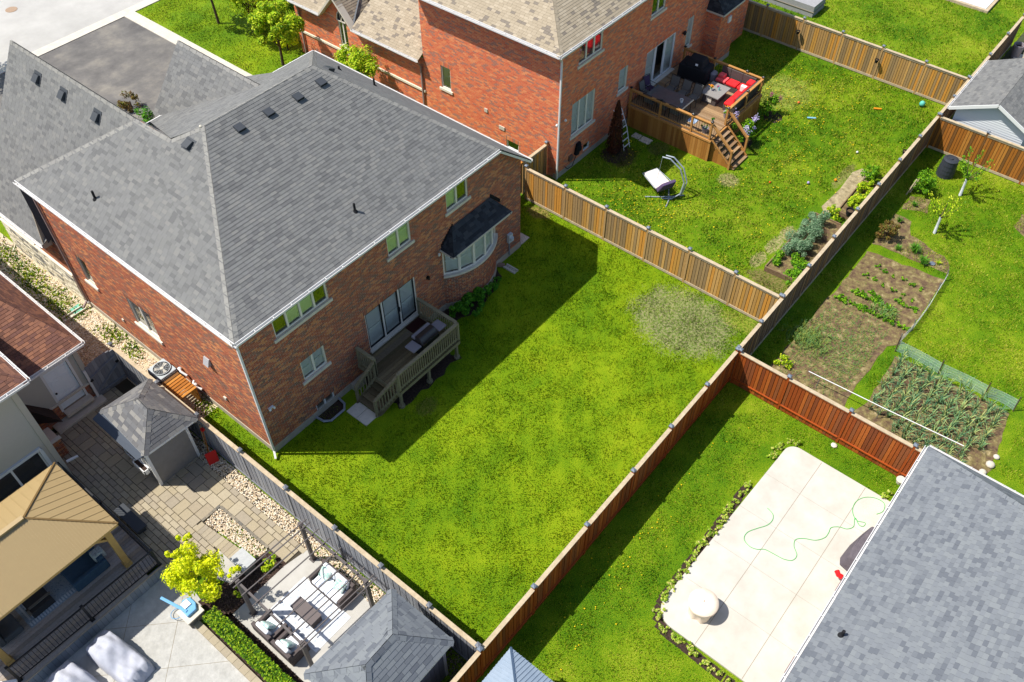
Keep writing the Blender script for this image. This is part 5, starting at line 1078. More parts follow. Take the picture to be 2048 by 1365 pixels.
MB().hexa([(-1.95, 1.4, .02), (-1.6, 1.3, .02), (-1.5, 1.5, .45), (-1.88, 1.62, .45)], [(-1.96, 1.42, .05), (-1.62, 1.33, .05), (-1.52, 1.53, .47), (-1.9, 1.65, .47)]).build('blade', M('shovel_red', S(214, 30, 24, .8), .5), t)
MB().box(-1.56, 1.78, 1.42, -1.44, 1.92, 1.5).build('grip', MATS['shovel_red'], t)
t = thing('garden_fork', 'thin garden tool with pale handle standing beside the red shovel', 'garden tool', (-1.6, 1.9, 0)); MB().tube([(-1.66, 1.95, 0), (-1.46, 2.05, 1.5)], .015, 6).build('handle', m_postt, t)
tag(MB().box(-.78, 12.1, .01, -.30, 12.55, .05).build('meter_lid', M('green_lid', S(120, 190, 170, .8), .6), loc=(-.5, 12.3, 0)), 'pale green square ground cover in the weeds by the stone wall', 'cover')

# ============================================================ pergola and lounge
PG = thing('pergola', 'dark bronze pergola with thin roof rods over the white lounge', 'pergola', (-4.7, -4.3, 0))
m_brz = M('bronze_metal', S(92, 84, 82, .8), .5, spec=.4)
for x, y in [(-2.1, -4.42), (-2.15, -7.45), (-4.68, -4.36), (-4.74, -7.42)]: MB().box(x-.06, y-.06, .03, x+.06, y+.06, 2.42).build('post', m_brz, PG).name; 
for x, y in [(-2.1, -4.42), (-2.15, -7.45), (-4.68, -4.36), (-4.74, -7.42)]: MB().box(x-.11, y-.11, .035, x+.11, y+.11, .06).box(x-.07, y-.07, 2.42, x+.07, y+.07, 2.46).build('post_foot', m_brz, PG)
MB().beam((-2.1, -4.3, 2.38), (-2.15, -7.6, 2.38), .07, .10).build('beam', m_brz, PG); MB().beam((-4.68, -4.2, 2.38), (-4.75, -7.6, 2.38), .07, .10).build('beam', m_brz, PG)
for k, y in enumerate([-4.33, -4.5, -4.9, -5.42, -5.95, -6.48, -7.0, -7.42, -7.56]): MB().beam((-1.86, y-.12, 2.47), (-4.92, y, 2.47), .032, .032).build('rod', m_brz, PG)
m_cush = M('cushion_white', [S(236, 238, 244, .85), S(246, 247, 250, .85)], .9, .03, 4)
m_wick = M('wicker_dark', [S(78, 70, 70, .8), S(98, 88, 86, .8), S(60, 54, 54, .8)], .8, .2, 40)
m_teal = M('cushion_print', [S(238, 242, 240, .85), S(150, 200, 186, .85), S(240, 240, 238, .85), S(120, 160, 140, .85)], .9, .05, 9)
def seatset(label, x, y, wid, rz, n, grp=None, cat='armchair', pil=()):
    t = local(thing('wicker_sofa' if n > 1 else 'wicker_armchair', label, cat, (x, y, .036), rz=rz, group=grp)); h = wid/2
    MB().box(-h, -.36, 0, h, .36, .28).build('frame', m_wick, t); MB().box(-h, .26, .28, h, .40, .72).build('backrest', m_wick, t, bevel=.02)
    MB().box(-h, -.36, .28, -h+.12, .30, .56).build('arm', m_wick, t, bevel=.02); MB().box(h-.12, -.36, .28, h, .30, .56).build('arm', m_wick, t, bevel=.02)
    sw = (wid-.28)/n
    for i in range(n):
        a = -h+.14+i*sw; MB().box(a, -.38, .29, a+sw-.01, .14, .43).build('seat_cushion', m_cush, t, bevel=.045); MB().hexa([(a+.01, .12, .42), (a+sw-.02, .12, .42), (a+sw-.02, .26, .42), (a+.01, .26, .42)], [(a+.01, .20, .84), (a+sw-.02, .20, .84), (a+sw-.02, .34, .80), (a+.01, .34, .80)]).build('back_cushion', m_cush, t, bevel=.05)
    for px_ in pil:
        o = MB().box(-.21, -.07, -.21, .21, .07, .21).build('throw_pillow', m_teal, t, bevel=.065); o.location = (px_, .06, .62); o.rotation_euler = (-.55, .2, .1)
    return t
seatset('white cushioned dark wicker sofa under the pergola beside the pebble strip', -2.42, -5.8, 1.5, -math.pi/2, 2, cat='sofa', pil=(-.35, .35))
seatset('upper white cushioned wicker armchair beside the pergola post, nearer the yellow tree', -4.68, -5.35, .86, math.pi/2, 1, 'wicker armchairs', pil=(0,))
seatset('lower white cushioned wicker armchair, nearer the slate roofed shed', -4.68, -6.3, .86, math.pi/2, 1, 'wicker armchairs', pil=(0,))
t = thing('fire_table', 'dark wicker oblong table on the patterned white rug', 'table', (-3.6, -5.8, .036)); MB().box(-3.80, -6.3, .05, -3.40, -5.32, .40).build('table_base', m_wick, t); MB().box(-3.83, -6.33, .40, -3.37, -5.29, .44).build('table_top', M('table_grey', S(110, 100, 98, .8), .6), t, bevel=.01)
t = thing('outdoor_rug', 'white and pale grey patterned rug under the pergola', 'rug', (-3.5, -5.7, .04)); MB().box(-4.28, -6.95, .04, -2.74, -4.68, .046).build('rug_mat', M('rug_white', [S(222, 226, 232, .8), S(236, 238, 242, .8)], .95, .06, 8), t)
mb = MB(); R = random.Random(3)
for i in range(14):
    for j in range(9):
        x = -4.2+j*.165; y = -6.85+i*.158
        if (i+j) % 2 == 0: mb.add([(x, y, .048), (x+.055, y+.05, .048), (x, y+.1, .048), (x-.055, y+.05, .048)], [(0, 1, 2, 3)])
mb.build('rug_pattern', M('rug_motif', S(190, 198, 208, .8), .95), t)
# stone counter, hedge, edging, pillar, blue vacuum
t = thing('stone_counter', 'grey stone topped block counter beside the pebble bed', 'counter', (-3.77, -2.88, 0)); MB().box(-3.98, -3.18, 0, -3.56, -2.58, .55).build('base', m_pgrey, t); MB().box(-4.05, -3.24, .55, -3.48, -2.52, .62).build('top', M('stone_top', [S(178, 180, 180, .8), S(196, 198, 197, .8)], .7, .05, 5), t)
t = thing('block_edging', 'tan stone block edging beside the clipped hedge', 'edging', (-6.1, -5.5, 0))
for k in range(22): MB().box(-6.22, -3.1-k*.3-.29, 0, -5.98, -3.1-k*.3, .14).build('edge_block', m_paver, t)
t = thing('stone_pillar', 'low brown stone pillar at the corner of the pool patio', 'pillar', (-6.0, -2.95, 0))
for k in range(4):
    for dx, dy in ((-.27, -.27), (0, -.27), (-.27, 0), (0, 0)): MB().box(-6.02+dx, -2.95+dy, k*.11, -6.02+dx+.262, -2.95+dy+.262, k*.11+.102).build('stone', m_pgrey, t)
MB().box(-6.34, -3.27, .44, -5.70, -2.63, .50).build('cap', m_sill, t)
t = thing('pool_vacuum', 'pale blue plastic pool cleaner lying on the stone pillar', 'pool cleaner', (-5.95, -2.8, .5))
m_blue = M('sky_plastic', S(120, 180, 226, .8), .4)
MB().slab([(-6.2, -3.1), (-5.85, -3.1), (-5.72, -2.9), (-5.72, -2.6), (-5.95, -2.5), (-6.18, -2.65)], .5, .62).build('body', m_blue, t, bevel=.03); MB().beam((-6.1, -2.95, .62), (-6.36, -1.95, .72), .10, .06).build('arm', m_blue, t, bevel=.02)
MB().box(-6.1, -2.85, .62, -5.85, -2.6, .66).build('panel', m_white, t); MB().tube([(-6.3+.2*math.cos(a*.45), -2.45+.2*math.sin(a*.45), .05+.01*a) for a in range(15)], .012, 5).build('hose', m_blue, t)
m_hedge = M('hedge_leaf', [S(110, 158, 12, .75), S(150, 186, 20, .75), S(82, 128, 10, .75), S(178, 206, 40, .75), S(60, 100, 12, .75)], .7, rnd=True, leaf=.3)
mb = MB(); R = random.Random(8)
for _ in range(5200):
    x = -5.67+R.uniform(-.26, .26); y = R.uniform(-9.2, -3.5); z = R.uniform(.35, .68) if R.random() < .5 else .66+R.gauss(0, .02)
    n = Vector((R.gauss(0, .6), R.gauss(0, .6), 1)).normalized(); a = n.orthogonal(); a = Matrix.Rotation(R.uniform(0, 6), 3, n) @ a; b = n.cross(a); s = R.uniform(.022, .04); p = Vector((x, y, z))
    mb.add([p-a*s, p-b*s*.6, p+a*s, p+b*s*.6], [(0, 1, 2, 3)])
t = thing('hedge', 'clipped bright green box hedge along the block edging', 'hedge', (-5.67, -6.3, 0)); MB().box(-5.88, -9.1, 0, -5.46, -3.55, .62).build('hedge_core', M('hedge_dark', S(40, 70, 14, .7), .9), t); mb.build('foliage', m_hedge, t)
# covered things on the pool patio
m_cov = M('cover_silver', [S(186, 188, 200, .75), S(202, 204, 214, .75)], .7, .05, 3)
def covered(label, x, y, rz, w, l, h, m, seed, name='covered_lounger', cat='covered furniture', tiers=((0, .55), (.45, 1.0))):
    t = local(thing(name, label, cat, (x, y, .012), rz=rz)); R = random.Random(seed); mb = MB(); nx, ny = 17, 21; vs = []
    for j in range(ny):
        for i in range(nx):
            u = i/(nx-1)*2-1; v = j/(ny-1)
            prof = h*(.62+.38*min(1, max(0, (v-.35)/.25)))*(1-.35*max(0, (v-.8)/.2))
            edge = max(abs(u)**6, abs(2*v-1)**10)
            z = prof*(1-.12*abs(u))+(.03*math.sin(u*7+v*5+seed)+.05*abs(math.sin(u*4.5+v*6+seed))+.04*abs(math.sin(v*13-u*3)))*(1-edge)+R.uniform(-.012, .012)
            if i in (0, nx-1) or j in (0, ny-1): z = .02; 
            k = 1.0 if i in (0, nx-1) else .88
            vs.append((u*w/2*(1.08 if i in (0, nx-1) else 1)*(1-.1*abs(2*v-1)**3)+R.uniform(-.01, .01), (v-.5)*l*(1.06 if j in (0, ny-1) else 1)+R.uniform(-.01, .01), z))
    fs = [(j*nx+i, j*nx+i+1, (j+1)*nx+i+1, (j+1)*nx+i) for j in range(ny-1) for i in range(nx-1)]
    mb.add(vs, fs); mb.build('cover', m, t, smooth=True); return t
covered('silver grey fabric covered lounger on the pool patio, the right one', -8.4, -2.35, .12, .95, 2.1, .78, m_cov, 2); covered('silver grey fabric covered lounger at the lower left edge, the left one', -9.75, -2.35, .1, 1.0, 2.2, .8, m_cov, 4)
# ============================================================ pale patio by the slate roof
def rounded():
    pts = [(12.62, -19.5)]
    pts += [(12.66-.45+.45*math.cos(a), -15.3+.45*math.sin(a)) for a in [k*math.pi/16 for k in range(9)]]
    pts += [(4.35+.72*math.cos(a), -15.3+.72*math.sin(a)) for a in [math.pi/2+k*math.pi/16 for k in range(9)]]
    return pts+[(3.58, -19.5)]
PR = [(x, y) for x, y in rounded()]
PR = [(x, (y+.3 if False else y)) for x, y in PR]
mb = MB(); mb.slab([(x, y) for x, y in ccw(PR)], -.02, .07); o = mb.build('concrete_patio', m_slab); o['kind'] = 'structure'
mb = MB()
for y in (-16.2, -17.93): mb.box(3.62, y-.009, .0705, 12.6, y+.009, .072)
for x in (5.45, 7.25, 9.05, 10.85): mb.box(x-.004, -19.4, .0705, x+.004, -14.75, .0715)
o = mb.build('patio_joint', m_joint); o['kind'] = 'structure'
t = thing('covered_table', 'round table under a cream cover on the pale patio', 'covered table', (4.72, -15.75, .07))
mb = MB(); n = 36; vs = []; R = random.Random(2)
prof = [(.40, .0), (.41, .2), (.44, .45), (.50, .64), (.48, .70), (.30, .73), (0.02, .76)]
for i, (r, z) in enumerate(prof):
    for j in range(n):
        a = 2*math.pi*j/n; f = 1+(.10*math.sin(a*5+1)+.06*math.sin(a*9))*(1-min(1, z/.62)) if i < 4 else 1
        vs.append((4.72+r*f*math.cos(a)*1.02, -15.75+r*f*math.sin(a), .07+z+(.012*math.sin(a*3+i) if 3 < i < 6 else 0)))
mb.add(vs, [(i*n+j, i*n+(j+1) % n, (i+1)*n+(j+1) % n, (i+1)*n+j) for i in range(len(prof)-1) for j in range(n)])
mb.build('cover', M('cover_cream', [S(238, 218, 196, .85), S(246, 230, 210, .85)], .8, .05, 4), t, smooth=True)
hp = [(11.82, -18.71), (12.09, -18.84), (12.41, -18.74), (12.42, -18.4), (12.2, -18.08), (11.85, -17.92), (11.5, -17.95), (11.25, -18.1), (11.14, -18.3), (11.24, -18.54), (11.08, -18.56), (11.02, -18.42), (11.2, -18.2), (11.1, -18.2), (10.83, -18.29), (10.6, -18.15), (10.5, -17.9), (10.3, -17.7), (10.05, -17.72), (9.79, -17.7), (9.5, -17.5), (9.3, -17.15), (9.08, -16.95), (8.82, -17.02), (8.57, -17.26), (8.3, -17.24), (8.15, -17.0), (8.11, -16.7), (8.06, -16.3), (7.9, -16.1), (7.83, -15.85), (7.95, -15.55), (8.25, -15.5), (8.6, -15.68), (8.95, -15.9), (9.25, -15.95), (9.48, -15.84), (9.58, -15.57)]
def smooth(P, z, k=5):
    out = []
    for i in range(len(P)-1):
        p0, p1, p2, p3 = P[max(i-1, 0)], P[i], P[i+1], P[min(i+2, len(P)-1)]
        for j in range(k):
            t_ = j/k; out.append(tuple(.5*(2*p1[c]+(p2[c]-p0[c])*t_+(2*p0[c]-5*p1[c]+4*p2[c]-p3[c])*t_**2+(3*p1[c]-p0[c]-3*p2[c]+p3[c])*t_**3) for c in (0, 1))+(z,))
    return out+[(*P[-1], z)]
tag(MB().tube(smooth(hp, .082), .011, 5).build('garden_hose', M('hose_green', S(70, 190, 96, .8), .4), loc=(10, -17, .07)), 'thin green garden hose curling across the pale patio', 'hose')
t = local(thing('covered_grill', 'charcoal grey fabric covered grill at the edge of the slate roof', 'covered grill', (9.75, -18.75, .07)))
MB().hexa([(-.75, -.45, 0), (1.0, -.45, 0), (1.0, .1, 0), (.3, .25, 0), (-.35, .3, 0), (-.6, .2, 0)], [(-.6, -.4, .9), (.9, -.4, .95), (.9, -.05, .9), (.25, .1, .85), (-.25, .12, .7), (-.5, .05, .65)]).build('cover', M('cover_charcoal', [S(92, 86, 94, .75), S(112, 104, 110, .75)], .8, .1, 6), t, bevel=.05)
mb = MB(); mb.tube([(8.62, -18.85, .36), (8.62, -18.7, .36), (8.72, -18.6, .36)], .09, 10); tag(mb.build('red_toy', M('toy_red', S(232, 26, 30, .8), .4), loc=(8.62, -18.8, .3)), 'small red plastic roll beside the charcoal covered grill', 'toy')
for lab, x0_, x1_ in (('brown wooden bench end under the slate roof gutter near the red toy', 7.95, 8.45), ('brown wooden bench end under the slate roof gutter at the bottom edge', 4.45, 5.1)):
    t = thing('garden_bench', lab, 'bench', (x0_, -18.95, .07)); MB().box(x0_, -19.25, .45, x1_, -18.86, .50).build('seat', M('bench_brown', S(116, 74, 74, .75), .7), t); MB().box(x0_+.03, -19.2, .07, x0_+.08, -18.9, .45).box(x1_-.08, -19.2, .07, x1_-.03, -18.9, .45).build('leg', MATS['bench_brown'], t)
# low plants round the patio
m_sed = M('sedum_leaf', [S(176, 206, 50, .88), S(214, 222, 96, .88), S(140, 182, 36, .88), S(228, 220, 140, .88), S(110, 156, 34, .88)], .7, rnd=True, leaf=.35)
m_fol = M('leaf_fresh', [S(90, 150, 16, .85), S(130, 186, 24, .85), S(64, 116, 12, .85), S(160, 206, 40, .85), S(110, 166, 22, .85)], .6, rnd=True, leaf=.35)
m_fold = M('leaf_dark', [S(70, 140, 24, .85), S(92, 162, 30, .85), S(50, 110, 18, .85), S(120, 184, 44, .85)], .6, rnd=True, leaf=.35)
m_folb = M('leaf_bluegreen', [S(120, 160, 120, .75), S(150, 186, 140, .75), S(90, 134, 90, .75), S(172, 200, 160, .75)], .6, rnd=True, leaf=.35)
m_foly = M('leaf_yellow', [S(232, 236, 6, .95), S(240, 242, 20, .95), S(206, 220, 6, .95), S(246, 246, 60, .95), S(176, 200, 8, .9)], .6, rnd=True, leaf=.35)
m_folyg = M('leaf_lime', [S(176, 210, 20, .88), S(206, 226, 40, .88), S(140, 182, 14, .88), S(222, 230, 60, .88), S(100, 146, 10, .85)], .6, rnd=True, leaf=.35)
m_folbr = M('leaf_bronze', [S(130, 96, 50, .75), S(160, 130, 60, .75), S(96, 84, 36, .75), S(120, 130, 50, .75)], .7, rnd=True, leaf=.35)
m_foldead = M('leaf_rust', [S(96, 52, 34, .75), S(120, 66, 40, .75), S(70, 40, 30, .75)], .9, rnd=True)
m_bark = M('bark', [S(80, 66, 52, .7), S(112, 94, 76, .7)], .9, .3, 12)
PM = {}
def plant_mesh(key, mat, rad, n, size, clumps, seed, flat=.5, lean=.6, stem=None):
    mb = MB(); leaves(mb, (0, 0, rad[2]), rad, n, size, clumps, seed, lean, flat)
    me = bpy.data.meshes.new(key); me.from_pydata(mb.v, [], mb.f); me.materials.append(mat); me.update(); PM[key] = me; return me
def plant(name, label, cat, x, y, key, s=1.0, rz=0.0, group=None, z=0.02):
    o = bpy.data.objects.new(name, PM[key]); COL.objects.link(o); o.location = (x, y, z); o.scale = (s, s, s*random.uniform(.85, 1.1)); o.rotation_euler = (0, 0, rz); tag(o, label, cat, group); return o
for k in range(3): plant_mesh('sedum%d' % k, m_sed, (.17, .17, .10), 170, .035, 7, 20+k)
edge = [(11.65, -14.56), (11.9, -14.62), (12.15, -14.66), (12.4, -14.7), (12.65, -14.84), (12.78, -15.1)]
edge += [(9.9-.235*k, -14.56+.02*(k % 3)) for k in range(25)]+[(3.9, -14.62), (3.68, -14.8), (3.5, -15.0), (3.42, -15.25), (3.4, -15.5), (3.4, -15.8), (3.38, -16.1), (3.36, -16.4), (3.34, -16.7), (3.33, -17.0), (3.32, -17.3), (3.3, -17.65), (3.3, -18.0), (3.3, -18.4)]
for i, (x, y) in enumerate(edge): plant('sedum_plant', ('low yellow green plant at the top rounded corner of the pale patio' if i < 6 else 'low yellow green plant along the straight left edge of the pale patio' if i < 31 else 'low yellow green plant along the bottom left edge of the pale patio'), 'plant', x+random.uniform(-.03, .03), y+random.uniform(-.04, .04), 'sedum%d' % (i % 3), random.uniform(.9, 1.35), i*1.3, 'plants edging the pale patio')
mb = MB()
for (x, y), (x2, y2) in zip(edge[6:], edge[7:]): mb.slab([(x-.17, y-.15), (x+.17, y-.15), (x+.17, y+.15), (x-.17, y+.15)], .0, .006+.0004*(len(mb.f) % 5))
o = mb.build('patio_edge_mulch', m_mulch_bed); o['kind'] = 'structure'
plant('sedum_plant', 'yellow green plant in the grass where slate roof meets the pale patio', 'plant', 12.75, -18.7, 'sedum1', 1.5)
tag(MB().lathe((13.66, -18.8, 0), [(.12, 0), (.17, .2), (.16, .22)], 14).build('flower_pot', m_sill, loc=(13.66, -18.8, 0)), 'small pale pot by the slate roof corner at the red fence', 'pot')
tag(MB().lathe((13.62, -16.2, 0), [(.10, 0), (.12, .07), (.05, .11)], 7).build('stone', m_sill, loc=(13.62, -16.2, 0)), 'small pale stone at the foot of the short red fence', 'stone')

# ============================================================ the small old deck on the brown house
m_old = M('deck_old', [S(118, 104, 78, .8), S(134, 118, 88, .8), S(104, 90, 66, .8), S(126, 112, 92, .8), S(96, 86, 60, .8)], .9, .25, 6, rnd=True)
m_oldr = M('rail_old', [S(132, 124, 96, .8), S(152, 142, 114, .8), S(116, 110, 78, .8)], .9, .2, 6)
D1 = thing('wooden_deck', 'small weathered wooden deck with steps below the black framed patio doors', 'deck', (4.5, -.1, 0))
for k in range(16):
    y = -.06-k*.143
    MB().box(4.5, y-.135, 1.06, 7.95, y, 1.10).build('deck_board', m_old, D1)
MB().box(4.5, -2.32, .86, 7.97, -2.28, 1.06).box(7.95, -2.3, .86, 7.99, -.03, 1.06).box(4.46, -2.3, .86, 4.5, -.03, 1.06).build('fascia', m_oldr, D1)
for x, y in [(4.6, -2.2), (6.2, -2.2), (7.85, -2.2), (7.85, -.5), (4.6, -.5)]: MB().box(x-.05, y-.05, 0, x+.05, y+.05, 1.0).lathe((x, y, 0), [(.13, 0), (.13, .1)], 10).build('pier', m_oldr, D1)
def wood_rail(parent, p, q, z0, z1, h=.98, step=.115, m=None, posts=True, proud=.03):
    m = m or m_oldr; P = Vector((*p, z0)); Q = Vector((*q, z1)); d = (Q-P); L = Vector((d.x, d.y, 0)).length; n = max(2, int(L/step))
    ro = MB().beam(P+Vector((0, 0, h)), Q+Vector((0, 0, h)), .14, .035).beam(P+Vector((0, 0, h-.09)), Q+Vector((0, 0, h-.09)), .04, .09).build('railing', m, parent); MB().beam(P+Vector((0, 0, .1)), Q+Vector((0, 0, .1)), .04, .09).build('bottom_rail', m, ro)
    for i in range(n):
        c = P.lerp(Q, (i+.5)/n); MB().box(c.x-.019, c.y-.019, c.z-.06, c.x+.019, c.y+.019, c.z+h-.05).build('baluster', m, ro)
    if posts:
        for c in (P, Q): MB().box(c.x-.045, c.y-.045, c.z-.2, c.x+.045, c.y+.045, c.z+h+.01).build('post', m, parent)
wood_rail(D1, (4.55, -2.27), (7.93, -2.27), 1.1, 1.1); wood_rail(D1, (7.93, -2.2), (7.93, -.12), 1.1, 1.1); wood_rail(D1, (4.52, -.12), (4.52, -1.05), 1.1, 1.1)
wood_rail(D1, (3.66, -.72), (4.48, -1.05), .0, 1.0, step=.12); wood_rail(D1, (3.62, -1.80), (4.5, -2.25), .0, 1.0, step=.12)
for k in range(5):
    x = 3.64+k*.185; z = .18+k*.19; MB().hexa([(x, -1.78-k*.09, z-.04), (x+.27, -1.78-k*.09, z-.04), (x+.27, -.78-k*.05, z-.04), (x, -.78-k*.05, z-.04)], [(x, -1.78-k*.09, z), (x+.27, -1.78-k*.09, z), (x+.27, -.78-k*.05, z), (x, -.78-k*.05, z)]).build('step', m_old, D1)
MB().beam((3.62, -1.82, .0), (4.55, -2.2, .95), .04, .25).beam((3.62, -.76, .0), (4.55, -1.0, .95), .04, .25).build('stringer', m_old, D1)
sheet('deck_shade_soil', [rough(rect(4.5, -2.3, 7.9, -.02), .12)], .008, m_mulch_bed)  # dark soil that also paints in the shade under the deck
for lab, yy in (('large square concrete stepping slab at the foot of the old deck steps, beside the house wall', (-.70, -1.23)), ('large square concrete stepping slab at the foot of the old deck steps, farther from the wall', (-1.25, -1.80))):
    tag(MB().box(3.02, yy[1], 0, 3.66, yy[0], .045).build('stepping_slab', m_sill, loc=(3.3, yy[0], 0)), lab, 'paving slab')
tag(MB().box(3.95, -.28, 0, 4.5, -.02, .35).build('deck_step_block', MATS['parging'], loc=(4.2, -.1, 0)), 'grey concrete block between the old deck and the foundation', 'block')
t = thing('gas_grill', 'grey and black gas grill with two side shelves on the old deck', 'grill', (6.8, -1.55, 1.1))
m_gg = M('grill_grey', S(150, 144, 150, .8), .5); m_gl = M('grill_lid', S(52, 44, 42, .8), .35, spec=.6)
MB().box(6.32, -1.92, 1.14, 7.22, -1.36, 1.85).build('cart', m_blackm, t); MB().hexa([(6.3, -1.95, 1.86), (7.25, -1.95, 1.86), (7.25, -1.34, 1.86), (6.3, -1.34, 1.86)], [(6.34, -1.75, 2.14), (7.21, -1.75, 2.14), (7.21, -1.5, 2.14), (6.34, -1.5, 2.14)]).build('lid', m_gl, t, bevel=.04)
MB().box(6.3, -1.5, 1.95, 7.25, -1.3, 2.06).build('lid_back', m_gg, t, bevel=.02)
MB().box(5.82, -1.9, 1.84, 6.28, -1.38, 1.92).build('side_shelf', m_gg, t, bevel=.05); MB().box(7.27, -1.9, 1.84, 7.72, -1.38, 1.92).build('side_shelf', m_gg, t, bevel=.05); MB().tube([(6.45, -1.98, 1.98), (7.1, -1.98, 1.98)], .018, 8).build('handle', m_black, t)
tag(MB().box(7.02, -.62, 1.105, 7.80, -.18, 1.12).build('door_mat', M('mat_maroon', S(58, 24, 22, .8), .95), loc=(7.4, -.4, 1.1)), 'dark maroon door mat in front of the black patio doors', 'mat')
# hydrangeas by the bay
plant_mesh('bush_a', m_fold, (.42, .4, .34), 1500, .05, 12, 31); plant_mesh('bush_b', m_fold, (.36, .36, .3), 1200, .05, 10, 32)
for x, y, s, lab in [(9.55, -.75, .85, 'dark leafy bush under the bay window, the one nearest the old deck'), (10.15, -1.15, .8, 'low dark leafy bush in front of the bay window, standing forward on the grass'), (10.35, -.85, 1.0, 'round dark leafy bush below the left part of the bay window'), (10.95, -1.0, .95, 'round dark leafy bush below the middle of the bay window'), (11.6, -.85, .75, 'dark leafy bush below the right part of the bay window'), (12.15, -.72, .55, 'smallest dark leafy bush at the right end of the bay window')]:
    plant('bush', lab, 'bush', x, y, 'bush_a' if s > .8 else 'bush_b', s*1.15, x, 'bushes below the bay window')
sheet('bay_shade_sheet', [rough([(9.0, -.02), (9.2, -.8), (10.4, -1.1), (11.6, -1.0), (12.6, -.6), (13.0, -.02)])], .007, m_mulch_bed)  # dark soil-coloured sheet painting in the shade below the bay bushes

# ============================================================ the large deck on the red house
m_cedar = M('cedar_skirt', [S(186, 128, 60, .75), S(174, 116, 52, .75), S(196, 138, 70, .75), S(166, 110, 50, .75)], .75, .15, 5, rnd=True, streak=(3, 3, .5))
m_cedr = M('cedar_rail', [S(190, 134, 72, .75), S(206, 152, 88, .75)], .7, .12, 6)
m_dk2 = M('cedar_deck', [S(160, 130, 96, .75), S(176, 144, 106, .75), S(146, 116, 84, .75), S(166, 138, 108, .75)], .85, .2, 6, rnd=True)
D2 = thing('wooden_deck', 'large cedar deck with black balusters and steps behind the red brick house', 'deck', (25.7, 1.6, 0))
for k in range(36):
    x = 25.68+k*.145; MB().box(x, -3.28, 1.24, x+.137, 1.62, 1.28).build('deck_board', m_dk2, D2)
for k in range(35): y = 1.55-k*.141; MB().box(25.63, y-.134, 0, 25.66, y, 1.14).build('skirt_board', m_cedar, D2)
for k in range(37): x = 25.66+k*.141; MB().box(x, -3.34, 0, x+.134, -3.31, 1.14).build('skirt_board', m_cedar, D2)
MB().box(25.6, -3.38, 1.14, 30.9, -3.28, 1.24).box(25.6, -3.28, 1.14, 25.68, 1.62, 1.24).box(30.82, -3.28, 1.0, 30.9, 1.62, 1.24).build('trim', m_cedr, D2)
MB().box(30.84, -3.3, 0, 30.86, 1.6, 1.14).build('side_skirt', m_cedar, D2)
def cedar_rail(p, q, z0, z1, h=.92, n=None):
    P = Vector((*p, z0)); Q = Vector((*q, z1)); L = (Q-P).length; n = n or int(L/.13)
    ro = MB().beam(P+Vector((0, 0, h)), Q+Vector((0, 0, h)), .13, .04).beam(P+Vector((0, 0, h-.08)), Q+Vector((0, 0, h-.08)), .04, .08).build('railing', m_cedr, D2); MB().beam(P+Vector((0, 0, .12)), Q+Vector((0, 0, .12)), .04, .08).build('bottom_rail', m_cedr, ro)
    for i in range(1, n): c = P.lerp(Q, i/n); MB().tube([c+Vector((0, 0, .14)), c+Vector((0, 0, h-.08))], .010, 5).build('baluster', m_black, ro)
PO = [(25.7, 1.55), (25.7, -.28), (25.7, -2.15), (25.7, -3.24), (27.25, -3.24), (29.2, -3.24), (30.8, -3.24), (30.8, -2.3), (30.8, -.35), (30.8, 1.5)]
for i, (x, y) in enumerate(PO):
    p = MB().box(x-.05, y-.05, 1.0, x+.05, y+.05, 2.26).build('post', m_cedr, D2); mc = MB(); cap_pyr(mc, x, y, 2.30, .065); mc.build('post_cap', m_black, p)
for a, b in [(0, 1), (1, 2), (2, 3), (4, 5), (5, 6), (6, 7), (7, 8), (8, 9)]: cedar_rail(PO[a], PO[b], 1.26, 1.26)
for x in (25.75, 27.3):
    cedar_rail((x, -3.3), (x, -4.55), 1.2, .15, n=12); MB().box(x-.05, -4.6, 0, x+.05, -4.5, 1.15).build('post', m_cedr, D2)
for k in range(6):
    y = -3.35-k*.24; z = 1.05-k*.19; MB().box(25.8, y-.27, z-.04, 27.25, y, z).build('step', m_dk2, D2)
    if k < 5: MB().box(25.80, y-.25, 0, 25.83, y-.01, z-.04).build('skirt_board', m_cedar, D2)
for x in (25.84, 27.2): MB().beam((x, -3.35, .95), (x, -4.7, .05), .04, .26).build('stringer', m_cedar, D2)
ZD = 1.28
m_steel = M('table_glass_grey', [S(84, 88, 92, .8), S(100, 104, 106, .8)], .15, .1, 3, spec=.6)
t = thing('dining_table', 'grey glass topped dining table on the cedar deck', 'table', (26.6, -.3, ZD))
MB().box(26.05, -1.35, ZD+.70, 27.15, .85, ZD+.72).build('table_top', m_steel, t)
for x, y in [(26.15, -1.25), (27.05, -1.25), (26.15, .75), (27.05, .75)]: MB().tube([(x, y, ZD), (x, y, ZD+.70)], .022, 6).build('leg', m_black, t)
m_sling = M('sling_grey', S(110, 108, 104, .8), .8)
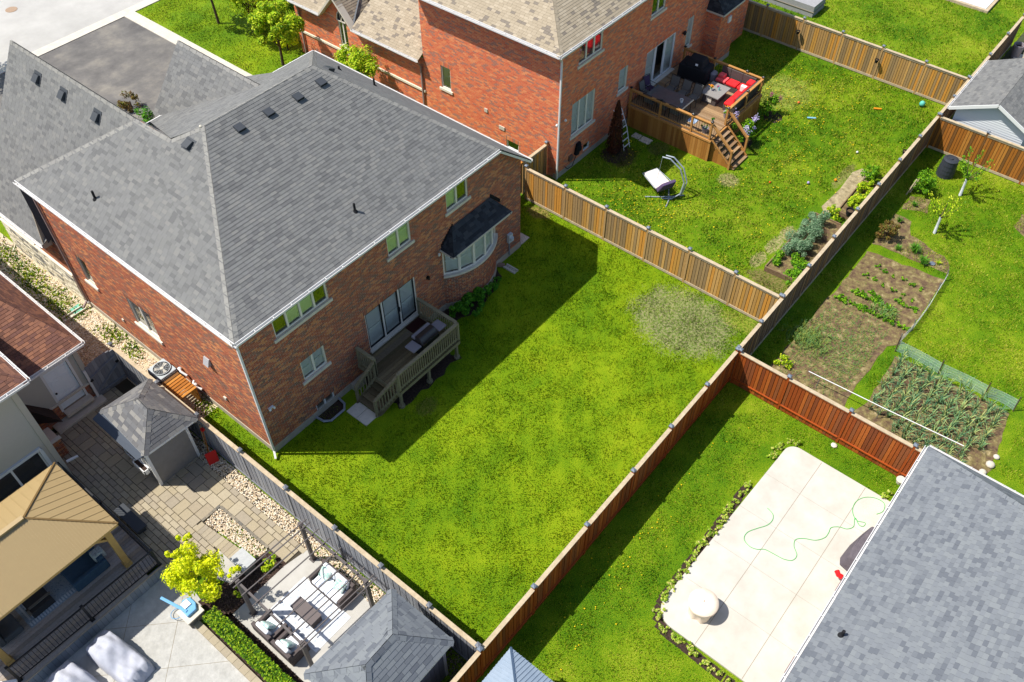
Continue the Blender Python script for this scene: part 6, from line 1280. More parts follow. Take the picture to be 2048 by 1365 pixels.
def dchair(label, x, y, rz, m=m_sling, grp='dining chairs on the cedar deck'):
    t = local(thing('dining_chair', label, 'chair', (x, y, ZD), rz=rz, group=grp))
    MB().hexa([(-.24, -.24, .42), (.24, -.24, .42), (.24, .2, .40), (-.24, .2, .40)], [(-.24, -.24, .44), (.24, -.24, .44), (.24, .2, .42), (-.24, .2, .42)]).build('seat', m, t)
    MB().hexa([(-.23, .2, .44), (.23, .2, .44), (.23, .22, .44), (-.23, .22, .44)], [(-.22, .34, .95), (.22, .34, .95), (.22, .36, .95), (-.22, .36, .95)]).build('backrest', m, t)
    for s in (-1, 1):
        MB().tube([(s*.26, .2, .42), (s*.25, .36, .98)], .016, 6).build('back_frame', m_black, t); MB().tube([(s*.27, .26, .62), (s*.28, -.2, .64), (s*.27, -.26, .42), (s*.27, -.28, 0)], .015, 6).build('leg', m_black, t); MB().tube([(s*.27, .2, .42), (s*.27, .3, 0)], .015, 6).build('leg', m_black, t)
    MB().tube([(-.25, .36, .98), (0, .37, 1.0), (.25, .36, .98)], .016, 6).build('top_bar', m_black, t); return t
dchair('grey sling chair on the far side of the glass table, nearest the white patio doors', 27.75, .35, -math.pi/2)
dchair('grey sling chair on the far side of the glass table, the middle one', 27.78, -.35, -math.pi/2)
dchair('grey sling chair on the far side of the glass table, nearest the fire table', 27.82, -1.0, -math.pi/2)
dchair('dark chair between glass table and left railing, nearest the brick wall', 25.98+.05, .55, math.pi/2)
dchair('dark chair between glass table and left railing, the middle one', 26.0+.05, -.25, math.pi/2)
dchair('dark chair between glass table and left railing, nearest the steps', 26.0+.05, -1.0, math.pi/2)
dchair('grey sling chair at the brick wall end of the glass table', 26.55, 1.15, 0.0)
dchair('purple backed chair beside the brick wall behind the glass table', 27.05, 1.25, -.2, M('purple_cloth', S(92, 70, 104, .6), .8))
t = thing('flower_pot', 'white pot on the grey glass table', 'pot', (26.55, -.95, ZD+.72)); MB().lathe((26.55, -.95, ZD+.72), [(.07, 0), (.09, .16), (.095, .17), (.08, .17), (.075, .12)], 14).build('pot', m_white, t); MB().lathe((26.55, -.95, ZD+.84), [(.075, 0), (.05, .012)], 10).build('soil', m_mulch_bed, t)
t = local(thing('covered_grill', 'large black fabric covered grill on the cedar deck beside the far railing', 'covered grill', (30.0, .25, ZD), rz=.1))
MB().hexa([(-.55, -.85, 0), (.5, -.85, 0), (.5, .85, 0), (-.55, .85, 0)], [(-.52, -.82, .85), (.48, -.82, .85), (.48, .82, .85), (-.52, .82, .85)]).hexa([(-.50, -.55, .83), (.46, -.55, .83), (.46, .5, .83), (-.50, .5, .83)], [(-.34, -.42, 1.22), (.34, -.42, 1.22), (.34, .38, 1.22), (-.34, .38, 1.22)]).build('cover', m_blackm, t, bevel=.07)
MB().hexa([(-.50, -.1, 1.0), (-.50, -.24, 1.0), (-.46, -.24, 1.09), (-.46, -.1, 1.09)], [(-.51, -.1, 1.0), (-.51, -.24, 1.0), (-.47, -.24, 1.09), (-.47, -.1, 1.09)]).build('badge', m_white, t)
t = thing('fire_table', 'grey topped fire table on the cedar deck in front of the red cushions', 'table', (28.9, -1.6, ZD)); MB().box(28.3, -2.0, ZD, 29.35, -1.2, ZD+.5).build('table_base', m_wick, t); MB().box(28.2, -2.15, ZD+.5, 29.5, -1.1, ZD+.55).build('table_top', M('table_top_grey', S(150, 146, 142, .8), .5), t); MB().box(28.28, -1.75, ZD+.12, 28.3, -1.45, ZD+.4).build('valve_door', m_sill, t)
m_redc = M('cushion_red', [S(226, 34, 40, .85), S(236, 52, 56, .85)], .85, .05, 5); m_pinkc = M('cushion_coral', S(240, 96, 100, .85), .85)
t = thing('corner_sofa', 'corner sofa with red cushions in the angle of the cedar deck railing', 'sofa', (30.2, -2.2, ZD))
MB().box(29.95, -3.1, ZD, 30.65, -.9, ZD+.28).box(28.3, -3.1, ZD, 29.95, -2.45, ZD+.28).build('frame', m_wick, t)
for y0_, y1_ in ((-2.95, -2.2), (-2.18, -1.5), (-1.48, -.95)): MB().box(30.62, y0_, ZD+.25, 30.7, y1_, ZD+.85).build('backrest', m_wick, t)
MB().box(28.3, -3.14, ZD+.25, 30.6, -3.06, ZD+.85).build('backrest', m_wick, t)
for b, mm in [((29.95, -1.55, 30.5, -.98), m_pinkc), ((29.95, -2.2, 30.5, -1.6), m_redc), ((29.95, -2.85, 30.5, -2.25), m_redc)]: MB().box(b[0], b[1], ZD+.29, b[2], b[3], ZD+.45).build('seat_cushion', mm, t, bevel=.05)
for b in [(29.1, -2.98, 29.9, -2.45), (28.3, -2.98, 29.05, -2.45)]: MB().box(b[0], b[1], ZD+.29, b[2], b[3], ZD+.45).build('seat_cushion', m_redc, t, bevel=.05)
for b in [((30.1, -3.02, ZD+.46), (30.55, -2.65, ZD+.82)), ((29.2, -3.04, ZD+.46), (29.85, -2.88, ZD+.85)), ((28.4, -3.04, ZD+.46), (29.05, -2.88, ZD+.85))]: MB().box(*b[0], *b[1]).build('back_cushion', m_redc, t, bevel=.06)
MB().box(30.15, -1.35, ZD+.46, 30.5, -1.0, ZD+.62).build('pillow', m_pinkc, t, bevel=.05); MB().box(29.6, -2.92, ZD+.5, 29.8, -2.6, ZD+.85).build('pillow', m_white, t, bevel=.04)
t = thing('stacked_tray', 'grey covered stool between the black grill and the corner sofa', 'stool', (30.3, -.65, ZD)); MB().lathe((30.35, -.62, ZD), [(.22, 0), (.24, .45), (.20, .5)], 14).build('stool_top', m_gg, t)
def potted(label, x, y, z, mp, leafm, r=.13, seed=1, name='potted_plant', bits=None):
    t = thing(name, label, 'potted plant', (x, y, z)); MB().lathe((x, y, z), [(r*.7, 0), (r, r*1.5), (r*1.05, r*1.55)], 12).build('pot', mp, t); mb = MB(); leaves(mb, (x, y, z+r*2.1), (r*1.3, r*1.3, r*.9), 140, .035, 7, seed); mb.build('foliage', leafm, t)
    if bits: mb = MB(); R = random.Random(seed); [disc(mb, x+R.gauss(0, r*.7), y+R.gauss(0, r*.7), z+r*2.6+R.uniform(0, r), .035) for _ in range(14)]; mb.build('blossom', bits, t)
m_org = M('petal_orange', S(240, 150, 30, .8), .7); m_pur = M('petal_lilac', [S(196, 180, 226, .85), S(216, 206, 236, .85), S(178, 160, 214, .85)], .7, rnd=True); m_mag = M('petal_magenta', S(150, 40, 110, .8), .7)
potted('small potted plant with orange flowers on the grey fire table', 28.7, -1.45, ZD+.55, m_white, m_fol, .08, 3, bits=m_org)
potted('potted orange flowers at the corner of the cedar deck steps', 27.85, -2.95, ZD, m_gg, m_fol, .2, 4, bits=m_org)
potted('dark pot on the cedar deck beside the left railing by the steps', 26.05, -2.75, ZD, m_gg, m_fold, .17, 5)
potted('tiny pot with small plant standing on the railing post by the deck steps', 25.7, -3.24, ZD+1.06, m_gg, m_fold, .06, 6)
t = thing('folded_towel', 'teal and pink bottle shapes on the grey fire table', 'tableware', (29.0, -1.75, ZD+.55)); MB().lathe((28.95, -1.75, ZD+.55), [(.04, 0), (.04, .14), (.015, .2)], 8).build('bottle', M('teal_plastic', S(120, 200, 200, .8), .4), t); MB().lathe((29.15, -1.6, ZD+.55), [(.05, 0), (.06, .08)], 8).build('cup', m_mag, t)
tag(MB().box(26.3, -2.0, ZD+.001, 26.95, -1.55, ZD+.02).build('door_mat', M('mat_blue', [S(190, 206, 226, .8), S(120, 150, 190, .8)], .9, .1, 9), loc=(26.6, -1.8, ZD)), 'pale blue mat on the sunny corner of the cedar deck', 'mat')
# things round the red house
t = thing('cypress_shrub', 'tall narrow rust brown dead cypress against the red brick wall', 'shrub', (23.2, .65, 0))
mb = MB(); R = random.Random(9)
for i in range(3400):
    z = R.uniform(.15, 3.1)**1.0; r = .52*(1-(z/3.35)**1.6)*R.uniform(.55, 1.05)*(.75 if z < .3 else 1); a = R.uniform(0, 6.283); p = Vector((23.2+r*math.cos(a), .7+r*math.sin(a)*.85, z)); s = R.uniform(.03, .06)
    n = Vector((math.cos(a), math.sin(a), .3))+Vector((R.gauss(0, .4), R.gauss(0, .4), 0)); n.normalize(); b = n.orthogonal(); mb.add([p-b*s*.5, p+Vector((0, 0, s*2)), p+b*s*.5, p-Vector((0, 0, s))], [(0, 1, 2, 3)])
mb.build('foliage', m_foldead, t); MB().tube([(23.2, .7, 0), (23.2, .7, 2.8)], [.08, .02], 8).build('trunk', m_bark, t)
t = thing('step_ladder', 'white curved trellis ladder leaning between dead cypress and cedar deck', 'ladder', (24.2, 1.1, 0))
for dx in (-.25, .25): MB().tube([(23.9+dx, .35, 0), (24.15+dx, .8, .9), (24.3+dx, 1.3, 1.7), (24.3+dx, 1.5, 1.8)], .02, 6).build('rail', m_white, t)
for k in range(6): MB().beam((23.72+k*.06, .42+k*.15, .2+k*.26), (24.22+k*.06, .42+k*.15, .2+k*.26), .05, .025).build('rung', m_white, t)
tag(MB().tube([(24.5+.11*math.cos(a*.45), .6+.11*math.sin(a*.45), .05) for a in range(15)], .022, 6).build('toy_ring', M('ring_yellow', S(220, 226, 40, .8), .5), loc=(24.5, .6, .03)), 'yellow ring lying on the shaded grass by the white ladder', 'toy ring')
for lab, a, b in (('grey concrete slab on the grass beside the cedar skirt, nearer the wall', (24.95, .35), (25.35, .8)), ('grey concrete slab on the grass beside the cedar skirt, farther from the wall', (24.9, -.3), (25.35, .3))):
    tag(MB().box(*a, 0, *b, .04).build('stepping_slab', m_sill, loc=(*a, 0)), lab, 'paving slab')
# hanging egg chair
t = thing('hanging_swing', 'grey hanging lounge swing with white cushion and curved metal arms on the grass', 'swing chair', (22.1, -3.0, 0))
m_sw = M('swing_metal', S(176, 186, 196, .8), .4, metal=.3)
for off in (0.0, .35): MB().tube([(22.2+off*.6, -2.65-off*.2, 1.95), (22.25+off*.6, -3.05-off*.2, 2.0), (22.4+off*.5, -3.6-off*.2, 1.55), (22.4+off*.4, -3.9-off*.2, .9), (22.2+off*.3, -3.9-off*.1, .35), (21.95+off*.2, -3.6, .05), (21.7, -3.2, .03)], .035, 8).build('arm', m_sw, t)
MB().tube([(21.3, -2.5, .03), (21.75, -3.1, .04), (22.2, -3.6, .04), (22.6, -3.9, .03)], .03, 6).tube([(21.3, -3.7, .03), (21.8, -3.55, .04), (22.5, -3.1, .03)], .03, 6).build('base', m_sw, t)
MB().hexa([(21.55, -2.9, .48), (22.35, -3.25, .48), (22.75, -2.15, .58), (22.05, -1.85, .58)], [(21.55, -2.9, .62), (22.35, -3.25, .62), (22.75, -2.15, .72), (22.05, -1.85, .72)]).build('cushion', M('cushion_cream', [S(226, 212, 204, .85), S(242, 234, 230, .85)], .9, .12, 3), t, bevel=.04)
MB().hexa([(21.45, -3.05, .45), (22.3, -3.42, .45), (22.36, -3.28, .6), (21.52, -2.9, .6)], [(21.5, -3.3, .95), (22.2, -3.6, .95), (22.28, -3.46, 1.0), (21.58, -3.16, 1.0)]).build('headrest', M('swing_purple', S(96, 80, 112, .8), .8), t, bevel=.04)
MB().tube([(21.5, -2.85, .62), (22.02, -1.8, .66), (22.8, -2.12, .66), (22.42, -3.2, .64)], .022, 6).tube([(22.2, -2.65, 1.95), (22.1, -2.6, .7)], .01, 5).build('seat_frame', m_sw, t)
# ============================================================ trees and shrubs
def tree(label, x, y, h, crown_c, rad, n, size, mat, clumps=36, seed=1, trunk_r=.09, m_tr=None, name='tree', cat='tree', group=None, branches=7, lean=.5, extra=()):
    t = thing(name, label, cat, (x, y, 0), group=group); mb = MB(); R = random.Random(seed); c = Vector(crown_c)
    mb.tube([(x, y, 0), (x+(c.x-x)*.2+.02, y+(c.y-y)*.2, h*.5), (x+(c.x-x)*.6, y+(c.y-y)*.6, h)], [trunk_r, trunk_r*.8, trunk_r*.55], 8)
    for k in range(branches):
        a = 6.283*k/branches+R.uniform(-.3, .3); e = c+Vector((rad[0]*.7*math.cos(a), rad[1]*.7*math.sin(a), rad[2]*R.uniform(-.3, .6))); s = Vector((x+(c.x-x)*.5, y+(c.y-y)*.5, h*R.uniform(.65, .98)))
        mb.tube([s, s.lerp(e, .5)+Vector((0, 0, .1)), e], [trunk_r*.45, trunk_r*.28, trunk_r*.1], 5)
    mb.build('trunk', m_tr or m_bark, t)
    mb = MB(); leaves(mb, c, rad, n, size, clumps, seed, lean)
    for (cc, rr, nn) in extra: leaves(mb, cc, rr, nn, size, 6, seed+3, lean)
    mb.build('crown', mat, t); return t
tree('bright yellow green leafed tree between pool patio and pebble bed', -5.35, -3.15, .9, (-5.2, -2.75, 1.75), (.82, 1.0, .88), 9500, .048, m_foly, clumps=32, seed=4, trunk_r=.06, extra=[((-4.5, -3.6, 1.9), (.42, .3, .28), 500), ((-4.75, -1.75, 2.3), (.25, .25, .4), 350), ((-5.35, -2.0, 2.35), (.22, .22, .5), 350)])
plant_mesh('shrub_gold', m_folyg, (.3, .3, .2), 420, .05, 9, 51)
plant('bush', 'leafy green shrub in bark mulch near the top corner of the pergola', 'bush', -3.2, -3.5, 'shrub_gold', 1.0, 0); plant('bush', 'small leafy shrub in bark mulch beside the yellow tree trunk and pergola post', 'bush', -4.5, -3.45, 'shrub_gold', .7, 1)
# front garden
tree('lime green tree in the front lawn, nearest the grey roof', 17.95, 20.2, 1.9, (17.7, 19.7, 2.9), (1.4, 1.5, 1.25), 10500, .08, m_folyg, seed=7)
tree('slender lime tree farther up the front lawn, the middle one', 19.15, 24.2, 2.1, (18.9, 24.0, 3.3), (1.8, 1.7, 1.4), 8500, .085, m_folyg, seed=8)
tree('thin dark stemmed tree at the top edge of the front lawn', 18.55, 26.8, 2.6, (18.3, 27.0, 3.9), (1.6, 1.6, 1.2), 4500, .085, m_folyg, seed=9)
tree('spreading lime green shrub tree between the two brick houses', 18.4, 14.3, 1.4, (18.15, 14.1, 2.25), (1.05, 1.4, .9), 7500, .065, m_folyg, seed=10)
tree('yellow green tree at the left edge beyond the driveway', 5.6, 33.6, 2.2, (5.4, 33.4, 3.2), (1.8, 1.8, 1.6), 4200, .09, m_foly, seed=12)
for k, (x, y, h, mm) in enumerate([(19.2, 21.2, 1.9, m_foly), (19.6, 22.6, 2.1, m_folyg), (19.9, 24.2, 2.2, m_folbr), (21.0, 25.2, 2.0, m_foldead), (22.0, 26.5, 2.0, m_folbr), (21.3, 23.4, 1.6, m_fold)]):
    t = thing('shrub', ['yellow leafed upright shrub at the brick corner downspout', 'lime leafed upright shrub beside the brick corner of the red house', 'golden brown shrub behind the front lawn trees', 'dark rusty shrub in the shade at the top edge', 'bronze shrub farthest up by the top edge', 'dark green low shrub in shade between the front trees and bronze shrubs'][k], 'shrub', (x, y, 0)); mb = MB(); leaves(mb, (x, y, h*.55), (.7, .7, h*.55), 1300, .07, 14, 60+k); mb.build('foliage', mm, t); MB().tube([(x, y, 0), (x, y, h*.7)], [.05, .02], 6).build('stem', m_bark, t)
for k, (x, y, s) in enumerate([(9.85, 23.2, .75), (9.6, 21.3, .7)]):
    t = thing('shrub', ['dark round shrub on the driveway edge behind the roof ridge', 'small dark shrub nearest the roof, on the driveway edge'][k], 'shrub', (x, y, 0)); mb = MB(); leaves(mb, (x, y, .5), (s, s, .5), 900, .06, 12, 70+k); mb.build('foliage', m_folbr if k == 0 else m_fold, t); MB().tube([(x, y, 0), (x, y, .5)], .04, 6).build('stem', m_bark, t)
# young whitewashed fruit trees
m_wash = M('whitewash', S(220, 222, 226, .85), .8, .08, 14)
for k, (x, y, sd) in enumerate([(31.15, -14.36, 1), (27.7, -14.46, 2)]):
    t = thing('fruit_tree', ['young fruit tree with white painted trunk near the black compost bin', 'young fruit tree with white painted trunk nearest the bronze bush'][k], 'tree', (x, y, 0), group=None); R = random.Random(sd+40)
    mb = MB(); mb.tube([(x, y, 0), (x+.05, y+.03, .45), (x+.05, y+.05, .95)], [.075, .06, .055], 8); mb.build('trunk', m_wash, t)
    mb = MB(); lf = MB()
    for b in range(9):
        a = b*.7+R.uniform(-.3, .3); e = Vector((x+.05+math.cos(a)*R.uniform(.5, .95), y+.05+math.sin(a)*R.uniform(.5, .95), R.uniform(1.5, 2.3))); s = Vector((x+.05, y+.05, R.uniform(.85, 1.0))); m_ = s.lerp(e, .45)+Vector((0, 0, -.08)); mb.tube([s, m_, e], [.03, .018, .006], 5)
        for q in range(70 if k == 0 else 55):
            tt = R.uniform(.35, 1.05); p = (s.lerp(m_, tt/.45) if tt < .45 else m_.lerp(e, (tt-.45)/.55))+Vector((R.gauss(0, .05), R.gauss(0, .05), R.gauss(0, .05))); n_ = Vector((R.gauss(0, 1), R.gauss(0, 1), 1.2)).normalized(); aa = n_.orthogonal(); bb = n_.cross(aa); s_ = R.uniform(.03, .055); lf.add([p-aa*s_, p-bb*s_*.45, p+aa*s_, p+bb*s_*.45], [(0, 1, 2, 3)])
    mb.build('branches', m_bark, t); lf.build('foliage', m_folyg if k else m_fol, t)
# shrubs and clumps in the vegetable garden's upper beds
def bush(label, x, y, rad, n, size, mat, seed, name='bush'):
    t = thing(name, label, 'bush', (x, y, 0)); mb = MB(); leaves(mb, (x, y, rad[2]), rad, n, size, 14, seed); mb.build('foliage', mat, t); MB().tube([(x, y, 0), (x, y, rad[2])], .03, 6).build('stem', m_bark, t); return t
bush('tall bushy green shrub beside the board fence near the compost bin', 30.15, -12.75, (.55, .6, .65), 2400, .055, m_fol, 80)
bush('round bronze leaved bush beside the weathered board fence', 25.85, -12.85, (.5, .52, .5), 2000, .045, m_folbr, 81)
tuft = MB(); R = random.Random(12)
def blades(mb, x, y, n, L, spread, w=.012, z=.02, R=R):
    for _ in range(n):
        a = R.uniform(0, 6.283); l = L*R.uniform(.6, 1.1); s = spread*R.uniform(.3, 1.1); d = Vector((math.cos(a), math.sin(a), 0)); p0 = Vector((x+R.gauss(0, .02), y+R.gauss(0, .02), z)); p1 = p0+d*s*.45+Vector((0, 0, l*.75)); p2 = p0+d*s+Vector((0, 0, l*R.uniform(.75, 1.0))); sd = Vector((-d.y, d.x, 0))*w
        mb.add([p0-sd, p0+sd, p1+sd*.9, p2, p1-sd*.9], [(0, 1, 2, 4), (4, 2, 3)])
m_lily = M('daylily', [S(76, 134, 26, .75), S(100, 158, 34, .75), S(56, 108, 20, .75)], .6, rnd=True)
m_onion = M('onion_leaf', [S(96, 140, 96, .75), S(124, 164, 110, .75), S(150, 180, 110, .75), S(76, 118, 80, .75), S(176, 186, 110, .75)], .6, rnd=True)
for k, (x, y, L, n) in enumerate([(25.85, -14.25, .42, 130), (25.35, -14.85, .38, 120), (25.5, -13.6, .25, 70), (28.95, -12.95, .25, 60), (27.4, -12.85, .25, 50), (25.75, -15.4, .2, 50)]):
    mb = MB(); blades(mb, 0, 0, n, L, L*.9, .014, 0); o = mb.build('lily_clump', m_lily if k < 5 else m_folyg, loc=(0, 0, 0)); o.location = (x, y, .01)
    tag(o, ['arching green leaf clump in the shrub bed, the larger upper one', 'arching green leaf clump in the shrub bed, just below the larger one', 'small green clump beside the bronze bush', 'small green clump in the bed below the tall green shrub', 'small green clump in the shrub bed by the fence', 'low yellow green clump at the tip of the shrub bed'][k], 'plant')
# strawberry rows and small crops
for k in range(3): plant_mesh('crop%d' % k, m_fol, (.14, .14, .07), 60, .045, 5, 90+k)
rows = [[(20.94, -12.78), (21.0, -14.6)], [(21.7, -13.2), (21.65, -15.0)], [(21.0, -14.7), (21.05, -16.0)], [(22.1, -13.8), (22.0, -14.2)], [(23.0, -13.0), (22.8, -15.6)], [(23.8, -13.2), (23.7, -15.6)], [(22.4, -14.9), (22.3, -15.8)]]
for ri, (p, q) in enumerate(rows):
    n = 10 if ri < 2 else (5 if ri in (2, 3) else 6)
    for i in range(n):
        f = (i+.5)/n; s = random.uniform(1.1, 1.7)*(1 if ri < 3 else .75); plant('strawberry_plant', ['low leafy green plant in the dense crop row nearest the seedling patch', 'low leafy green plant in the second dense crop row', 'low leafy green plant in the crop row ending at the white net', 'low leafy green plant in the short crop row by the second dense row', 'tiny green plant in the sparse middle row of the brown bed', 'tiny green plant in the sparse row nearest the shrub bed', 'low leafy green plant in the short row beside the white net'][ri], 'plant', p[0]+(q[0]-p[0])*f+random.uniform(-.06, .06), p[1]+(q[1]-p[1])*f, 'crop%d' % (i % 3), s, i, 'leafy plants in the vegetable rows')
mb = MB(); R = random.Random(21)
for _ in range(1900): blades(mb, R.gauss(18.2, 1.4), R.uniform(-15.4, -12.7), 3, .07, .08, .008, .015, R)
for _ in range(260): blades(mb, R.gauss(17.9, .35), R.gauss(-12.9, .4), 4, .3, .22, .009, .015, R)
for _ in range(60): blades(mb, R.gauss(21.3, .2), R.gauss(-14.9, .3), 5, .3, .22, .012, .015, R)
tag(mb.build('seedlings', M('seedling', [S(96, 140, 60, .75), S(120, 160, 90, .75), S(150, 160, 70, .75)], .7, rnd=True)), 'fine green seedlings and weeds over the brown vegetable bed', 'seedlings', kind='stuff')
bush('low bright leafy patch at the bed corner by the red fence', 16.05, -12.75, (.42, .5, .16), 500, .05, m_folyg, 85, 'herb_patch')
om = []
for k in range(6):
    mb = MB(); blades(mb, 0, 0, 13, .42, .30, .012, 0, random.Random(30+k)); me = bpy.data.meshes.new('onion_plant'); me.from_pydata(mb.v, [], mb.f); me.materials.append(m_onion); om.append(me)
R = random.Random(14)
for i in range(11):
    for j in range(15):
        y = -16.5-i*.40+R.gauss(0, .04); x = 19.25-j*.26+R.gauss(0, .05)
        if j > 12 and i < 3: continue
        if (i > 9 and j > 9): continue
        o = bpy.data.objects.new('onion_plant', om[(i*7+j) % 6]); COL.objects.link(o); o.location = (x, y, .012); o.rotation_euler = (0, 0, R.uniform(0, 6)); s = R.uniform(1.0, 1.5); o.scale = (s, s, s)
        tag(o, 'spiky blue green onion plant in %s' % ['the row nearest the grass strip', 'the second row from the grass strip', 'the third row from the grass strip', 'the fourth row from the grass strip', 'the fifth row from the grass strip', 'the middle row of the onion bed', 'the fifth row from the white rocks', 'the fourth row from the white rocks', 'the third row from the white rocks', 'the second row from the white rocks', 'the row nearest the white rocks'][i], 'plant', 'onion plants in rows')
for k in range(26):
    y = -14.4-R.uniform(0, 5.6); x = R.uniform(14.5, 15.4); plant('leafy_crop', 'small leafy plant in the soil strip beneath the white pipe rail', 'plant', x, y, 'crop%d' % (k % 3), R.uniform(.5, .9), k, 'small crops under the pipe rail')
t = thing('pipe_rail', 'long thin white pipe rail on short stakes across the vegetable bed', 'rail', (16, -17, 0))
MB().tube([(15.75, -13.9, .68), (15.95, -17, .64), (16.15, -20.0, .66)], .018, 8).build('pipe', m_white, t)
for y in (-14.4, -16.9, -19.98): MB().tube([(15.72+(-14.4-y)*.06, y, 0), (15.75+(-14.4-y)*.06, y, .66)], .015, 6).build('stake', M('stake_grey', S(130, 128, 122, .7), .8), t)
def net(name, label, pts, h, mat, m_st, sag=.12):
    t = thing(name, label, 'netting', (pts[0][0], pts[0][1], 0)); mb = MB(); W_ = MB()
    for (p, q) in zip(pts[:-1], pts[1:]):
        n = 8
        for i in range(n):
            f0, f1 = i/n, (i+1)/n; L = lambda f: (p[0]+(q[0]-p[0])*f+.10*math.sin(f*math.pi), p[1]+(q[1]-p[1])*f); z = lambda f: h*(1-sag*4*f*(1-f))
            a, b = L(f0), L(f1); mb.quad((a[0], a[1], .02), (b[0], b[1], .02), (b[0]+.03, b[1], z(f1)), (a[0]+.03, a[1], z(f0)))
            for k in range(5): W_.tube([(a[0]+.035, a[1], .02+z(f0)*k/4.2), (b[0]+.035, b[1], .02+z(f1)*k/4.2)], .004, 3)
    mb.build('mesh_sheet', mat, t); W_.build('mesh_cords', m_white, t)
    for p in pts: MB().tube([(p[0]-.03, p[1], 0), (p[0]+.0, p[1]+.05, h*1.35)], .022, 6).build('stake', m_st, t)
def sheer(name, c, a):
    m = bpy.data.materials.new(name); m.use_nodes = True; N = m.node_tree.nodes; L = m.node_tree.links; b = N['Principled BSDF']; b.inputs['Base Color'].default_value = (*c, 1); b.inputs['Roughness'].default_value = .6; b.inputs['Alpha'].default_value = a; return m
net('green_netting', 'sagging pale green net fence on stakes beside the onion rows', [(19.62, -16.05), (19.55, -17.9), (19.58, -19.75), (19.62, -20.9)], .62, sheer('net_green', S(180, 220, 208, .8), .36), m_bark)
net('white_netting', 'translucent white net fence along the brown vegetable bed', [(24.98, -16.05), (24.0, -16.08), (22.7, -16.14), (21.2, -16.12), (20.1, -16.0)], .45, sheer('net_white', S(226, 226, 232, .8), .42), MATS['stake_grey'])
for k, (x, y, r) in enumerate([(17.0, -21.16, .12), (16.5, -21.1, .17), (16.0, -21.0, .14)]):
    mb = MB(); mb.lathe((x, y, 0), [(r*.9, 0), (r, r*.5), (r*.7, r*.9), (r*.2, r*1.05)], 9); tag(mb.build('boulder', M('pale_stone', [S(224, 216, 200, .8), S(196, 186, 168, .8)], .9, .15, 6), loc=(x, y, 0), smooth=True), ['white rock at the outer corner of the onion bed, farthest from the slate roof', 'white rock at the outer corner of the onion bed, the middle one', 'white rock at the outer corner of the onion bed, nearest the slate roof'][k], 'rock')
tag(MB().lathe((25.6, -15.2, .02), [(.12, 0), (.13, .04), (.05, .06)], 12).build('stone_disc', m_capm, loc=(25.6, -15.2, .02)), 'small pale round disc between green clumps in the shrub bed', 'stone')
t = thing('compost_bin', 'black ribbed plastic compost bin with round lid by the amber fence', 'compost bin', (32.25, -13.15, 0))
mb = MB(); mb.lathe((32.25, -13.15, 0), [(.42, 0), (.41, .2), (.42, .22), (.40, .42), (.41, .44), (.38, .66), (.39, .68), (.36, .9)], 20); mb.build('bin_body', M('bin_black', S(58, 62, 70, .8), .5, .05, 6), t, smooth=False)
MB().lathe((32.25, -13.15, .9), [(.37, 0), (.37, .05), (.25, .09), (.24, .07), (.10, .07), (.09, .11), (.02, .115)], 20).build('lid', MATS['bin_black'], t)
t = thing('wooden_stakes', 'two thin grey wooden stakes leaning at the tall green shrub', 'stakes', (29.7, -12.35, 0))
for dx in (0, .25): MB().tube([(29.55+dx, -12.3-dx*.3, 0), (29.75+dx, -12.45-dx*.3, .9)], .03, 6).build('stake', m_capw, t)
# raised beds against the board fence
m_bw = M('bed_board', [S(120, 96, 72, .75), S(150, 126, 98, .75)], .9, .15, 6)
t = thing('raised_bed', 'raised timber bed with bushy grey green plants against the board fence', 'raised bed', (20.5, -9.6, 0))
for a, b in [((20.45, -9.5), (25.2, -9.55)), ((20.42, -9.5), (20.5, -10.95)), ((25.2, -9.55), (25.2, -10.9)), ((20.5, -10.98), (25.2, -10.98))]: MB().beam((*a, .13), (*b, .13), .05, .28).build('board', m_bw, t)
MB().box(20.45, -10.95, 0, 25.18, -9.53, .2).build('soil', m_soil, t)
t2 = thing('raised_bed', 'raised timber bed with yellow green plants nearer the far fences', 'raised bed', (26, -10.3, 0))
for a, b in [((26.0, -10.3), (28.95, -10.25)), ((26.0, -10.3), (26.0, -11.2)), ((28.95, -10.25), (28.95, -11.2))]: MB().beam((*a, .13), (*b, .13), .05, .26).build('board', m_bw, t2)
MB().box(26.0, -11.2, 0, 28.93, -10.3, .16).build('soil', m_soil, t2)
for k, (x, y, rx, ry, rz_, n, mm, lab) in enumerate([(24.1, -10.1, 1.05, .85, .5, 6500, m_folb, 'mound of pale grey green foliage in the raised bed, the upper one'), (22.9, -10.1, 1.0, .85, .48, 6500, m_folb, 'mound of pale grey green foliage in the raised bed, the middle one'), (21.95, -10.15, .8, .75, .42, 3600, m_folb, 'mound of pale grey green foliage in the raised bed, the lower one'), (21.1, -10.25, .8, .75, .32, 2400, m_fol, 'broad leaved green plant at the lower end of the raised bed'), (20.5, -10.9, .5, .35, .28, 600, m_fol, 'big leaved green plant spilling over the bottom of the raised bed'), (25.5, -10.25, .4, .4, .3, 500, m_folyg, 'leafy green plant between the two raised beds'), (27.1, -10.75, .65, .4, .3, 1400, m_folyg, 'yellow green plant in the upper raised bed, lowest of three'), (28.2, -10.75, .65, .4, .32, 1600, m_folyg, 'yellow green plant in the upper raised bed, the middle one'), (29.6, -10.4, .6, .5, .35, 1500, m_fol, 'leafy green plant just above the upper raised bed')]):
    t = thing('garden_plant', lab, 'plant', (x, y, .15)); mb = MB(); leaves(mb, (x, y, .2+rz_*.7), (rx, ry, rz_), n, .06 if mm is not m_folb else .035, 12, 100+k); mb.build('foliage', mm, t)
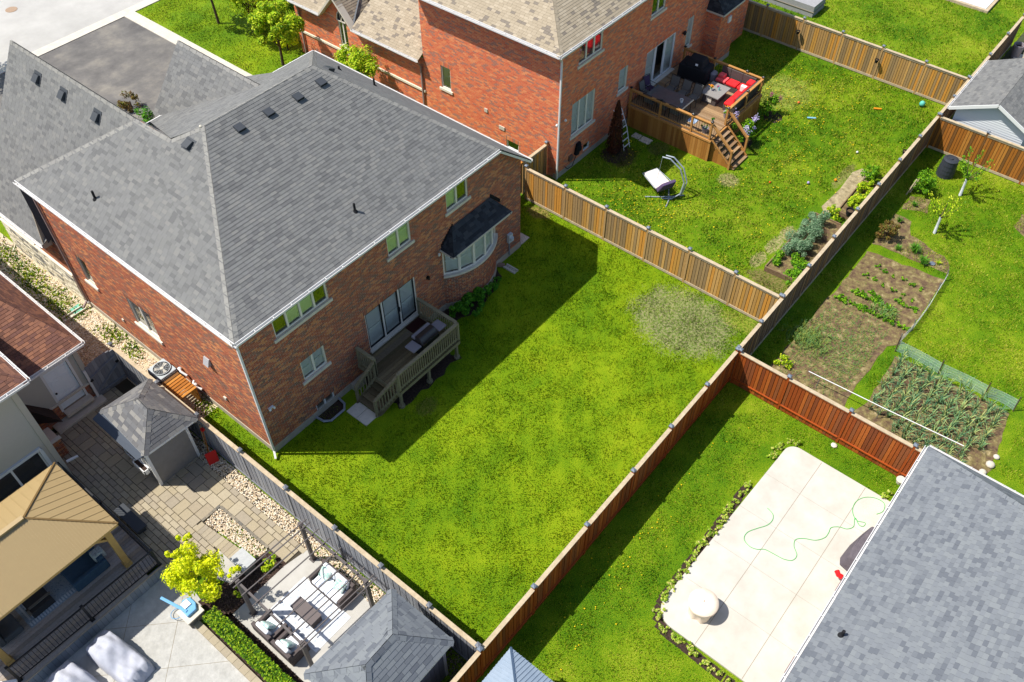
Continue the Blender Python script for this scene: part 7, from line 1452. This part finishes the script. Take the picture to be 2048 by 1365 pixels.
for k, (x, y) in enumerate([(26.1, -10.85), (21.2, -10.85)]):
    t = thing('plant_pot', ['dark round pot beside the board fence between the raised beds', 'dark round pot beside the board fence in the lower raised bed'][k], 'pot', (x, y, .15)); MB().lathe((x, y, .2), [(.14, 0), (.2, .3), (.21, .32), (.18, .32), (.16, .2)], 14).build('pot', m_blackm, t); MB().lathe((x, y, .42), [(.17, 0), (.1, .02)], 12).build('soil', m_soil, t)
for k, (x, y, ax) in enumerate([(37.95, -1.85, 0), (37.95, -6.64, 0), (30.95, -11.32, 1)]):
    t = thing('hanging_pot', ['small dark pot hung on the far board fence, the left one', 'small dark pot hung on the far board fence, the right one', 'small dark pot hung on the weathered board fence near the corner'][k], 'pot', (x, y, 1.2)); MB().lathe((x-.1 if not ax else x, y if not ax else y+.12, 1.1), [(.07, 0), (.12, .2), (.10, .2), (.09, .15)], 12).build('pot', m_blackm, t); MB().lathe((x-.1 if not ax else x, y if not ax else y+.12, 1.24), [(.09, 0), (.05, .02)], 10).build('soil', m_soil, t)
# lilacs by the deck
for k, (x, y, s) in enumerate([(28.2, -3.85, 1.0), (31.2, -3.9, .7)]):
    t = thing('lilac_bush', ['flowering lilac bush beside the cedar deck steps', 'small shrub with magenta flower at the far corner of the cedar deck'][k], 'shrub', (x, y, 0)); mb = MB(); leaves(mb, (x, y, .85*s), (.75*s, .55*s, .8*s), int(2200*s), .055, 14, 130+k); mb.build('foliage', m_fol, t); mb = MB(); R = random.Random(k)
    for c_ in range(9 if k == 0 else 2):
        a = R.uniform(0, 6.28); cc = Vector((x+.65*s*math.cos(a), y+.5*s*math.sin(a), (1.0+R.uniform(-.1, .6))*s))
        for _ in range(38): disc(mb, cc.x+R.gauss(0, .06), cc.y+R.gauss(0, .06), cc.z+R.gauss(0, .09), .025)
    mb.build('blossom', m_pur if k == 0 else m_mag, t); MB().tube([(x, y, 0), (x, y, .9*s)], .04, 6).build('stem', m_bark, t)
sheet('planting_circle', [blob(31.2, -4.1, .55, .5, 16, 3), blob(28.3, -4.0, .5, .45, 14, 5), blob(23.2, .6, .8, .7, 18, 6)], .009, m_mulch_bed)
for k, (x, y, m_, r, lab) in enumerate([(28.3, -9.15, m_org, .07, 'orange ball on the rough grass by the raised bed'), (26.1, -6.7, M('toy_orange', S(236, 96, 30, .8), .5), .05, 'tiny orange ball in the middle of the rough grass'), (27.25, -8.2, m_pur, .07, 'pale lilac toy on the rough grass near the orange ball'), (31.1, -9.0, m_white, .06, 'small white ball on the rough grass right of centre'), (33.2, -4.6, M('toy_orange2', S(240, 120, 60, .8), .5), .07, 'orange ball near the far fence'), (37.2, -9.9, M('toy_teal', S(100, 196, 180, .8), .5), .16, 'teal green toy at the corner of the far fence'), (25.6, -9.85, m_org, .07, 'orange ball at the top of the grey green mound')]):
    tag(MB().lathe((x, y, .02), [(r*.3, 0), (r*.9, r*.4), (r, r), (r*.8, r*1.6), (r*.2, r*2)], 10).build('toy_ball', m_, loc=(x, y, .02), smooth=True), lab, 'ball')
tag(MB().beam((32.25, -5.6, .05), (32.5, -5.98, .05), .10, .05).build('toy_board', M('toy_blue', S(130, 190, 214, .8), .5), loc=(32.4, -5.8, .06)), 'pale blue flat toy lying on the rough grass', 'toy')
tag(MB().beam((35.3, -8.0, .06), (35.5, -8.35, .06), .1, .06).build('toy_block', m_org, loc=(35.4, -8.2, .06)), 'orange stick toy on the grass near the far fence', 'toy')
# far yard
t = thing('planter_box', 'grey weathered timber planter box at the top edge of the far lawn', 'planter', (42.5, .2, 0)); MB().box(42.0, -.95, 0, 43.6, 4.0, .7).build('box', M('grey_timber', [S(176, 176, 178, .8), S(150, 150, 152, .8)], .9, .12, 8, streak=(3, .6, 3)), t); MB().box(41.97, -.99, .32, 43.62, -.95, .36).box(41.97, -.95, .32, 42.0, 4.0, .36).build('seam', m_joint, t)
t = thing('sandbox', 'shallow wooden sandbox with pale blue cover in the far lawn', 'sandbox', (50, -8, 0)); MB().box(49.3, -9.1, 0, 53, -4.5, .16).build('frame', m_capw, t); MB().box(49.5, -8.9, .16, 52.8, -4.7, .19).build('cover', M('cover_iceblue', S(214, 226, 234, .85), .7, .05, 3), t); MB().lathe((50.6, -8.0, .19), [(.2, 0), (.22, .1), (.08, .18)], 10).build('toy', m_mag, t)
for k, (x, y, r, h) in enumerate([(45.4, -12.1, .32, .8), (45.3, -12.75, .26, .55)]):
    t = thing('garden_planter', ['tall pale grey round planter behind the far fence corner', 'dark rimmed smaller round planter behind the far fence corner'][k], 'planter', (x, y, 0)); MB().lathe((x, y, 0), [(r*.7, 0), (r*.8, h*.3), (r, h), (r*.85, h), (r*.8, h*.8)], 18).build('pot', m_gg if k == 0 else m_sill, t); MB().lathe((x, y, h*.8), [(r*.8, 0), (r*.5, .02)], 14).build('soil', m_mulch_bed, t)
sheet('far_corner_ground', [rect(33.95, -26, 60, -11.6)], .001, M('dark_ground', [S(60, 64, 50, .7), S(90, 100, 60, .7)], .95, .2, 4))  # dark brown-green ground colour of the far yard
for k in range(3): tag(MB().box(43.3+k*.9, -14.6, 0, 44.0+k*.9, -12.1, .09).build('stepping_slab', m_sill, loc=(43.3+k*.9, -13, 0)), 'pale concrete slab in the yard behind the far fence corner, %s' % ['nearest the gabled shed', 'the middle one', 'farthest from the gabled shed'][k], 'paving slab')
